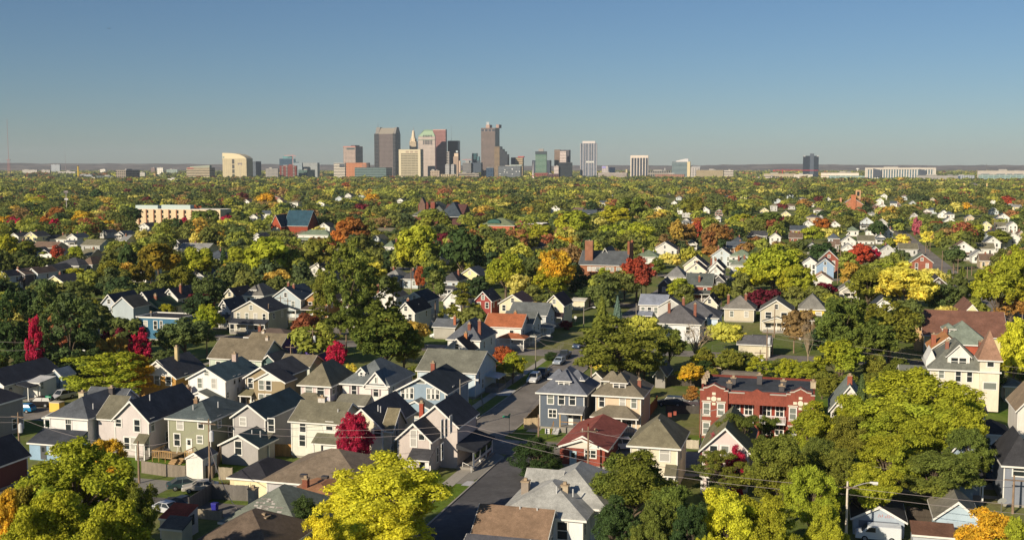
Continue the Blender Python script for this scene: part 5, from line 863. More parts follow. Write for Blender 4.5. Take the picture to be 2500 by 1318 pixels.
for i in range(7): t.blk('white_rib', 2106 + i * 40.4, 2112 + i * 40.4, 442, 930, c(206, 198, 200), y0=-1.2, y1=-.05)
def church_spire():
    p = ony(*zp(24, 1385, 1040), 3000); r = thing('church', 'slim white and brick church spire standing in front of the green glass tower', 'church', (p.x, 3000, 0), -TH)
    zt = ony(*zp(24, 1385, 712), 3000).z; zm = ony(*zp(24, 1385, 930), 3000).z
    MB().box(-2.6, 2.6, -2.6, 2.6, 0, zm).build('tower', 'brick', r, c(170, 110, 96)); MB().tube((0, 0, zm), (0, 0, zt), 2.4, .15, 8).build('spire', 'plain', r, c(196, 186, 190)); MB().box(-3, 3, -3.2, -2.62, zm - 10, zm - 3).build('louvre', 'plain', r, c(226, 214, 206))
    MB().prism([(-5, 8), (0, 13), (5, 8), (5, 0), (-5, 0)], 2.7, 34, 'y').build('nave', 'brick', r, c(150, 90, 80))
church_spire()
T('white hotel block with fine horizontal stripes, right of the white-ribbed tower', 25, 0, 425, 460, 635, 3850, FC('facade_white_stripe', c(216, 204, 196), c(140, 124, 124), 60, 4.4, 1, .45), name='apartment_block', cat='apartment block').blk('stair_core', 405, 430, 585, 640, c(190, 176, 140))
t = T('pale office with a lilac panel and blue-grey bays', 25, 58, 150, 158, 535, 4150, FC('facade_lilac', c(216, 206, 206), c(196, 190, 200), 6, 6, .4, .5)); t.blk('lilac_panel', 62, 118, 540, 570, c(150, 144, 210), y0=-.5, y1=-.05); t.blk('blue_bay', 158, 248, 558, 640, c(150, 158, 180), y0=1, y1=12)
t = T('white slab with six dark glass stripes', 25, 495, 758, 766, 372, 4000, FC('facade_white_slab', c(226, 212, 200), c(226, 212, 200), 6, 6, 0, .5), lm='the six-striped slab')
for i in range(6): t.blk('glass_stripe', 512 + i * 42, 542 + i * 42, 412, 720, c(44, 56, 74), y0=-.4, y1=.1)
T('long low grey arcade building right of the six-striped slab', 25, 770, 1145, 1150, 610, 3950, FC('facade_arcade', c(176, 168, 158), c(104, 108, 116), 8, 12, .7, .6), name='office_block', cat='office building')
T('low pink-brown brick apartments below the grey arcade building', 25, 870, 1300, 1310, 660, 3700, FC('facade_pinkbrick', c(180, 132, 116), c(120, 96, 92), 6, 6, .35, .5), name='apartment_block', cat='apartment block')
t = T('blue glass office with curved front, cream end tower and sloped roof block', 25, 1128, 1352, 1358, 472, 3850, FC('facade_curved_blue', c(170, 184, 190), c(92, 122, 134), 60, 4.3, 1, .55, rough=.3), lm='the curved blue glass office'); t.blk('cream_end', 1352, 1395, 470, 700, c(214, 196, 156), y0=-1, y1=14); t.part('roof_block', MB().prism([(t.X(1180), t.Hh + .01), (t.X(1365), t.Hh + .01), (t.X(1365), t.Z(425)), (t.X(1320), t.Z(425)), (t.X(1190), t.Z(455))], 4, 12, 'y'), c(206, 204, 206))
T('white hospital wing with grey roof blocks behind the ribbed tan building', 25, 1405, 1545, 1560, 560, 4000, FC('facade_wing', c(216, 208, 204), c(120, 128, 138), 9, 7, .5, .5), name='hospital', cat='hospital').blk('roof_plant', 1440, 1555, 535, None, c(150, 152, 156))
T('long ribbed tan windowless-looking building with vertical fins', 25, 1497, 1888, 1918, 597, 3600, FC('facade_ribbed_tan', c(206, 190, 158), c(150, 132, 108), 3.2, 60, .35, .96), name='office_block', cat='office building', lm='the ribbed tan building')
T('white and black banded office right of the ribbed tan building', 25, 1922, 2058, 2062, 602, 3650, FC('facade_wb', c(222, 212, 200), c(60, 64, 74), 60, 5.6, 1, .42), name='office_block', cat='office building')
t = T('dark slate hotel tower standing alone on the right with a raised centre', 26, 888, 1150, 1165, 225, 4300, FC('facade_slate', c(62, 72, 88), c(48, 60, 78), 3, 60, .5, .98, rough=.35), lm='the lone dark tower'); t.blk('centre_shaft', 1003, 1070, 187, 560, c(76, 86, 102), y0=-1, y1=6)
for a in (892, 1115): t.blk('top_sign', a, a + 35, 226, 240, c(190, 190, 194), y0=-.5, y1=-.05)
T('white hospital block with fluted end beside the lone dark tower', 26, 715, 1035, 1040, 557, 3300, FC('facade_hosp_a', c(232, 222, 210), c(206, 196, 186), 4, 60, .3, .8), name='hospital', cat='hospital')
T('tan medical offices with small square windows left of the lone dark tower', 26, 180, 710, 715, 545, 3500, FC('facade_hosp_b', c(206, 190, 164), c(96, 90, 86), 9, 12, .3, .3), name='hospital', cat='hospital')
T('white parking deck with open dark levels', 26, 75, 425, 432, 592, 3250, FC('facade_deck', c(226, 214, 206), c(110, 100, 100), 40, 5, .96, .5), name='parking_deck', cat='parking deck', lm='the white parking deck')
T('cream and aqua glass hospital building, long and low', 26, 1208, 1835, 1838, 525, 3200, FC('facade_hosp_c', c(230, 218, 204), c(226, 212, 200), 60, 9, 1, .2), name='hospital', cat='hospital').blk('aqua_glass_front', 1342, 2015, 580, 700, mat=FC('facade_aqua', c(176, 200, 196), c(130, 164, 166), 14, 4.4, .8, .4, rough=.3), y0=-5, y1=-.1)
t = T('tall white-framed hospital with blue glass and a dark slanted bay', 26, 2005, 3140, 3150, 445, 3150, FC('facade_hosp_d', c(226, 216, 206), c(150, 178, 190), 7, 60, .62, 1), name='hospital', cat='hospital', lm='the white-framed glass hospital')
t.blk('white_frame', 2002, 3150, 440, 470, c(206, 198, 188), y0=-1, y1=8); t.blk('white_frame', 2002, 2030, 470, 700, c(206, 198, 188), y0=-1, y1=8); t.blk('white_frame', 3120, 3152, 470, 700, c(206, 198, 188), y0=-1, y1=8)
t.part('dark_slanted_bay', MB().prism([(t.X(2135), t.Z(600)), (t.X(2275), t.Z(600)), (t.X(2275), t.Z(490)), (t.X(2135), t.Z(450))], -3, -.1, 'y'), c(72, 80, 94)); t.part('dark_slanted_bay', MB().prism([(t.X(2880), t.Z(600)), (t.X(3000), t.Z(600)), (t.X(3000), t.Z(490)), (t.X(2880), t.Z(460))], -3, -.1, 'y'), c(72, 80, 94))
T('long plain pale grey wing right of the white-framed hospital', 27, 580, 1240, 1245, 575, 3000, FC('facade_plainwing', c(190, 186, 182), c(176, 172, 170), 60, 5, 1, .2), name='hospital', cat='hospital')
T('pale metal-clad wing with a dark glass corner', 27, 1262, 1580, 1585, 572, 3020, FC('facade_metalwing', c(190, 196, 204), c(170, 178, 190), 6, 60, .3, .95), name='hospital', cat='hospital').blk('glass_corner', 1285, 1350, 590, 690, c(70, 86, 110), y0=-.5, y1=-.05)
t = T('broad hospital block with cream top and pale aqua glass front at the far right', 27, 1668, 2460, 2466, 492, 3000, FC('facade_hosp_e', c(216, 206, 196), c(230, 216, 202), 60, 9, 0, .5), name='hospital', cat='hospital', lm='the far-right aqua hospital')
t.blk('aqua_glass_front', 1680, 2455, 565, 690, mat=M['facade_aqua'], y0=-1.5, y1=-.1); t.part('antenna', MB().tube((t.X(1812), 10, t.Hh), (t.X(1812), 10, t.Z(365)), .8, .3), c(120, 120, 124))
for a, b in ((1725, 1858), (1972, 2108), (2140, 2220), (2252, 2388)): t.blk('grey_louvre', a, b, 543, 563, c(140, 146, 148), y0=-.5, y1=-.05)
# left of the skyline
t = T('cream concert-hall-like block with curved roof and a column of dark windows', 22, 672, 1045, 1095, 640, 3700, FC('facade_curved_cream', c(222, 206, 170), c(206, 188, 150), 7, 5, .2, .25), lm='the curved cream block'); z = t.Hh
t.part('curved_roof', MB().prism([(t.w, z - .3), (t.w, z)] + [(t.X(x), t.Z(y)) for x, y in ((1010, 612), (935, 580), (850, 566), (760, 560), (672, 558))] + [(0, z - .3)], 0, t.d, 'y'), c(222, 206, 170))
for y0, y1 in ((650, 715), (728, 784), (796, 850), (862, 918)): t.blk('window_column', 822, 858, y0, y1, c(66, 66, 64), y0=-.4, y1=-.02)
t.blk('logo_panel', 678, 702, 606, 634, c(150, 160, 150), y0=-.4, y1=-.02)
T('grey glass slab tucked behind the curved cream block', 22, 1098, 1160, 1204, 680, 3900, FC('facade_greyglass', c(120, 130, 142), c(86, 100, 116), 4, 4.5, .6, .6), roofc=c(90, 96, 104))
t = T('cream office with heavy dark bands and a slanted grey roof screen', 22, 148, 512, 552, 770, 3500, FC('facade_heavybands', c(222, 206, 176), c(86, 82, 80), 60, 5.2, 1, .48), name='office_block', cat='office building', lm='the heavy-banded cream office'); t.part('roof_screen', MB().prism([(t.X(195), t.Hh + .01), (t.X(505), t.Hh + .01), (t.X(505), t.Z(736)), (t.X(195), t.Z(756))], 3, 16, 'y'), c(150, 156, 140)); t.blk('red_sign', 165, 262, 772, 786, c(190, 110, 100), y0=-.5, y1=-.02)
T('low pale parking deck in front of the curved cream block', 22, 300, 1010, 1015, 1010, 3000, FC('facade_deck_b', c(200, 192, 178), c(130, 124, 118), 40, 3.6, .96, .45), name='parking_deck', cat='parking deck')
T('grey grid-windowed apartment block left of the red brick towers', 22, 1297, 1492, 1498, 785, 3900, FC('facade_grid_apts', c(186, 182, 178), c(96, 98, 106), 5, 5, .55, .55), name='apartment_block', cat='apartment block')
t = T('twin red brick apartment towers with grey balconies', 22, 1502, 1760, 1768, 742, 3850, FC('facade_redbrick', c(140, 66, 58), c(96, 56, 56), 6, 5.2, .3, .4), name='apartment_block', cat='apartment block', lm='the red brick apartment towers')
for a in (1535, 1600, 1708): t.blk('balcony_stack', a, a + 26, 750, 940, mat=FC('facade_balc%d' % a, c(170, 160, 156), c(96, 84, 86), 60, 5.2, 1, .5), y0=-.9, y1=-.03)
t.blk('raised_shaft', 1640, 1690, 724, None, c(140, 66, 58))
t = T('blue glass tower under construction behind the red brick towers', 22, 1500, 1690, 1695, 640, 4200, FC('facade_cobalt', c(96, 124, 150), c(62, 92, 122), 5, 4.2, .85, .8, rough=.3), lm='the blue glass tower with a crane'); t.blk('glass_top', 1550, 1690, 606, None, c(92, 140, 148)); t.blk('right_block', 1692, 1738, 645, 760, c(84, 120, 136)); t.blk('right_step', 1738, 1785, 690, 760, c(60, 84, 104))
T('pale blue-white office with rounded corner right of the blue glass tower', 22, 1700, 1835, 1840, 702, 4150, FC('facade_paleblue', c(176, 190, 200), c(120, 146, 166), 5, 4.4, .6, .5))
T('pair of pale silver glass offices, further right', 22, 1840, 2062, 2082, 702, 4180, FC('facade_silver', c(186, 190, 192), c(130, 148, 158), 4, 4.4, .5, .5))
T('green glass low office in front of the silver offices', 22, 1776, 1910, 1980, 803, 3900, FC('facade_lowgreen', c(120, 146, 140), c(62, 104, 100), 6, 4.6, .7, .6, rough=.3), name='office_block', cat='office building')
T('orange brick row of shops below the green glass office', 22, 1855, 2150, 2155, 920, 3500, FC('facade_orangebrick', c(186, 120, 92), c(120, 84, 74), 8, 6, .35, .4), name='shop_row', cat='building')
t = T('white office with black window bands and a dark angled corner', 22, 2290, 2460, 2465, 706, 3950, FC('facade_wbands', c(226, 216, 202), c(64, 66, 74), 60, 5.4, 1, .45)); t.blk('dark_corner', 2378, 2455, 712, 760, c(66, 74, 86), y0=-.5, y1=-.02)
t = T('orange stone courthouse block with square notch windows', 23, 326, 712, 752, 862, 3780, FC('facade_orange', c(206, 136, 98), c(196, 124, 88), 12, 9, .2, .2), name='courthouse', cat='courthouse', lm='the orange courthouse'); t.blk('notch_window', 622, 690, 890, 940, c(150, 110, 90), y0=-.4, y1=-.02); t.blk('dark_end', 704, 750, 862, 940, c(66, 52, 52), y0=-.5, y1=6)
T('long grey-green glass courthouse in front of the orange block', 23, 482, 1062, 1142, 945, 3720, FC('facade_courtglass', c(140, 160, 158), c(96, 124, 128), 60, 5.6, 1, .6, rough=.25), name='courthouse', cat='courthouse', lm='the glass courthouse')
T('cream colonnaded civic building low beside the cream banded block', 23, 2010, 2343, 2350, 1065, 3600, FC('facade_colonnade', c(216, 198, 160), c(120, 104, 92), 6, 60, .45, .9), name='civic_building', cat='civic building')
T('low grey civic block with dark window rows below the tallest tower', 24, 250, 560, 572, 890, 3650, FC('facade_civic', c(176, 166, 152), c(96, 90, 92), 60, 6, .96, .42), name='civic_building', cat='civic building')
T('small navy glass block at the foot of the tallest tower', 24, 666, 780, 786, 810, 3900, FC('facade_smallnavy', c(70, 96, 126), c(56, 80, 112), 6, 5, .8, .7, rough=.3), name='office_block', cat='office building')
T('brown brick warehouse with pale flat roof below the black glass block', 24, 1830, 2095, 2100, 960, 3400, FC('facade_warehouse', c(176, 128, 100), c(140, 100, 82), 9, 9, .3, .4), name='warehouse', cat='warehouse')
T('red-roofed low brick hall beside the church spire', 24, 1410, 1612, 1618, 890, 3550, FC('facade_redhall', c(150, 84, 76), c(110, 70, 68), 8, 9, .3, .4), name='hall', cat='building', roofc=c(150, 60, 60))
T('plum-coloured low block right of the church spire', 24, 1600, 1772, 1776, 905, 3500, FC('facade_plum', c(104, 72, 78), c(80, 60, 70), 8, 8, .3, .4), name='office_block', cat='office building')
T('white tan-capped cluster of low blocks under the rose granite tower', 23, 1830, 2000, 2005, 1000, 3700, FC('facade_lowtan', c(190, 170, 150), c(130, 110, 104), 8, 8, .35, .4), name='office_block', cat='office building')
T('patterned cream and dark office cube at the far left', 21, 1570, 1720, 1826, 752, 3300, FC('facade_pattern', c(176, 164, 150), c(70, 66, 66), 7, 7.2, .6, .5), name='office_block', cat='office building', lm='the patterned office cube')
for lb, x0, xf, yt, yb, Y, col in (('distant pale blue-grey office block on the wooded horizon', 692, 825, 678, 740, 6500, c(190, 196, 205)), ('white silo-topped plant building left of the heavy-banded cream office', 2128, 2220, 722, 830, 4600, c(232, 226, 216)), ('small brown block beside the white silo-topped plant', 2045, 2105, 722, 780, 5200, c(150, 128, 124)),
        ('glazed shed right of the white silo-topped plant', 2255, 2420, 745, 790, 5000, c(170, 186, 180)), ('long white warehouse nearest the radio mast', 300, 530, 750, 790, 5200, c(214, 208, 200)), ('long white warehouse between the radio mast and the yellow chimney', 560, 690, 752, 790, 5000, c(206, 200, 194)), ('pale warehouse with low roof at the foot of the yellow chimney', 785, 1050, 772, 800, 4800, c(210, 204, 196)),
        ('small white tank-like shed right of the yellow chimney', 1355, 1438, 742, 775, 5000, c(228, 222, 214)), ('dark glass sports hall left of the patterned office cube', 1300, 1560, 832, 880, 3300, c(110, 124, 130)), ('white shed with vertical fins left of the dark sports hall', 1210, 1295, 850, 895, 3200, c(226, 222, 214)), ('white lorry depot right of the patterned office cube', 2232, 2425, 868, 940, 2900, c(232, 226, 216)),
        ('pale blue-grey long roofed depot beyond the sports hall', 1080, 1260, 812, 830, 4200, c(170, 176, 186)), ('long low white roof right of the patterned office cube', 1850, 1975, 785, 820, 4300, c(214, 208, 200))):
    T(lb, 21, x0, xf, xf + 2, yt, Y, FC('facade_' + lb.replace(' ', '_')[:28], col, tuple(q * .6 for q in col[:3]) + (1,), 9, 7, .4, .35), name='warehouse', cat='warehouse')
for i, (x0, xf) in enumerate(((590, 700), (705, 790), (800, 925), (930, 1050), (1060, 1180), (1190, 1300), (1310, 1445))):
    T(('grey', 'brown', 'red-brown', 'slate', 'pale grey', 'dark brown', 'stone')[i] + f' townhouse block, {("first", "second", "third", "fourth", "fifth", "sixth", "last")[i]} from the left in the far row before the sports hall', 21, x0, xf, xf + 2, 895, 2900, FC('facade_town%d' % i, (c(176, 170, 166), c(150, 116, 104), c(140, 96, 88), c(140, 146, 156), c(190, 188, 184), c(112, 92, 86), c(170, 158, 146))[i], c(84, 80, 84), 5, 5, .4, .5), name='townhouse', cat='townhouse')
# mast, chimney stack, cranes, water towers, plane
def mast(label, x, yt, yb, Y, wpx, col):
    p = ony(x, yb, Y); H = ony(x, yt, Y).z; k = Y / F; r = thing('radio_mast', label, 'radio mast', (p.x, Y, 0)); mb = MB(); hw = wpx * k / 2; zl = H * .32
    for a, b in ((-hw, -hw), (hw, -hw), (hw, hw), (-hw, hw)): mb.tube((a, b, 0), (a * .6, b * .6, zl), .5, .4, 5)
    n = 14
    for i in range(n):
        z0, z1 = zl * i / n, zl * (i + 1) / n; q0, q1 = hw * (1 - .4 * i / n), hw * (1 - .4 * (i + 1) / n)
        mb.tube((-q0, -q0, z0), (q1, -q1, z1), .25, .25, 4).tube((q0, -q0, z0), (-q1, -q1, z1), .25, .25, 4).tube((-q1, -q1, z1), (q1, -q1, z1), .25, .25, 4)
    mb.build('lattice_base', 'plain', r, col); MB().tube((0, 0, zl), (0, 0, H), .85, .5, 6).build('upper_mast', 'plain', r, col)
    MB().box(-hw * 1.4, hw * 1.4, -hw, hw, zl * .98, zl * 1.0).build('platform', 'plain', r, col)
mast('very tall red and white lattice radio mast rising above the left horizon', 22.5, 292, 425, 4500, 6.5, c(176, 120, 118)); mast('faint thin radio mast between the tall lattice mast and the yellow chimney', 160, 369, 408, 7000, 1.6, c(150, 130, 130))
p = ony(191.5, 432, 4000); zt = ony(191.5, 404, 4000).z; r = thing('factory_chimney', 'slim bright yellow factory chimney with a black top', 'chimney', (p.x, 4000, 0)); landmark('the yellow factory chimney', (p.x, 4000, 25))
MB().tube((0, 0, 0), (0, 0, zt - 3), 2.6, 2.2, 12).build('stack', 'plain', r, c(232, 190, 30)); MB().tube((0, 0, zt - 3), (0, 0, zt), 2.4, 2.4, 12).build('stack_top', 'plain', r, c(50, 46, 44))
def crane(label, z, xm, yj, xa, xb, Y, col, yb=470):
    p = ony(*zp(z, xm, yj), Y); k = lambda x: (ony(*zp(z, x, yj), Y).x - p.x); r = thing('tower_crane', label, 'crane', (p.x, Y, 0)); MB().box(-.9, .9, -.9, .9, 0, p.z).build('mast', 'plain', r, col); mb = MB().box(k(xa), k(xb), -.6, .6, p.z, p.z + 1.2)
    n = 16
    for i in range(n): a = k(xa) + (k(xb) - k(xa)) * i / n; b = k(xa) + (k(xb) - k(xa)) * (i + 1) / n; mb.path([(a, 0, p.z + 1.2), ((a + b) / 2, 0, p.z + 2.6), (b, 0, p.z + 1.2)], .3, 4)
    mb.build('jib', 'plain', r, col); MB().tube((0, 0, p.z + 1), (0, 0, p.z + 6), .8, .2, 4).path([(k(xa), 0, p.z + 1), (0, 0, p.z + 6), (k(xb) * .8, 0, p.z + 1)], .2, 4).build('mast_head', 'plain', r, col); MB().box(k(xa) - .5, k(xa) + 5, -1.5, 1.5, p.z - 2, p.z - .05).build('counterweight', 'plain', r, col)
crane('bright red tower crane with its jib crossing the lone dark tower', 26, 515, 492, 350, 1155, 3700, c(206, 60, 70)); crane('small pink tower crane on top of the blue glass tower', 22, 1695, 600, 1720, 1570, 4180, c(206, 150, 150)); crane('thin pink crane among the towers left of the tallest banded tower', 24, 372, 692, 440, 300, 4400, c(206, 150, 146))
for lb, z, x, yt, w in (('white mushroom water tower on the right horizon', 26, 1870, 448, 60), ('tiny white water tower right of the six-striped slab', 25, 1022, 570, 22)):
    Y = 7500; p = ony(*zp(z, x, yt), Y); k = w * ZM[z][2] / F * Y; r = thing('water_tower', lb, 'water tower', (p.x, Y, 0)); MB().tube((0, 0, 0), (0, 0, p.z - k * .4), k * .22, k * .2, 10).build('stem', 'plain', r, WHITE)
    mb = MB()
    for a, b, c1, c2 in ((-.5, -.3, .2, .5), (-.3, -.1, .5, .5), (-.1, 0, .5, .3)): mb.tube((0, 0, p.z + a * k), (0, 0, p.z + b * k), c1 * k, c2 * k, 12)
    mb.build('tank', 'plain', r, WHITE)
for lb, z, x, yt, yb, Y in (('tall floodlight mast in front of the curved cream block', 22, 927, 712, 1060, 2600), ('tall mobile phone mast above the trees at left', 9, 630, 185, 370, 900)):
    p = ony(*zp(z, x, yt), Y); r = thing('light_mast', lb, 'mast', (p.x, Y, 0)); MB().tube((0, 0, 0), (0, 0, p.z), .5 if Y > 2000 else .35, .3, 6).build('mast', 'plain', r, c(190, 180, 176)); k = Y / 900
    MB().box(-1.8 * k, 1.8 * k, -.3, .3, p.z - .6 * k, p.z + .5 * k).box(-1.5 * k, -1.1 * k, -.5, .5, p.z - 1.6 * k, p.z + .6 * k).box(1.1 * k, 1.5 * k, -.5, .5, p.z - 1.6 * k, p.z + .6 * k).build('head', 'plain', r, c(150, 140, 140))
    if Y < 1000: MB().box(-1.5, 1.5, -.3, .3, p.z - 7, p.z - 5.6).build('antenna_panel', 'plain', r, c(200, 196, 196))
p = ony(266, 70, 2500); r = thing('airplane', 'tiny dark airplane high in the upper left sky', 'airplane', p, .5)
MB().tube((-3.2, 0, 0), (3.2, 0, .1), .5, .25, 8).build('fuselage', 'plain', r, c(70, 76, 86)); MB().prism([(-.6, -4), (.5, -4), (.9, 0), (.5, 4), (-.6, 4), (-.7, 0)], .1, .25, 'z').build('wing', 'plain', r, c(70, 76, 86)); MB().prism([(2.4, .1), (3.2, .1), (3.3, 1.3), (2.8, 1.3)], -.08, .08, 'y').build('tail_fin', 'plain', r, c(70, 76, 86))
# ------------------------------------------------------------------ trees
def leaf_mesh(name, P_, N_, size, tint, material):
    n = len(P_); r = np.random.RandomState(n % 1000 + 5); q = r.normal(size=(n, 3)); a = np.cross(N_, q); a /= np.linalg.norm(a, axis=1, keepdims=True) + 1e-9
    b = np.cross(N_, a); b /= np.linalg.norm(b, axis=1, keepdims=True) + 1e-9; s = (size * r.uniform(.6, 1.35, n))[:, None] if np.ndim(size) == 0 else (size * r.uniform(.6, 1.35, n))[:, None]
    k = .55; V = np.stack([P_ + a * s, P_ + b * s * k, P_ - a * s, P_ - b * s * k], 1).reshape(-1, 3).astype(np.float32)
    me = bpy.data.meshes.new(name); me.vertices.add(4 * n); me.vertices.foreach_set('co', V.ravel()); me.loops.add(4 * n); me.loops.foreach_set('vertex_index', np.arange(4 * n, dtype=np.int32))
    me.polygons.add(n); me.polygons.foreach_set('loop_start', np.arange(0, 4 * n, 4, dtype=np.int32)); me.update()
    at = me.color_attributes.new('tint', 'FLOAT_COLOR', 'POINT'); at.data.foreach_set('color', np.repeat(tint.astype(np.float32), 4, 0).ravel()); me.materials.append(M[material]); return me
def crown_points(kind, seed, n):
    """leaf positions, facing and tint of a crown about 10 m wide and 12 m tall"""
    r = np.random.RandomState(seed); lob = []
    def sph(m): v = r.normal(size=(m, 3)); return v / np.linalg.norm(v, axis=1, keepdims=True)
    if kind in ('broad', 'oval', 'round', 'vase', 'shrub'):
        C_, R_, lo = {'broad': ((0, 0, 7.2), (4.1, 4.1, 4.0), 46), 'oval': ((0, 0, 6.7), (3.4, 3.4, 4.6), 42), 'round': ((0, 0, 6.6), (4.3, 4.3, 4.7), 60), 'vase': ((0, 0, 6.1), (4.2, 4.2, 5.2), 95), 'shrub': ((0, 0, 5.4), (4.1, 4.1, 5.4), 64)}[kind]
        for d in sph(lo * 3):
            if d[2] < (-.97 if kind in ('shrub', 'vase') else -.66): continue
            if len(lob) >= lo: break
            k = r.uniform(.5, .95); p = np.array(C_) + d * np.array(R_) * k
            if kind == 'oval' and p[2] > 8: p[:2] *= .8
            lob.append((p, r.uniform(.85, 1.75) * (.8 if kind in ('vase', 'round') else 1), r.uniform(.62, .85)))
    elif kind == 'feathery':
        for i in range(64):
            z = r.uniform(1.6, 11.3); w_ = 4.4 * min(1, (12 - z) / 4.2) ** .7 * min(1, .55 + z / 9); a = r.uniform(0, 6.28); q = r.uniform(.3, 1) * w_; lob.append((np.array((math.cos(a) * q, math.sin(a) * q, z)), r.uniform(.6, 1.3), .6))
    elif kind == 'locust':
        for i in range(60):
            z = r.choice([4.6, 6.2, 7.8, 9.4, 10.8]) + r.uniform(-.4, .4); w_ = 4.7 * math.sqrt(max(.1, 1 - ((z - 6.5) / 5.8) ** 2)); a = r.uniform(0, 6.28); q = w_ * math.sqrt(r.uniform(.05, 1)); lob.append((np.array((math.cos(a) * q, math.sin(a) * q, z - q * .1)), r.uniform(.8, 1.5), .42))
    elif kind == 'pine':
        for i in range(46):
            z = r.uniform(1.5, 11.6); w_ = 4.9 * ((12 - z) / 10.5) ** .85; a = r.uniform(0, 6.28); q = w_ * r.uniform(.35, 1); lob.append((np.array((math.cos(a) * q, math.sin(a) * q, z + q * .12)), r.uniform(.5, 1.15), .35))
    P_, N_, T_ = [], [], []
    if kind == 'spruce':
        m = n; z = 12 - 11.4 * np.sqrt(r.uniform(0, 1, m)); ring = np.floor(z * 1.6) / 1.6; a = r.uniform(0, 6.28, m); ang = np.sin(a * 7 + ring * 9) * .5 + np.sin(a * 3 + ring * 5) * .5
        w_ = 4.4 * ((12.2 - ring) / 11.6) * (.78 + .25 * ang) * np.sqrt(r.uniform(.25, 1, m)); P = np.stack([np.cos(a) * w_, np.sin(a) * w_, z - w_ * .12], 1); N = np.stack([np.cos(a) * .6, np.sin(a) * .6, np.full(m, .6)], 1) + r.normal(size=(m, 3)) * .5
        T = np.stack([r.uniform(.2, .8, m), np.clip(ang, 0, 1) * .4, np.zeros(m), np.ones(m)], 1)
        return P, N / np.linalg.norm(N, axis=1, keepdims=True), T, [(np.array((0, 0, z)), 1, 1) for z in (4, 7, 9)]
    main = lob
    if n > 4000:                              # break the big boughs up into sprays with gaps between
        lob = []
        for p, rad, fl in main:
            for d in sph(5): lob.append((p + (d + np.array((0, 0, .15))) * rad * np.array((1, 1, fl)) * r.uniform(.45, .95), rad * r.uniform(.32, .6), fl))
    tot = sum(q[1] ** 2 for q in lob); pr = r.uniform(0, 1, 3); ax = sph(1)[0]
    for p, rad, fl in lob:
        m = max(8, int(n * rad ** 2 / tot)); d = sph(m); out = p - np.array((0, 0, 5.5)); out = out / (np.linalg.norm(out) + 1e-6)
        d = d + out * .45 + np.array((0, 0, .25)); d /= np.linalg.norm(d, axis=1, keepdims=True)
        q = p + d * rad * np.array((1, 1, fl)) * (.45 + .6 * np.sqrt(r.uniform(0, 1, m)))[:, None] + r.normal(size=(m, 3)) * .12
        nn = d * .75 + np.array((0, 0, .22)) + r.normal(size=(m, 3)) * (.42 if n > 4000 else .24); lv = r.uniform(-.16, .16)
        patch = np.clip(.5 + .9 * float(ax @ (p - np.array((0, 0, 6.5)))) / 4 + r.uniform(-.35, .35), 0, 1)
        P_.append(q); N_.append(nn); T_.append(np.stack([np.clip(.5 + lv + r.uniform(-.3, .3, m), 0, 1), np.clip(patch + r.uniform(-.25, .25, m), 0, 1), np.zeros(m), np.ones(m)], 1))
    P, N, T = np.concatenate(P_), np.concatenate(N_), np.concatenate(T_); return P, N / np.linalg.norm(N, axis=1, keepdims=True), T, main
PROTO = {}
LOD = {0: (38000, .15), 1: (9000, .29), 2: (2600, .54), 3: (1000, .86)}
def proto(kind, lod, k):
    key = (kind, lod, k)
    if key not in PROTO:
        n, sz = LOD[lod]
        if kind in ('locust', 'feathery', 'pine') and lod < 2: sz *= .82
        if kind == 'bare': crown = None; lob = crown_points('broad', 70 + k, 100)[3]
        else:
            P, N, T, lob = crown_points(kind, 31 * k + 7 * lod + len(kind), n); crown = leaf_mesh('crown', P, N, sz, T, 'foliage')
        mb = MB(); sd_ = 5 if lod else 7; hr = .5 if lod < 2 else .4; r = random.Random(k); top = 11 if kind in ('spruce', 'pine') else 6.4
        mb.tube((0, 0, -.2), (0, 0, 2.4), .34, .27, sd_).tube((0, 0, 2.4), (.1, .05, top), .27, .09, sd_)
        for p, rad, fl in (lob[::2] if kind == 'bare' else lob if lod == 0 else lob[::6] if lod == 1 else lob[::12]):
            if kind == 'spruce': break
            z = min(top - .4, max(2.0, p[2] * .45)); m = Vector((p[0] * .5, p[1] * .5, z + (p[2] - z) * .62)); mb.tube((0.03, 0.02, z), m, .13, .08, 5).tube(m, p, .08, .025, 4)
            if kind == 'bare':
                for j in range(7):
                    e = Vector(p) + Vector((r.uniform(-1, 1), r.uniform(-1, 1), r.uniform(-.2, 1.1))) * 1.5; mb.tube(p, e, .035, .012, 3)
                    for i in range(3): mb.tube(Vector(p).lerp(e, .5), Vector(p).lerp(e, .6) + Vector((r.uniform(-1, 1), r.uniform(-1, 1), r.uniform(-.3, 1))) * .9, .02, .008, 3)
        PROTO[key] = (crown, mb.mesh('trunk', 'bark', False))
    return PROTO[key]
def LC(r, g, b): q = c(r, g, b, 1.32); return (q[0], q[1], q[2] + .014, 1)
TC = {'lime': ('yellow-lime', LC(182, 182, 50), .25), 'yg': ('yellow-green', LC(148, 156, 46), .4), 'green': ('green', LC(102, 114, 46), .45), 'dark': ('dark green', LC(66, 86, 42), .3), 'olive': ('olive green', LC(120, 126, 48), .4), 'gold': ('golden yellow', LC(186, 158, 48), .5),
      'orange': ('orange', LC(158, 110, 54), .8), 'rust': ('rust-orange', LC(160, 94, 52), .7), 'red': ('red', LC(158, 80, 58), .6), 'crimson': ('crimson', LC(168, 48, 74), .3), 'maroon': ('maroon', LC(112, 34, 42), .2), 'brown': ('brownish', LC(154, 126, 70), .6), 'pale': ('pale yellow', LC(200, 192, 84), .4), 'blue': ('blue-grey', LC(112, 136, 120), .0), 'pink': ('pink', LC(172, 96, 106), .3), 'mixed': ('green and orange', LC(130, 120, 40), 1.0), 'feath': ('grey-green', LC(90, 106, 58), .4), 'bare': ('leafless', LC(150, 132, 110), 0)}
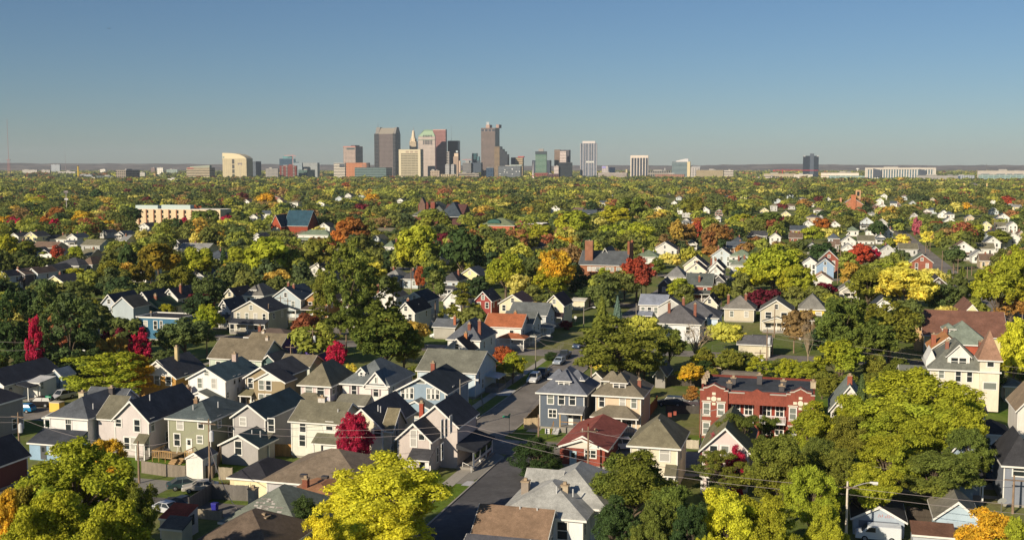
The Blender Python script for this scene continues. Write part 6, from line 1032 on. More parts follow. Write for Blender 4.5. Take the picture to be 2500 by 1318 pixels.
KN = {'broad': ('broad tree', 'broadleaf_tree'), 'oval': ('oval tree', 'broadleaf_tree'), 'round': ('dense round tree', 'broadleaf_tree'), 'vase': ('upright maple', 'maple_tree'), 'shrub': ('bushy shrub', 'shrub'), 'feathery': ('feathery tree', 'feathery_tree'), 'locust': ('spreading locust tree', 'locust_tree'), 'pine': ('layered pine', 'pine_tree'), 'spruce': ('pointed spruce', 'spruce_tree'), 'bare': ('bare-branched tree', 'bare_tree')}
TREES = []; tcount = [0]
def tree(x, yt, wpx, Y, kind, col, label=None, land=None, bark=None, base=None):
    """x, yt: middle and top of the crown in the photo; Y: distance, or y of the foot in the photo when above 400"""
    if Y > 400 and base is None: Y = onz(x, Y).y
    p = ony(x, yt, Y); Hh = max(2.0, p.z); W = wpx * Y / F; k = tcount[0] % 4; tcount[0] += 1
    return plant(Vector((p.x, Y, 0)), W, Hh, kind, col, k, label, land)
def plant(pos, W, Hh, kind, col, k, label=None, land=None):
    lod = 0 if pos.y < 185 else 1 if pos.y < 370 else 2 if pos.y < 750 else 3
    cm, tm = proto(kind, lod, k if lod else k % 2 + (2 if W > 13 else 0) if kind == 'broad' else k % 2); cn, cc, al = TC[col]; wd, nm = KN[kind]
    o = bpy.data.objects.new(nm, None); COL.objects.link(o); o.location = pos; o.scale = (W / 9.6, W / 9.6, Hh / 11.8); o.rotation_euler = (0, 0, rnd.uniform(0, 6.28))
    link('trunk', tm, o, c(112, 98, 84) if kind != 'bare' else c(168, 150, 126)); j = rnd.uniform(.88, 1.14); g = rnd.uniform(.94, 1.06)
    if cm: link('crown', cm, o, (cc[0] * j * g, cc[1] * j, cc[2] * j, min(1, al * rnd.uniform(.6, 1.3))))
    TREES.append((pos, W, Hh, o)); ctr = pos + Vector((0, 0, Hh * .6))
    if label: tag(o, label, 'shrub' if kind == 'shrub' else 'tree', 'trees of the neighbourhood')
    else: auto(o, cn + ' ' + wd, ctr, 'shrub' if kind == 'shrub' else 'tree', 'trees of the neighbourhood')
    if land: landmark(land, ctr)
    return o
tree(175, 1072, 320, 112, 'broad', 'yg', 'big yellow-green tree with golden tips filling the lower left corner', 'the big lower-left tree'); tree(40, 1180, 180, 106, 'broad', 'mixed'); tree(120, 1190, 230, 100, 'broad', 'yg'); tree(15, 1185, 110, 101, 'broad', 'gold'); tree(270, 1215, 230, 98, 'broad', 'yg'); tree(250, 1062, 130, 128, 'broad', 'gold'); tree(330, 1170, 110, 110, 'broad', 'olive')
tree(940, 1128, 350, 116, 'broad', 'lime', 'bright yellow-lime tree at the bottom beside the lower street', 'the bright lime tree at the bottom'); tree(800, 1250, 140, 104, 'broad', 'lime'); tree(930, 1225, 300, 109, 'shrub', 'lime'); tree(735, 1205, 130, 118, 'shrub', 'dark')
tree(1314, 1064, 132, 1168, 'shrub', 'dark', 'big rounded dark olive yew by the street corner', 'the rounded olive yew by the corner')
tree(1545, 1098, 235, 124, 'broad', 'green', 'dense mid-green tree between the grey hip-roofed and cream pyramid-roofed houses', 'the dense mid-green tree'); tree(1640, 1180, 130, 118, 'broad', 'green'); tree(1690, 1225, 120, 106, 'oval', 'dark'); tree(1600, 1215, 120, 108, 'broad', 'green'); tree(2010, 1225, 130, 111, 'oval', 'yg'); tree(1500, 1215, 150, 112, 'oval', 'dark')
tree(1775, 1192, 190, 108, 'oval', 'lime', 'glowing yellow tree at the bottom between dark green trees', 'the glowing yellow tree'); tree(1905, 1060, 200, 126, 'broad', 'olive'); tree(1880, 1200, 180, 108, 'broad', 'yg'); tree(1985, 1130, 150, 118, 'broad', 'yg'); tree(2050, 1090, 160, 130, 'broad', 'green')
tree(1810, 1010, 130, 146, 'locust', 'green', 'ferny green tree in front of the apartments', 'the ferny tree by the apartments'); tree(1752, 1048, 75, 142, 'shrub', 'pink', 'pink-flowering shrub at the corner of the pale pink house'); tree(1800, 1080, 60, 138, 'shrub', 'crimson'); tree(1760, 1100, 130, 136, 'locust', 'green'); tree(1880, 1015, 70, 150, 'locust', 'green')
tree(2235, 900, 330, 152, 'broad', 'yg', 'tall light green tree in front of the white Victorian house', 'the tall light green tree'); tree(2300, 985, 200, 146, 'broad', 'yg'); tree(2190, 990, 220, 144, 'broad', 'yg'); tree(2280, 1100, 230, 132, 'broad', 'green'); tree(2105, 915, 110, 158, 'spruce', 'feath', 'drooping dark olive conifer behind the light green trees'); tree(1985, 985, 150, 150, 'oval', 'yg'); tree(2090, 960, 150, 152, 'oval', 'yg'); tree(2330, 960, 200, 143, 'oval', 'yg'); tree(2170, 1060, 190, 134, 'broad', 'yg'); tree(2370, 1040, 130, 138, 'broad', 'green'); tree(2070, 1010, 150, 148, 'oval', 'olive'); tree(2000, 1060, 120, 136, 'broad', 'green'); tree(2120, 1130, 160, 126, 'broad', 'yg'); tree(2400, 1060, 90, 148, 'feathery', 'feath')
tree(2430, 1245, 190, 108, 'broad', 'gold', 'golden yellow tree in the lower right corner', 'the golden lower-right tree'); tree(2490, 1255, 110, 104, 'broad', 'yg'); tree(1720, 1300, 70, 96, 'oval', 'lime')
tree(868, 994, 100, 147, 'vase', 'crimson', 'crimson maple among the white houses, some leaves still green', 'the crimson maple among the white houses')
tree(270, 862, 215, 985, 'locust', 'yg', 'wide yellow-green locust beside the golden brick bungalow', 'the wide yellow locust'); tree(335, 868, 110, 975, 'locust', 'gold'); tree(165, 722, 150, 925, 'feathery', 'feath', 'tall dark feathery tree left of the blue-grey double-gabled house', 'the tall dark feathery tree'); tree(30, 700, 120, 900, 'feathery', 'dark'); tree(110, 690, 110, 850, 'feathery', 'feath'); tree(185, 830, 110, 920, 'feathery', 'feath'); tree(60, 830, 60, 910, 'shrub', 'dark'); tree(230, 840, 60, 915, 'shrub', 'dark')
tree(82, 764, 48, 935, 'vase', 'crimson', 'slim crimson maple between dark trees near the left edge', 'the slim crimson maple at left'); tree(343, 803, 60, 905, 'vase', 'crimson', 'rounded crimson maple in front of the bright blue building', 'the crimson maple by the blue building'); tree(820, 830, 56, 915, 'vase', 'crimson', 'narrow crimson maple behind the pink and lavender house', 'the narrow crimson maple')
tree(450, 775, 140, 888, 'broad', 'feath'); tree(405, 800, 70, 880, 'broad', 'feath'); tree(505, 742, 90, 832, 'oval', 'yg'); tree(505, 670, 85, 780, 'broad', 'feath'); tree(405, 738, 42, 782, 'shrub', 'yg'); tree(235, 735, 45, 815, 'oval', 'olive'); tree(260, 775, 40, 830, 'bare', 'bare')
tree(940, 745, 185, 928, 'broad', 'green', 'large deep green tree in the middle, behind the cream house with shutters', 'the large deep green middle tree'); tree(985, 790, 110, 920, 'oval', 'olive'); tree(890, 650, 130, 800, 'feathery', 'green', 'tall feathery green tree in the centre, trunks showing below', 'the tall feathery centre tree'); tree(850, 590, 130, 805, 'feathery', 'green'); tree(790, 660, 80, 790, 'oval', 'olive'); tree(775, 745, 100, 830, 'feathery', 'green'); tree(830, 760, 80, 830, 'broad', 'green'); tree(960, 670, 60, 790, 'pine', 'olive'); tree(690, 780, 30, 800, 'shrub', 'green')
tree(1130, 688, 120, 800, 'pine', 'olive', 'layered olive pine between the white gable and the red cottage', 'the layered pine'); tree(1228, 843, 82, 925, 'round', 'rust', 'small rust-coloured tree by the street', 'the small rust-coloured tree')
tree(1515, 772, 215, 948, 'locust', 'olive', 'large sparse olive locust behind the foursquare houses', 'the large sparse locust'); tree(1560, 820, 110, 950, 'locust', 'olive'); tree(1470, 722, 85, 838, 'spruce', 'olive'); tree(1508, 722, 38, 790, 'spruce', 'blue'); tree(1635, 800, 95, 905, 'broad', 'green'); tree(1700, 782, 95, 895, 'bare', 'bare', 'bare grey tree right of the sparse locust'); tree(1715, 850, 60, 900, 'shrub', 'lime'); tree(1750, 880, 50, 905, 'shrub', 'gold'); tree(1812, 850, 85, 915, 'shrub', 'green'); tree(1455, 820, 60, 880, 'feathery', 'olive'); tree(1382, 780, 34, 805, 'shrub', 'maroon'); tree(1345, 860, 40, 880, 'shrub', 'dark')
tree(2060, 720, 150, 915, 'broad', 'green', 'big mid-green tree right of the yellow boarded house', 'the big mid-green tree on the right'); tree(2175, 735, 150, 890, 'broad', 'olive'); tree(2130, 780, 120, 920, 'broad', 'green'); tree(2050, 830, 120, 945, 'broad', 'yg'); tree(2195, 870, 80, 950, 'oval', 'green'); tree(2150, 905, 80, 960, 'oval', 'olive'); tree(1925, 870, 70, 935, 'shrub', 'yg'); tree(1975, 770, 40, 900, 'bare', 'bare'); tree(1985, 880, 100, 950, 'broad', 'yg'); tree(2010, 905, 90, 950, 'broad', 'dark')
tree(2215, 640, 170, 790, 'broad', 'pale', 'broad pale yellow tree beyond the big green tree', 'the broad pale yellow tree'); tree(2120, 650, 110, 770, 'broad', 'olive'); tree(2300, 690, 90, 790, 'broad', 'feath'); tree(2008, 684, 74, 742, 'round', 'maroon', 'round maroon tree below the white gables', 'the round maroon tree'); tree(2440, 640, 140, 800, 'broad', 'yg'); tree(2490, 600, 110, 780, 'broad', 'yg'); tree(2470, 720, 90, 800, 'broad', 'brown'); tree(2480, 775, 100, 965, 'oval', 'lime', 'yellow-lime tree at the right edge beside the Victorian tower', 'the lime tree at the right edge'); tree(2450, 860, 60, 940, 'oval', 'yg'); tree(2362, 690, 52, 748, 'round', 'yg'); tree(2318, 655, 18, 705, 'oval', 'green'); tree(2350, 648, 20, 690, 'oval', 'green')
tree(1890, 598, 150, 745, 'broad', 'yg', 'broad yellow tree left of the white gables on the right', 'the broad yellow tree on the right'); tree(1835, 640, 90, 735, 'broad', 'lime'); tree(1950, 645, 90, 760, 'broad', 'yg'); tree(1660, 678, 78, 742, 'oval', 'yg'); tree(1762, 690, 60, 745, 'oval', 'olive'); tree(1555, 628, 92, 738, 'broad', 'red', 'orange-red tree right of the slate-roofed brick hall', 'the orange-red tree'); tree(1525, 665, 50, 735, 'broad', 'mixed'); tree(1475, 655, 70, 720, 'oval', 'yg'); tree(1605, 628, 46, 680, 'round', 'green'); tree(1440, 700, 70, 750, 'broad', 'dark')
tree(1355, 608, 112, 745, 'broad', 'gold', 'tall golden-topped tree left of the slate-roofed brick hall', 'the golden-topped tree'); tree(1345, 650, 100, 748, 'broad', 'yg'); tree(1235, 612, 105, 738, 'broad', 'yg'); tree(1130, 552, 108, 700, 'broad', 'dark', 'massive dark green tree in the centre of the view', 'the massive dark green centre tree'); tree(1018, 545, 105, 690, 'broad', 'yg'); tree(1040, 590, 80, 690, 'broad', 'olive'); tree(860, 528, 88, 632, 'broad', 'orange', 'orange tree with green patches left of centre', 'the orange-and-green tree'); tree(835, 540, 50, 625, 'broad', 'orange'); tree(755, 510, 58, 562, 'round', 'orange', 'round burnt orange tree beside the teal-roofed church'); tree(1025, 645, 40, 715, 'oval', 'rust'); tree(1060, 645, 70, 720, 'broad', 'dark')
tree(655, 575, 125, 712, 'broad', 'yg'); tree(590, 600, 100, 700, 'broad', 'yg'); tree(700, 600, 80, 705, 'broad', 'olive'); tree(780, 578, 92, 680, 'broad', 'olive'); tree(735, 655, 50, 720, 'oval', 'yg'); tree(480, 600, 85, 700, 'broad', 'yg'); tree(385, 588, 100, 705, 'broad', 'mixed', 'tall green and orange tree below the long cream school', 'the green-and-orange tree'); tree(345, 640, 70, 720, 'broad', 'mixed'); tree(440, 650, 80, 735, 'broad', 'olive'); tree(268, 638, 95, 730, 'feathery', 'olive'); tree(310, 590, 55, 690, 'oval', 'dark'); tree(180, 650, 65, 690, 'shrub', 'yg')
for q in '452 530 45 582 vase crimson;554 522 36 566 vase crimson;35 527 40 578 vase crimson;108 528 38 582 round orange;132 532 40 584 round crimson;140 505 60 560 broad orange;200 512 66 578 broad gold;258 520 34 560 vase red;140 597 34 640 vase red;185 600 40 645 broad yg;500 510 78 575 broad green;320 505 54 555 broad dark;580 545 64 625 broad feath;525 550 62 605 broad olive;545 605 40 660 spruce dark;910 472 44 512 round gold;930 530 26 560 vase crimson;1058 508 84 590 broad olive;845 444 30 470 round rust;2103 594 76 664 round red;2135 605 40 660 round crimson;2284 538 46 582 round red;2240 528 26 580 vase pink;2008 530 46 575 broad orange;1985 550 60 605 broad yg;1874 515 76 580 broad green;1748 540 78 615 oval brown;1660 540 84 610 broad brown;1702 538 26 585 vase red;1712 530 50 570 broad orange;1964 484 40 515 round brown;2244 494 22 520 round crimson;2124 472 18 495 round crimson;2462 477 40 505 round red;2358 493 34 520 round gold;2378 545 62 600 broad yg;2266 562 44 605 round pale;2205 570 50 615 round pale;2145 535 54 590 oval dark;2012 590 70 660 broad dark;2080 638 72 700 broad green;2170 640 90 720 broad yg;1400 510 90 600 broad yg;1500 500 84 575 broad yg;1560 540 90 620 broad yg;1545 478 80 565 broad green;1490 545 70 610 broad yg;1380 575 60 640 broad gold;1290 575 60 620 round olive;1275 530 40 570 round pink;1440 560 70 615 broad olive;1620 510 60 560 oval pale;1640 525 40 560 round dark;1690 480 60 540 broad olive;1790 490 50 540 round green;1810 520 60 570 broad yg;1850 525 50 560 round rust;1930 600 80 660 oval yg;60 590 60 640 broad olive;15 570 60 660 broad yg;10 525 60 570 round gold;235 460 40 500 oval dark;265 480 60 510 broad yg;90 480 60 520 broad yg;60 590 90 650 feathery green;270 535 40 570 round gold;295 540 30 565 round gold;1180 545 50 600 oval yg;1270 555 45 620 round yg;1215 560 50 620 broad olive;1320 545 70 605 broad yg;960 560 60 600 broad feath;920 560 40 600 broad olive;980 545 26 580 vase rust;1145 530 40 555 round orange;1150 600 50 660 broad dark;1000 490 50 530 broad yg;1100 488 60 525 broad gold;650 470 50 510 broad gold;630 535 40 570 oval olive;1250 620 40 680 round feath;1740 600 60 640 broad brown;1820 590 50 640 broad brown;2440 560 60 610 broad olive;2330 600 70 660 oval feath;2300 560 50 600 oval dark'.split(';'):
    x, yt, wp, yb, kd, cl = q.split(); tree(float(x), float(yt), float(wp), float(yb), kd, cl)
# ---- more trees between the houses, kept clear of the fronts the photograph shows
RECT = []
for s in HOUSES:
    q = [proj(s.world(x, y, z)) for x in (-.3, s.w + .3) for y in (0, s.d) for z in (s.H * (.3 if s.o.y < 240 or s.root['category'] != 'house' else .62), s.H + s.rise)]; RECT.append((min(a for a, b in q), max(a for a, b in q), min(b for a, b in q), max(b for a, b in q), s.o.y))
RECT = np.array(RECT)
def blocked(x, y, W, Hh, lim=.26):
    D = y * cP + CH * sP; px = 1250 + F * x / D; hw = W * .46 * F / D; t = proj((x, y, Hh))[1]; b = proj((x, y, Hh * .25))[1]
    ox = np.clip(np.minimum(RECT[:, 1], px + hw) - np.maximum(RECT[:, 0], px - hw), 0, None); oy = np.clip(np.minimum(RECT[:, 3], b) - np.maximum(RECT[:, 2], t), 0, None)
    return bool(np.any((ox * oy > lim * np.minimum((RECT[:, 1] - RECT[:, 0]) * (RECT[:, 3] - RECT[:, 2]), 2 * hw * (b - t))) & (RECT[:, 4] > y - 2)))
def in_house(x, y, m):
    for s in HOUSES:
        d = Vector((x, y, 0)) - s.o; a, b = d.dot(s.ex), d.dot(s.ey)
        if -m < a < s.w + m and -m - 1 < b < s.d + m: return True
    u, v = to_uv((x, y)); return (-57 < u < -44 and 160 < v < 470) or (-126 < u < -114 and 160 < v < 470) or (42 < u < 55 and v > 160) or (150 < v < 166)
PAL = ['yg'] * 13 + ['green'] * 11 + ['olive'] * 16 + ['dark'] * 6 + ['lime'] * 3 + ['gold'] * 2 + ['orange', 'rust', 'maroon', 'brown', 'brown', 'brown', 'feath', 'feath', 'feath', 'pale', 'pale']
cand = []
for i in range(5200):
    y = 190 + 300 * rnd.random() ** .8; x = rnd.uniform(-.5, .5) * y; cand.append((y, x))
for y, x in sorted(cand):
    if len(TREES) >= 299: break
    kd = rnd.choice(['broad'] * 6 + ['oval'] * 2 + ['round', 'feathery']); W = rnd.uniform(6, 11) if y > 230 else rnd.uniform(3, 6); Hh = W * rnd.uniform(.9, 1.2)
    if in_house(x, y, W * .3): continue
    if any((p.x - x) ** 2 + (p.y - y) ** 2 < ((W + w_) * .36) ** 2 for p, w_, h_, o in TREES): continue
    if blocked(x, y, W, Hh): continue
    if rnd.random() < .3: continue
    plant(Vector((x, y, 0)), W, Hh, kd, rnd.choice(PAL), rnd.randrange(4))
# ---- the wood of far trees that reads as one canopy
def canopy(name, label, bands, seed):
    r = np.random.RandomState(seed); Ps, Ns, Ss, Ts = [], [], [], []; pal = np.array([TC[q][1] for q in PAL]); own = [(p.x, p.y, w_) for p, w_, h_, o in TREES]
    for y0, y1, step, Wm, n, sz in bands:
        y = y0; protos = [crown_points(kd, 900 + i, n) for i, kd in enumerate(('broad', 'oval', 'round', 'broad'))]
        while y < y1:
            for x in np.arange(-.5 * y, .5 * y, step):
                px, py = x + r.uniform(-.45, .45) * step, y + r.uniform(-.45, .45) * step; W = Wm * r.uniform(.65, 1.3); Hh = min(19, 10.5 * r.uniform(.65, 1.3) * (.85 + Wm / 70) * (1.35 if r.rand() < .08 else 1))
                if y < 1000 and any((a - px) ** 2 + (b - py) ** 2 < ((W + w_) * .33) ** 2 for a, b, w_ in own): continue
                if y < 1500 and (blocked(px, py, W, Hh, .3) or (y < 700 and in_house(px, py, W * .3))): continue
                P, N, T, _ = protos[r.randint(4)]; k = r.choice(len(P), min(n, len(P)), False); a = r.uniform(0, 6.28); ca, sa = math.cos(a), math.sin(a); R_ = np.array(((ca, -sa, 0), (sa, ca, 0), (0, 0, 1)))
                q = (P[k] @ R_.T) * np.array((W / 9.6, W / 9.6, Hh / 11.8)) + np.array((px, py, 0)); col = pal[r.randint(len(pal))][:3] * r.uniform(.75, 1.1); col = (col * .86 + .14 * np.mean(col)) * (.92 if y > 1000 else 1.05) + (np.array((.03, .03, .012)) if y > 1000 else 0)  # greyed, and lifted farther off: distance haze mixed into the leaf colour
                t = np.ones((len(k), 4)); t[:, :3] = col * (.7 + .6 * T[k][:, :1]); warm = (T[k][:, 1:2] * r.uniform(0, .5)); t[:, :3] *= 1 + warm * np.array((.35, .1, -.3)); Ps.append(q); Ns.append(N[k] @ R_.T); Ss.append(np.full(len(k), sz)); Ts.append(t)
            y += step * (.8 if y < 1200 else .95)
    o = link(name, leaf_mesh(name, np.concatenate(Ps), np.concatenate(Ns), np.concatenate(Ss), np.concatenate(Ts), 'foliage_far')); tag(o, label, 'woodland'); o['kind'] = 'stuff'; return o
canopy('distant_trees', 'continuous canopy of autumn trees filling the middle distance up to the skyline', [(225, 400, 11, 10, 1500, .56), (400, 560, 11.5, 11, 660, .78), (560, 800, 15, 13.5, 480, .85), (800, 1200, 18, 16.5, 300, 1.2), (1200, 2200, 25, 24, 150, 2.0)], 5)
canopy('far_woods', 'hazy far belt of woods round the foot of the skyline towers', [(2200, 3600, 30, 24, 42, 4.2), (4400, 8600, 75, 60, 30, 11)], 9)

def haze():
    mb = MB().box(-14000, 14000, -300, 14500, -1.2, 260); o = mb.build('haze', 'plain'); m = bpy.data.materials.new('haze'); m.use_nodes = True; n = m.node_tree.nodes; n.remove(n['Principled BSDF'])
    v = n.new('ShaderNodeVolumePrincipled'); v.inputs['Color'].default_value = (.78, .89, 1, 1); v.inputs['Density'].default_value = 3.8e-5; v.inputs['Anisotropy'].default_value = 0
    m.node_tree.links.new(v.outputs[0], n['Material Output'].inputs['Volume']); o.data.materials[0] = m; o['kind'] = 'stuff'; o['label'] = 'thin autumn haze lying over the whole town'; o['category'] = 'haze'; S.cycles.volume_step_rate = 20
haze()
print('TREES', len(TREES), 'HOUSES', len(HOUSES))
# ------------------------------------------------------------------ poles, lamps, wires
WOODP = c(150, 128, 108)
POLES = {}
def pole(z, x, yt, yb, kind='wood', arm=None, transformer=False, key=None, label=None, Y=None, lean=0):
    (px, pt), (_, pb) = zp(z, x, yt), zp(z, x, yb); f = onz(px, pb) if Y is None else Vector((ony(px, pt, Y).x, Y, 0)); top = min(14, ony(px, pt, f.y).z)
    nm = {'wood': 'utility_pole', 'lamp': 'street_lamp', 'plain': 'utility_pole'}[kind]; r = bpy.data.objects.new(nm, None); COL.objects.link(r); r.location = f; r.rotation_euler = (0, 0, -TH)
    col = WOODP if kind != 'lamp' else c(186, 176, 160); MB().tube((0, 0, -.2), (lean, 0, top), .17 if kind != 'lamp' else .13, .1, 8).build('pole', 'bark' if kind != 'lamp' else 'metal', r, col)
    if kind == 'wood': MB().box(lean - 1.1, lean + 1.1, -.18, -.1, top - .7, top - .55).build('crossarm', 'wood', r, c(130, 112, 96))
    if arm:
        d = arm; pts = [Vector((lean + d * t, 0, top - .9 + 1.0 * math.sin(t / abs(2.4) * 1.3))) for t in np.linspace(0, 2.4, 8)]; MB().path(pts, .06, 6).build('lamp_arm', 'metal', r, c(190, 186, 180)); e = pts[-1]
        MB().tube(e - Vector((.1 * d, 0, 0)), e + Vector((.75 * d, 0, -.04)), .1, .17, 8).tube(e + Vector((.2 * d, 0, -.1)), e + Vector((.7 * d, 0, -.16)), .13, .1, 8).build('lamp_head', 'plain', r, c(214, 214, 212))
    if transformer: MB().tube((lean + .42, -.1, top - 2.9), (lean + .42, -.1, top - 1.7), .3, .3, 10).tube((lean + .42, -.1, top - 1.7), (lean + .42, -.1, top - 1.5), .3, .12, 10).build('transformer', 'plain', r, c(206, 208, 210))
    w_ = {'wood': 'wooden utility pole', 'lamp': 'street lamp on a slim pole', 'plain': 'plain wooden pole'}[kind]
    if transformer: w_ += ' with grey transformer'
    if kind == 'wood' and arm: w_ += ' carrying a street lamp'
    if label: tag(r, label, 'street lamp' if kind == 'lamp' else 'utility pole', 'poles of the neighbourhood')
    else: auto(r, w_, f + Vector((0, 0, top * .7)), 'street lamp' if kind == 'lamp' else 'utility pole', 'poles of the neighbourhood')
    if key: POLES[key] = f + Vector((lean * math.cos(TH), 0, top - .6))
    return r
pole(1, 153, 335, 690, 'wood', None, True, 'a'); pole(1, 1072, 555, 880, 'plain', None, False, 'b'); pole(1, 1620, 385, 940, 'wood', None, True, 'c'); pole(2, 787, 375, 640, 'plain', key='d'); pole(3, 678, 520, 850, 'wood', None, False, 'e')
pole(4, 600, 715, 1130, 'wood', None, True, 'f'); front_pole = pole(4, 660, 905, 1420, 'wood', 1, False, 'g', 'pale front utility pole with street-lamp arm in the lower right, nearest the camera', Y=118); next(q for q in front_pole.children if q.name.startswith('pole')).color = c(226, 216, 202); pole(14, 1338, 535, 1000, 'wood', None, False, 'h'); pole(3, 1467, 395, 790, 'lamp', 1); pole(3, 330, 435, 625, 'plain'); pole(3, 700, 90, 300, 'plain')
pole(13, 104, 200, 735, 'lamp', 1, key='i'); pole(7, 408, 750, 1085, 'lamp', 1, key='j'); pole(7, 852, 490, 680, 'lamp', 1); pole(7, 912, 320, 460, 'lamp', 1); pole(5, 700, 835, 1030, 'lamp', 1); pole(5, 132, 130, 200, 'lamp', -1); pole(5, 878, 40, 90, 'lamp', -1); pole(7, 1337, 455, 650, 'lamp', 1)
for z, x, a, b, t in ((6, 645, 630, 1015, 1), (6, 433, 780, 1040, 0), (6, 960, 690, 905, 0), (6, 793, 645, 790, 0), (6, 222, 395, 680, 0), (6, 335, 320, 610, 0), (6, 405, 345, 615, 0), (6, 1588, 390, 615, 0), (6, 1808, 390, 590, 0), (6, 1578, 60, 290, 0), (6, 1790, 180, 305, 0), (6, 1863, 155, 310, 0), (6, 410, 60, 220, 1), (5, 1090, 75, 320, 1), (5, 1975, 680, 910, 0), (5, 1480, 350, 500, 0), (5, 1442, 180, 290, 0), (5, 360, 90, 180, 0),
        (8, 57, 885, 1090, 1), (8, 118, 700, 1110, 1), (8, 172, 740, 940, 0), (8, 300, 985, 1195, 0), (8, 370, 685, 915, 0), (8, 415, 690, 790, 1), (8, 190, 470, 770, 0), (8, 1615, 940, 1130, 0), (8, 518, 95, 300, 0), (8, 775, 110, 275, 0), (8, 1740, -30, 165, 0), (8, 1883, 40, 275, 0), (8, 1845, 120, 300, 0), (8, 1972, 120, 280, 0), (8, 2015, 110, 200, 0), (7, 322, 160, 365, 0), (7, 1387, 190, 380, 0), (7, 1428, 300, 385, 0), (7, 1727, -20, 55, 0), (8, 2480, 550, 700, 0)):
    pole(z, x, a, b, 'wood' if t or x % 2 else 'plain', None, bool(t), 'p%d_%d' % (z, x))
for z, x, a, b in ((9, 628, 190, 370), (9, 988, 300, 440), (9, 1835, 590, 700), (9, 2240, 300, 420), (10, 262, 300, 430), (10, 437, 310, 400), (10, 500, 270, 410), (10, 865, 600, 720), (10, 1115, 600, 730), (10, 1170, 640, 720), (10, 2252, 380, 470), (10, 2445, 350, 430), (11, 100, 340, 420), (11, 1530, 370, 500), (11, 1493, 390, 460), (11, 1578, 320, 480), (11, 1920, 385, 440), (11, 1725, 690, 830), (12, 800, 640, 880), (12, 1125, 440, 530), (12, 978, 455, 550), (12, 1475, 390, 470), (12, 1590, 640, 745), (12, 1630, 650, 740), (12, 1115, 580, 680), (12, 2230, 430, 560), (12, 1170, 320, 400), (12, 1270, 320, 400)):
    pole(z, x, a, b, 'wood' if x % 3 else 'plain')
def wire(p, q, sag=.8, r=.022, words='thin overhead wire'):
    pts = [Vector(p).lerp(Vector(q), t) - Vector((0, 0, sag * 4 * t * (1 - t))) for t in np.linspace(0, 1, 13)]
    o = MB().path(pts, r, 4).build('power_line', 'plain', None, c(150, 140, 140)); auto(o, words, pts[6], 'wire', 'overhead wires')
def span(a, b, n=2, sag=.8):
    for i in range(n):
        d = Vector((0, .5 * i - .25, -.9 * i)); wire(POLES[a] + d, POLES[b] + d, sag + .15 * i)
POLES['w'] = uv(-150, 122, 9.0); POLES['x'] = uv(55, 118, 9.5); POLES['y'] = uv(-43.5, 133, 9.2); POLES['z'] = uv(70, 180, 9.6); POLES['v'] = uv(-140, 190, 9)
span('w', 'a'); span('a', 'b', 1); span('b', 'c', 2); span('c', 'd', 1); span('c', 'y', 2); span('y', 'e', 1); span('y', 'g', 2, 1.2); span('e', 'f', 1); span('g', 'x', 2); span('f', 'h', 1, .6); span('i', 'j', 1); span('p8_118', 'z', 2, 1); span('j', 'p8_57', 1, 1.4); span('p6_645', 'p6_960', 1); span('p6_433', 'p6_645', 1); span('p6_222', 'p6_405', 1); span('p8_57', 'p8_118', 1, .3)
POLES['k'] = onz(*zp(7, 700, 880), 7); span('j', 'k', 1)
wire(onz(*zp(5, -150, 742), 8), onz(*zp(5, 420, 757), 8), .3); wire(onz(*zp(5, -150, 828), 7), onz(*zp(5, 385, 826), 7), .3); wire(POLES['e'], onz(*zp(3, 905, 575), 5), .4); wire(POLES['c'] - Vector((0, 0, 3)), onz(*zp(17, 1010, 925), 5), .9, .035, 'thick twisted service cable')
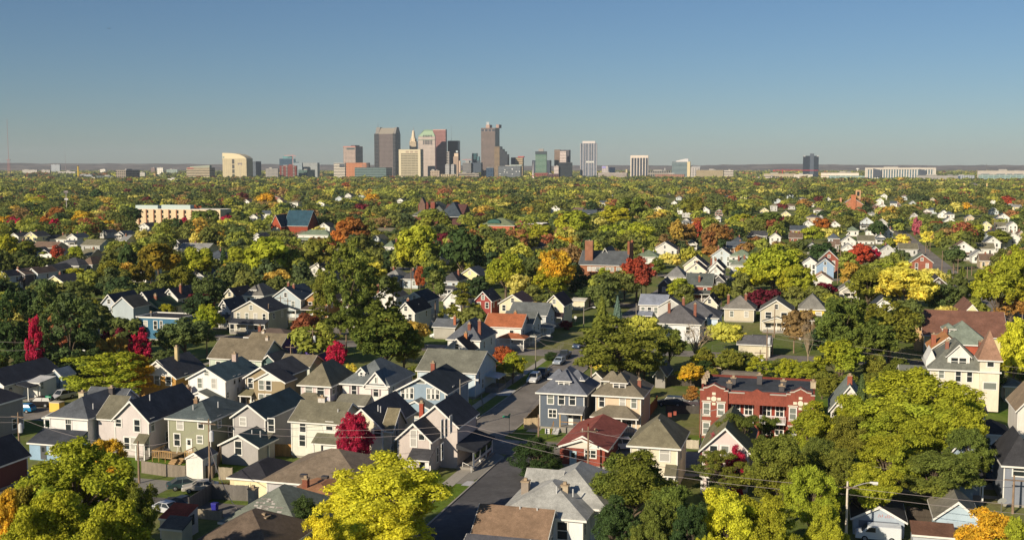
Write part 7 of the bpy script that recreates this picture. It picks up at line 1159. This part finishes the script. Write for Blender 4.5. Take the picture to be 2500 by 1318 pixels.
# ------------------------------------------------------------------ vehicles
def car(label, z, x, y, head, col, kind='sedan', group='cars parked in the streets'):
    """head: degrees from the cross-street direction; pixel of the middle of the car on the ground"""
    L, W, hb, ht, g0, g1, t0, t1 = {'sedan': (4.6, 1.8, .93, 1.45, -1.85, 1.05, -1.05, .3), 'coupe': (4.6, 1.8, .9, 1.36, -1.7, .8, -.8, .1), 'hatch': (4.3, 1.78, .98, 1.52, -2.0, 1.0, -1.55, .35), 'suv': (4.8, 1.92, 1.08, 1.8, -2.3, 1.05, -2.0, .45), 'pickup': (5.5, 1.95, 1.1, 1.82, -.7, 1.2, -.45, .6), 'van': (5.5, 2.0, 1.25, 2.15, -2.65, 2.0, -2.6, 1.25)}[kind]
    p = onz(*zp(z, x, y)); r = thing({'van': 'parked_van', 'pickup': 'pickup_truck'}.get(kind, 'parked_car'), label, {'van': 'van', 'pickup': 'pickup truck'}.get(kind, 'car'), (p.x, p.y, .01), math.radians(head) - TH, group); a = L / 2
    if kind == 'van': pr = [(-a, .4), (a, .4), (a + .03, .75), (a - .12, 1.02), (1.95, 1.25), (1.3, 2.02), (-a + .06, 2.05), (-a, 1.9)]
    elif kind == 'pickup': pr = [(-a, .5), (a, .45), (a, .85), (a - .2, 1.02), (1.25, 1.12), (-a, 1.12)]
    else: pr = [(-a, .38), (a - .05, .34), (a, .55), (a - .15, .74), (1.1, hb), (g0, hb + .02), (-a + .05, hb - .06), (-a - .02, .62)]
    mb = MB(); n = len(pr); vs = []
    for y_, k in ((-W / 2, 1), (-W / 2 + .1, 1.035), (W / 2 - .1, 1.035), (W / 2, 1)):
        vs += [(q[0] * (k if abs(q[0]) > 1.5 else 1) * .99, y_, q[1] + (.03 if k > 1 and q[1] > .6 else -.02 if q[1] > .6 else 0)) for q in pr]
    mb.add(vs, [tuple(range(n)), tuple(range(4 * n - 1, 3 * n - 1, -1))] + [(s_ * n + i, s_ * n + (i + 1) % n, (s_ + 1) * n + (i + 1) % n, (s_ + 1) * n + i) for s_ in range(3) for i in range(n)])
    if kind == 'pickup': pass
    mb.build('body', 'carpaint', r, col); wt = W * .36; wb = W * .455
    if kind == 'van':
        MB().add([(1.33, -.85, 2.0), (1.33, .85, 2.0), (2.0, .85, 1.27), (2.0, -.85, 1.27)], [(0, 1, 2, 3)]).add([(1.35, -.85, 2.01), (1.35, .85, 2.01), (2.02, .85, 1.28), (2.02, -.85, 1.28)], [(0, 1, 2, 3)]).build('windscreen', 'carglass', r)
        for s_ in (-1, 1): MB().prism([(.35, 1.3), (1.6, 1.3), (1.15, 1.88), (.35, 1.88)], s_ * (W / 2 - .02), s_ * (W / 2 + .015), 'y').build('side_window', 'carglass', r)
    else:
        B = [(g0, -wb, hb), (g1, -wb, hb), (g1, wb, hb), (g0, wb, hb)]; Tt = [(t0, -wt, ht - .06), (t1, -wt, ht - .06), (t1, wt, ht - .06), (t0, wt, ht - .06)]
        MB().add(B + Tt, [(0, 3, 2, 1), (4, 5, 6, 7), (0, 1, 5, 4), (1, 2, 6, 5), (2, 3, 7, 6), (3, 0, 4, 7)]).build('windows', 'carglass', r)
        mb = MB().box(t0 - .06, t1 + .06, -wt - .03, wt + .03, ht - .06, ht)
        for b_, q in zip(B, Tt): mb.tube(b_, q, .05, .05, 5)
        m0 = (g0 + g1) / 2 - .05
        for s_ in (-1, 1): mb.tube((m0, s_ * wb, hb), ((t0 + t1) / 2, s_ * wt, ht - .06), .05, .05, 5)
        mb.build('roof', 'carpaint', r, col)
    if kind == 'pickup': MB().box(-a + .12, -.8, -W / 2 + .16, W / 2 - .16, 1.121, 1.135).build('cargo_bed', 'rubber', r)
    R = .33 if kind in ('sedan', 'coupe', 'hatch') else .39; wx = L * .3
    for sx in (-1, 1):
        for sy in (-1, 1):
            t = MB().tube((sx * wx, sy * (W / 2 - .2), R), (sx * wx, sy * (W / 2 + .02), R), R, R, 14).build('wheel', 'rubber', r); MB().tube((sx * wx, sy * (W / 2 + .02), R), (sx * wx, sy * (W / 2 + .035), R), R * .6, R * .55, 10).build('rim', 'metal', t, c(170, 172, 176))
    for s_ in (-1, 1):
        MB().box(a - .12, a + .035, s_ * W * .36 - .17, s_ * W * .36 + .17, .62, .76).build('headlight', 'plain', r, c(225, 228, 230)); MB().box(-a - .035, -a + .1, s_ * W * .39 - .14, s_ * W * .39 + .14, .68, .86).build('taillight', 'plain', r, c(170, 30, 34))
    MB().box(a - .1, a + .03, -.42, .42, .5, .68).build('grille', 'rubber', r); MB().box(-a - .04, -a + .02, -.26, .26, .55, .68).build('number_plate', 'plain', r, c(220, 220, 216)); return r
SIL = c(190, 190, 188); WH = c(235, 236, 238); BK = c(40, 38, 40)
car('bright blue hatchback at the head of the queue beside the low white house', 16, 300, 800, 188, c(24, 132, 190), 'hatch'); car('black off-road car parked behind the bright blue hatchback', 16, 540, 725, 190, BK, 'suv'); car('silver-white car nosing out of the side yard by the wide yellow locust', 16, 835, 630, 255, c(205, 205, 208), 'suv')
car('dark green sedan on the parking pad, its red tail lights facing us', 17, 370, 672, 40, c(56, 78, 80), 'sedan'); car('silver sedan on the parking pad facing the alley', 17, 560, 705, 208, c(198, 192, 182), 'sedan'); car('dark blue-green coupe in the shade by the fence corner', 17, 300, 900, 172, c(52, 70, 78), 'coupe'); car('white sedan with a sunroof behind the red-roofed shed', 17, 165, 985, -14, c(210, 214, 222), 'sedan')
car('white off-road car facing us at the kerb of the main street', 13, 895, 228, 270, WH, 'suv'); car('dark pickup parked right behind the white off-road car', 13, 985, 172, 270, c(66, 72, 84), 'pickup'); car('silver sedan facing us farther up the main street', 7, 625, 1015, 268, c(176, 188, 202), 'sedan'); car('dark pickup between the silver sedan and the small blue car', 7, 675, 962, 269, c(70, 76, 88), 'pickup'); car('small blue car highest up the main street beside a bin', 7, 797, 868, 269, c(70, 92, 122), 'hatch')
car('white off-road car between the brick ranch and the cream pyramid-roofed house', 3, 945, 680, 20, WH, 'suv'); car('dark car in the shade of the lawn left of the apartments', 3, 1255, 375, 180, c(60, 70, 78), 'suv'); car('dark red-grey car in the shade right beside the apartments', 3, 1365, 380, 180, c(86, 78, 84), 'suv'); car('black car half hidden behind the slate blue shaded house', 14, 1050, 600, 95, c(30, 32, 40), 'sedan')
car('white panel van parked across the white garage', 4, 872, 1318, 180, c(226, 232, 238), 'van', None).scale = (.88, .88, .88); car('white sedan by the grey garage with a chimney', 6, 1850, 725, 0, WH, 'sedan'); car('white pickup parked beside the fence near the layered pine', 6, 1750, 615, 0, c(216, 222, 226), 'pickup'); car('pale car in the driveway among the trees left of centre', 5, 1225, 145, 20, c(150, 160, 170), 'sedan'); car('white car on the street below the tall phone masts at right', 8, 1960, 285, 5, c(206, 210, 214), 'sedan')
def motorcycle():
    p = onz(*zp(13, 272, 690)); r = thing('motorcycle', 'black motorcycle leaning on its stand at the edge of the intersection', 'motorcycle', (p.x, p.y, 0), math.radians(110) - TH)
    for x in (-.72, .72): t = MB().tube((x, -.07, .32), (x, .07, .32), .32, .32, 14).build('wheel', 'rubber', r); MB().tube((x, -.08, .32), (x, .08, .32), .2, .2, 10).build('rim', 'metal', t, c(180, 180, 184))
    MB().path([(-.72, 0, .32), (-.2, 0, .5), (.4, 0, .75), (.72, 0, .32)], .05).path([(.45, 0, .7), (.5, 0, 1.05)], .05).box(-.25, .2, -.16, .16, .3, .6).build('frame', 'metal', r, c(60, 60, 62)); MB().prism([(-.1, .72), (.42, .76), (.4, .98), (.0, .95)], -.15, .15, 'y').build('fuel_tank', 'carpaint', r, BK); MB().prism([(-.8, .74), (-.1, .7), (-.1, .82), (-.8, .9)], -.14, .14, 'y').build('seat', 'rubber', r)
    MB().path([(.45, -.38, 1.12), (.5, 0, 1.05), (.45, .38, 1.12)], .03).build('handlebar', 'metal', r, c(190, 190, 190)); MB().tube((.5, 0, .95), (.62, 0, .95), .11, .1, 10).build('headlight', 'plain', r, c(220, 220, 220)); MB().box(.52, .56, -.2, .2, 1.05, 1.4).build('windscreen', 'plain', r, c(200, 205, 210))
motorcycle()
# ------------------------------------------------------------------ fences, signs and small things
def fence(label, pts, h=1.8, col=c(150, 136, 116), z=1, kind='wood', hz=0):
    P_ = [onz(*zp(z, x, y)) for x, y in pts]; r = thing('wood_fence' if kind == 'wood' else 'chain_fence', label, 'fence', P_[0], 0, 'fences round the yards'); mb = MB()
    for a, b in zip(P_, P_[1:]):
        a = a - P_[0]; b = b - P_[0]; d = b - a; L = d.length; d = d / L; n_ = Vector((-d.y, d.x, 0)); m = max(1, int(L / (.16 if kind == 'wood' else 1.0)))
        for i in range(m):
            if kind != 'wood': break
            q = a + d * (L * i / m); e = a + d * (L * (i + .93) / m); w_ = n_ * .02; hh = h + rnd.uniform(-.03, .03)
            mb.add([q - w_, e - w_, e + w_, q + w_] + [v + Vector((0, 0, hh)) for v in (q - w_, e - w_, e + w_, q + w_)], [(0, 3, 2, 1), (4, 5, 6, 7), (0, 1, 5, 4), (1, 2, 6, 5), (2, 3, 7, 6), (3, 0, 4, 7)])
        if kind == 'chain':
            for t in (.05, .5, 1): mb.tube(a + Vector((0, 0, h * t)), b + Vector((0, 0, h * t)), .025, .025, 4)
            for i in range(int(L / .45)): mb.tube(a + d * (i * .45), a + d * (i * .45) + Vector((0, 0, h)), .008, .008, 3)
        k = max(1, int(L / 2.6))
        for i in range(k + 1): q = a + d * (L * i / k) + n_ * .07; MB().tube(q - Vector((0, 0, .1)), q + Vector((0, 0, h + .06)), .055 if kind == 'wood' else .035, None, 6).build('fence_post', 'wood' if kind == 'wood' else 'metal', r, tuple(v * .85 for v in col[:3]) + (1,))
    mb.build('fence_panel', 'wood' if kind == 'wood' else 'metal', r, col); return r
GW = c(140, 130, 118)
fence('weathered board fence left of the plain white shed, a diagonal shadow across it', [(1090, 800), (1300, 830), (1430, 838)], 1.7, GW); fence('weathered board fence right of the plain white shed', [(1565, 838), (1640, 842), (1700, 700)], 1.7, c(136, 120, 104)); fence('pale board fence between the shed and the cream double garage', [(1685, 850), (1790, 856)], 1.7, c(168, 156, 136)); fence('tall grey fence enclosing the yard behind the patchy-roofed house', [(420, 985), (700, 805), (1160, 830)], 2.0, c(120, 116, 112), 17); fence('low weathered fence behind the small cream shed', [(450, 1040), (830, 1075)], 1.2, c(160, 150, 132), 17)
fence('dark board fence beside the sage green house and its deck', [(1110, 660), (1300, 590)], 1.8, c(112, 100, 92)); fence('short board fence between the sage green and light grey houses', [(1625, 600), (1700, 690)], 1.9, c(110, 98, 88)); fence('new honey-coloured fence beside the cream side-gabled house', [(215, 670), (380, 675)], 1.8, c(206, 158, 100), 2); fence('pale new fence panel behind the broad brown hip roof', [(413, 660), (490, 665)], 1.8, c(226, 196, 150), 2)
fence('tan board fence panel left of the navy blue house', [(790, 738), (955, 725)], 1.8, c(226, 200, 160), 13); fence('brown board fence running back along the navy blue house', [(800, 735), (960, 560)], 1.8, c(150, 120, 84), 13); fence('orange-brown tall fence right of the tan foursquare house', [(1070, 500), (1165, 380)], 1.9, c(190, 110, 54), 3); fence('long shaded fence beyond the lawn behind the apartments', [(1180, 235), (1470, 235)], 2.0, c(96, 90, 84), 3); fence('sunlit weathered fence below the yellow shrubs', [(1395, 160), (1615, 168)], 1.8, c(196, 180, 150), 3)
fence('low shaded fence in front of the dark parked cars', [(1225, 430), (1460, 430)], 1.4, c(92, 88, 84), 3); fence('pale fence behind the cream pyramid-roofed house by the cross street', [(1365, 672), (1455, 676)], 1.3, c(200, 190, 170), 3); fence('pale privacy fence across the yard left of the narrow crimson maple', [(410, 730), (640, 735)], 1.8, c(196, 188, 172), 6); fence('dark fence between the white garage and the pale blue garage', [(60, 1080), (290, 1130), (410, 1150)], 1.8, c(80, 72, 64), 14); fence('pale fence below the narrow white bay-fronted house', [(1740, 555), (1835, 555)], 1.8, c(200, 192, 176), 6)
fence('wire fence in front of the small rust-coloured tree', [(350, 205), (520, 195), (660, 200), (760, 165)], 1.2, c(170, 165, 158), 13, 'chain'); fence('thin wire fence along the main street below the lamp', [(560, 930), (620, 900), (665, 860)], 1.2, c(170, 165, 158), 7, 'chain'); fence('wire fence beside the long pale blue house', [(240, 450), (330, 420), (345, 510)], 1.1, c(150, 150, 146), 13, 'chain'); fence('wire fence round the shady lawn by the tan garage', [(2040, 890), (2270, 885)], 1.2, c(150, 150, 146), 7, 'chain')
def sign(label, z, x, yt, yb, kind):
    f = onz(*zp(z, x, yb)); top = ony(*zp(z, x, yt), f.y).z; r = thing('street_sign' if kind != 'stop' else 'stop_sign', label, 'sign', f, -TH); MB().tube((0, 0, 0), (0, 0, top), .04, .04, 6).build('post', 'metal', r, c(150, 148, 144))
    if kind == 'name': MB().box(-1.1, .1, -.03, .03, top - .38, top - .04).build('name_plate', 'plain', r, c(20, 140, 104)); MB().box(-.85, -.2, -.04, -.031, top - .26, top - .16).build('lettering', 'plain', r, c(170, 214, 196)); MB().box(-.03, .03, -.6, .6, top - .02, top + .26).build('name_plate', 'plain', r, c(24, 128, 96))
    elif kind == 'stop': MB().prism([(.42 * math.cos(a), top - .45 + .42 * math.sin(a)) for a in np.linspace(math.pi / 8, 2 * math.pi + math.pi / 8, 9)[:-1]], -.04, -.01, 'y').build('sign_plate', 'plain', r, c(206, 206, 204))
    else: MB().box(-.36, .36, -.04, -.01, top - .8, top).build('sign_plate', 'plain', r, c(226, 226, 226)); MB().box(-.2, .2, -.05, -.041, top - .62, top - .55).prism([(.08, top - .7), (.24, top - .585), (.08, top - .47)], -.05, -.041, 'y').box(-.2, .2, -.05, -.041, top - .28, top - .2).build('arrow', 'plain', r, c(50, 50, 54))
sign('green street-name sign on the grass corner left of the navy blue house', 13, 630, 590, 808, 'name'); sign('green street-name sign by the wide yellow locust at the left', 16, 688, 580, 795, 'name'); sign('stop sign seen from behind, in front of the low white house', 16, 208, 585, 720, 'stop'); sign('white parking sign with an arrow on the sunny lawn corner', 13, 1038, 728, 840, 'park'); sign('small white sign at the kerb before the white off-road car', 13, 762, 118, 218, 'park'); sign('stop sign seen from behind near the butter yellow house', 7, 775, 570, 660, 'stop')
def misc():
    p = onz(*zp(17, 850, 735)); r = thing('rubbish_heap', 'heap of black rubbish bags with brown brush on top beside the cream garage', 'rubbish', p); rr = random.Random(5)
    for i in range(12):
        x, y = rr.uniform(-2, 2), rr.uniform(-.6, .6); z = rr.uniform(.15, .5); s = rr.uniform(.3, .45); mb = MB()
        for a, b, ra, rb in ((-.5, -.2, .5, .95), (-.2, .3, .95, .8), (.3, .75, .8, .15)): mb.tube((x, y, z + a * s), (x, y, z + b * s), ra * s, rb * s, 8)
        mb.build('rubbish_bag', 'plain', r, (c(46, 46, 50), c(60, 62, 70), c(190, 190, 194))[i % 3])
    n = 500; R_ = np.random.RandomState(3); P_ = R_.normal(size=(n, 3)) * (.55, .35, .16) + (.2, 0, 1.05); N_ = R_.normal(size=(n, 3)); o = link('brush', leaf_mesh('brush', P_, N_ / np.linalg.norm(N_, axis=1, keepdims=True), .12, np.tile([.5, .3, 0, 1], (n, 1)), 'foliage'), r, c(176, 116, 60))
    for lb, z, x, y, col in (('dark green wheelie bin at the right end of the rubbish heap', 17, 955, 760, c(60, 84, 70)), ('blue wheelie bin inside the tall grey fence', 17, 740, 960, c(40, 40, 150)), ('blue wheelie bin on the main street by the small blue car', 7, 775, 830, c(50, 60, 100)), ('brown wooden crate beside the cream double garage door', 17, 985, 715, c(176, 120, 70))):
        p = onz(*zp(z, x, y)); r = thing('wheelie_bin' if 'bin' in lb else 'crate', lb, 'bin' if 'bin' in lb else 'crate', p, -TH); MB().add([(-.26, -.3, .08), (.26, -.3, .08), (.26, .3, .08), (-.26, .3, .08), (-.34, -.38, 1.0), (.34, -.38, 1.0), (.34, .38, 1.0), (-.34, .38, 1.0)], [(0, 3, 2, 1), (4, 5, 6, 7), (0, 1, 5, 4), (1, 2, 6, 5), (2, 3, 7, 6), (3, 0, 4, 7)]).build('body', 'plain', r, col); MB().prism([(-.4, 1.01), (.4, 1.01), (.36, 1.1), (-.3, 1.14)], -.37, .37, 'x').build('lid', 'plain', r, tuple(v * .8 for v in col[:3]) + (1,))
        for s in (-.28, .28): MB().tube((s, .32, .12), (s * 1.2, .32, .12), .12, .12, 8).build('wheel', 'rubber', r)
    p = onz(*zp(17, 950, 315))
    for lb, dx, col in (('white plastic garden chair against the light grey addition', 0, c(230, 228, 222)), ('dark metal garden chair beside the white plastic one', 1.0, c(60, 62, 66))):
        r = thing('garden_chair', lb, 'chair', p + Vector((dx, 0, 0)), -TH); MB().box(-.26, .26, -.26, .26, .4, .45).build('seat', 'plain', r, col); MB().box(-.26, .26, .23, .28, .46, .95).build('backrest', 'plain', r, col)
        for sx in (-.24, .24):
            for sy in (-.24, .24): MB().tube((sx, sy, 0), (sx, sy, .4), .03, .03, 5).build('leg', 'plain', r, col)
    p = onz(*zp(17, 195, 280)); r = thing('garden_bench', 'white-framed garden swing seat below the wooden deck', 'bench', p, -TH); MB().box(-1.1, 1.1, -.4, .4, .42, .5).build('seat', 'plain', r, c(214, 210, 200)); MB().prism([(.35, .5), (.45, .5), (.7, 1.1), (.6, 1.1)], -1.1, 1.1, 'x').build('backrest', 'plain', r, c(214, 210, 200))
    for sx in (-1.2, 1.2): MB().path([(sx, -.7, 0), (sx, 0, 1.7), (sx, .7, 0)], .05).build('leg', 'plain', r, c(226, 224, 218))
    p = onz(*zp(13, 350, 985)); plant(p, 2.6, 2.4, 'shrub', 'dark', 0, 'small dark shrub on the shaded corner lawn by the pink house'); r = thing('handrail', 'bent white handrail on the corner lawn steps', 'handrail', onz(*zp(13, 130, 1165)), -TH); q = onz(*zp(13, 222, 1200)) - onz(*zp(13, 130, 1165))
    qq = Vector((q.x * math.cos(TH) - q.y * math.sin(TH), q.x * math.sin(TH) + q.y * math.cos(TH), 0)); MB().path([(0, 0, 0), (0, 0, 1.0), qq + Vector((0, 0, .9)), qq], .05).build('rail', 'plain', r, c(226, 224, 220))
    r = thing('satellite_dish', 'white satellite dish on a post near the golden lower-right tree', 'dish', onz(*zp(14, 1200, 985)), 0); mb = MB()
    MB().tube((0, 0, 0), (0, 0, 1.3), .05).build('post', 'metal', r, c(150, 150, 150)); mb.tube((0, -.15, 1.5), (0, 0, 1.6), .55, .3, 14).build('dish', 'plain', r, c(214, 216, 218)); r = thing('traffic_barrier', 'yellow and white box cabinet by the street-name sign at left', 'cabinet', onz(*zp(16, 765, 790)), -TH); MB().box(-1, 1, -.7, .7, 0, 1.6).build('body', 'plain', r, c(238, 196, 90)); MB().box(-1.05, 1.05, -.75, .75, 1.61, 1.75).build('lid', 'plain', r, c(206, 196, 176))
    r = thing('brick_wall', 'low brick retaining wall edging the corner lawn by the pink house', 'wall', onz(*zp(13, 385, 1060)), 0); q = onz(*zp(13, 440, 985)) - onz(*zp(13, 385, 1060)); w_ = MB(); n_ = Vector((-q.y, q.x, 0)).normalized() * .15
    w_.add([-n_, q - n_, q + n_, n_] + [v + Vector((0, 0, .8)) for v in (-n_, q - n_, q + n_, n_)], [(0, 3, 2, 1), (4, 5, 6, 7), (0, 1, 5, 4), (1, 2, 6, 5), (2, 3, 7, 6), (3, 0, 4, 7)]); w_.build('wall', 'brick', r, c(130, 104, 88))
misc()
# ------------------------------------------------------------------ labels from neighbours, so that each names one thing
def finish_labels():
    ORD = ['nearest', 'second', 'third', 'fourth', 'fifth', 'sixth', 'seventh', 'eighth', 'ninth', 'tenth', 'eleventh', 'twelfth', 'thirteenth', 'fourteenth', 'fifteenth', 'sixteenth']; g = {}
    for o, words, a in AUTO:
        x, y = proj(a); k = min(LAND, key=lambda l: (l[1][0] - x) ** 2 + 2.2 * (l[1][1] - y) ** 2); dx, dy = x - k[1][0], y - k[1][1]
        d = ('right of' if dx > 0 else 'left of') if abs(dx) > abs(dy) * 1.1 else ('in front of' if dy > 0 else 'behind'); g.setdefault((words, k[0], d), []).append((dx * dx + 2.2 * dy * dy, o))
    for (words, lm, d), it in g.items():
        it.sort(key=lambda q: q[0])
        for i, (_, o) in enumerate(it): o['label'] = (ORD[min(i, 15)] + ' ' if len(it) > 1 else '') + f'{words} {d} {lm}'
finish_labels()
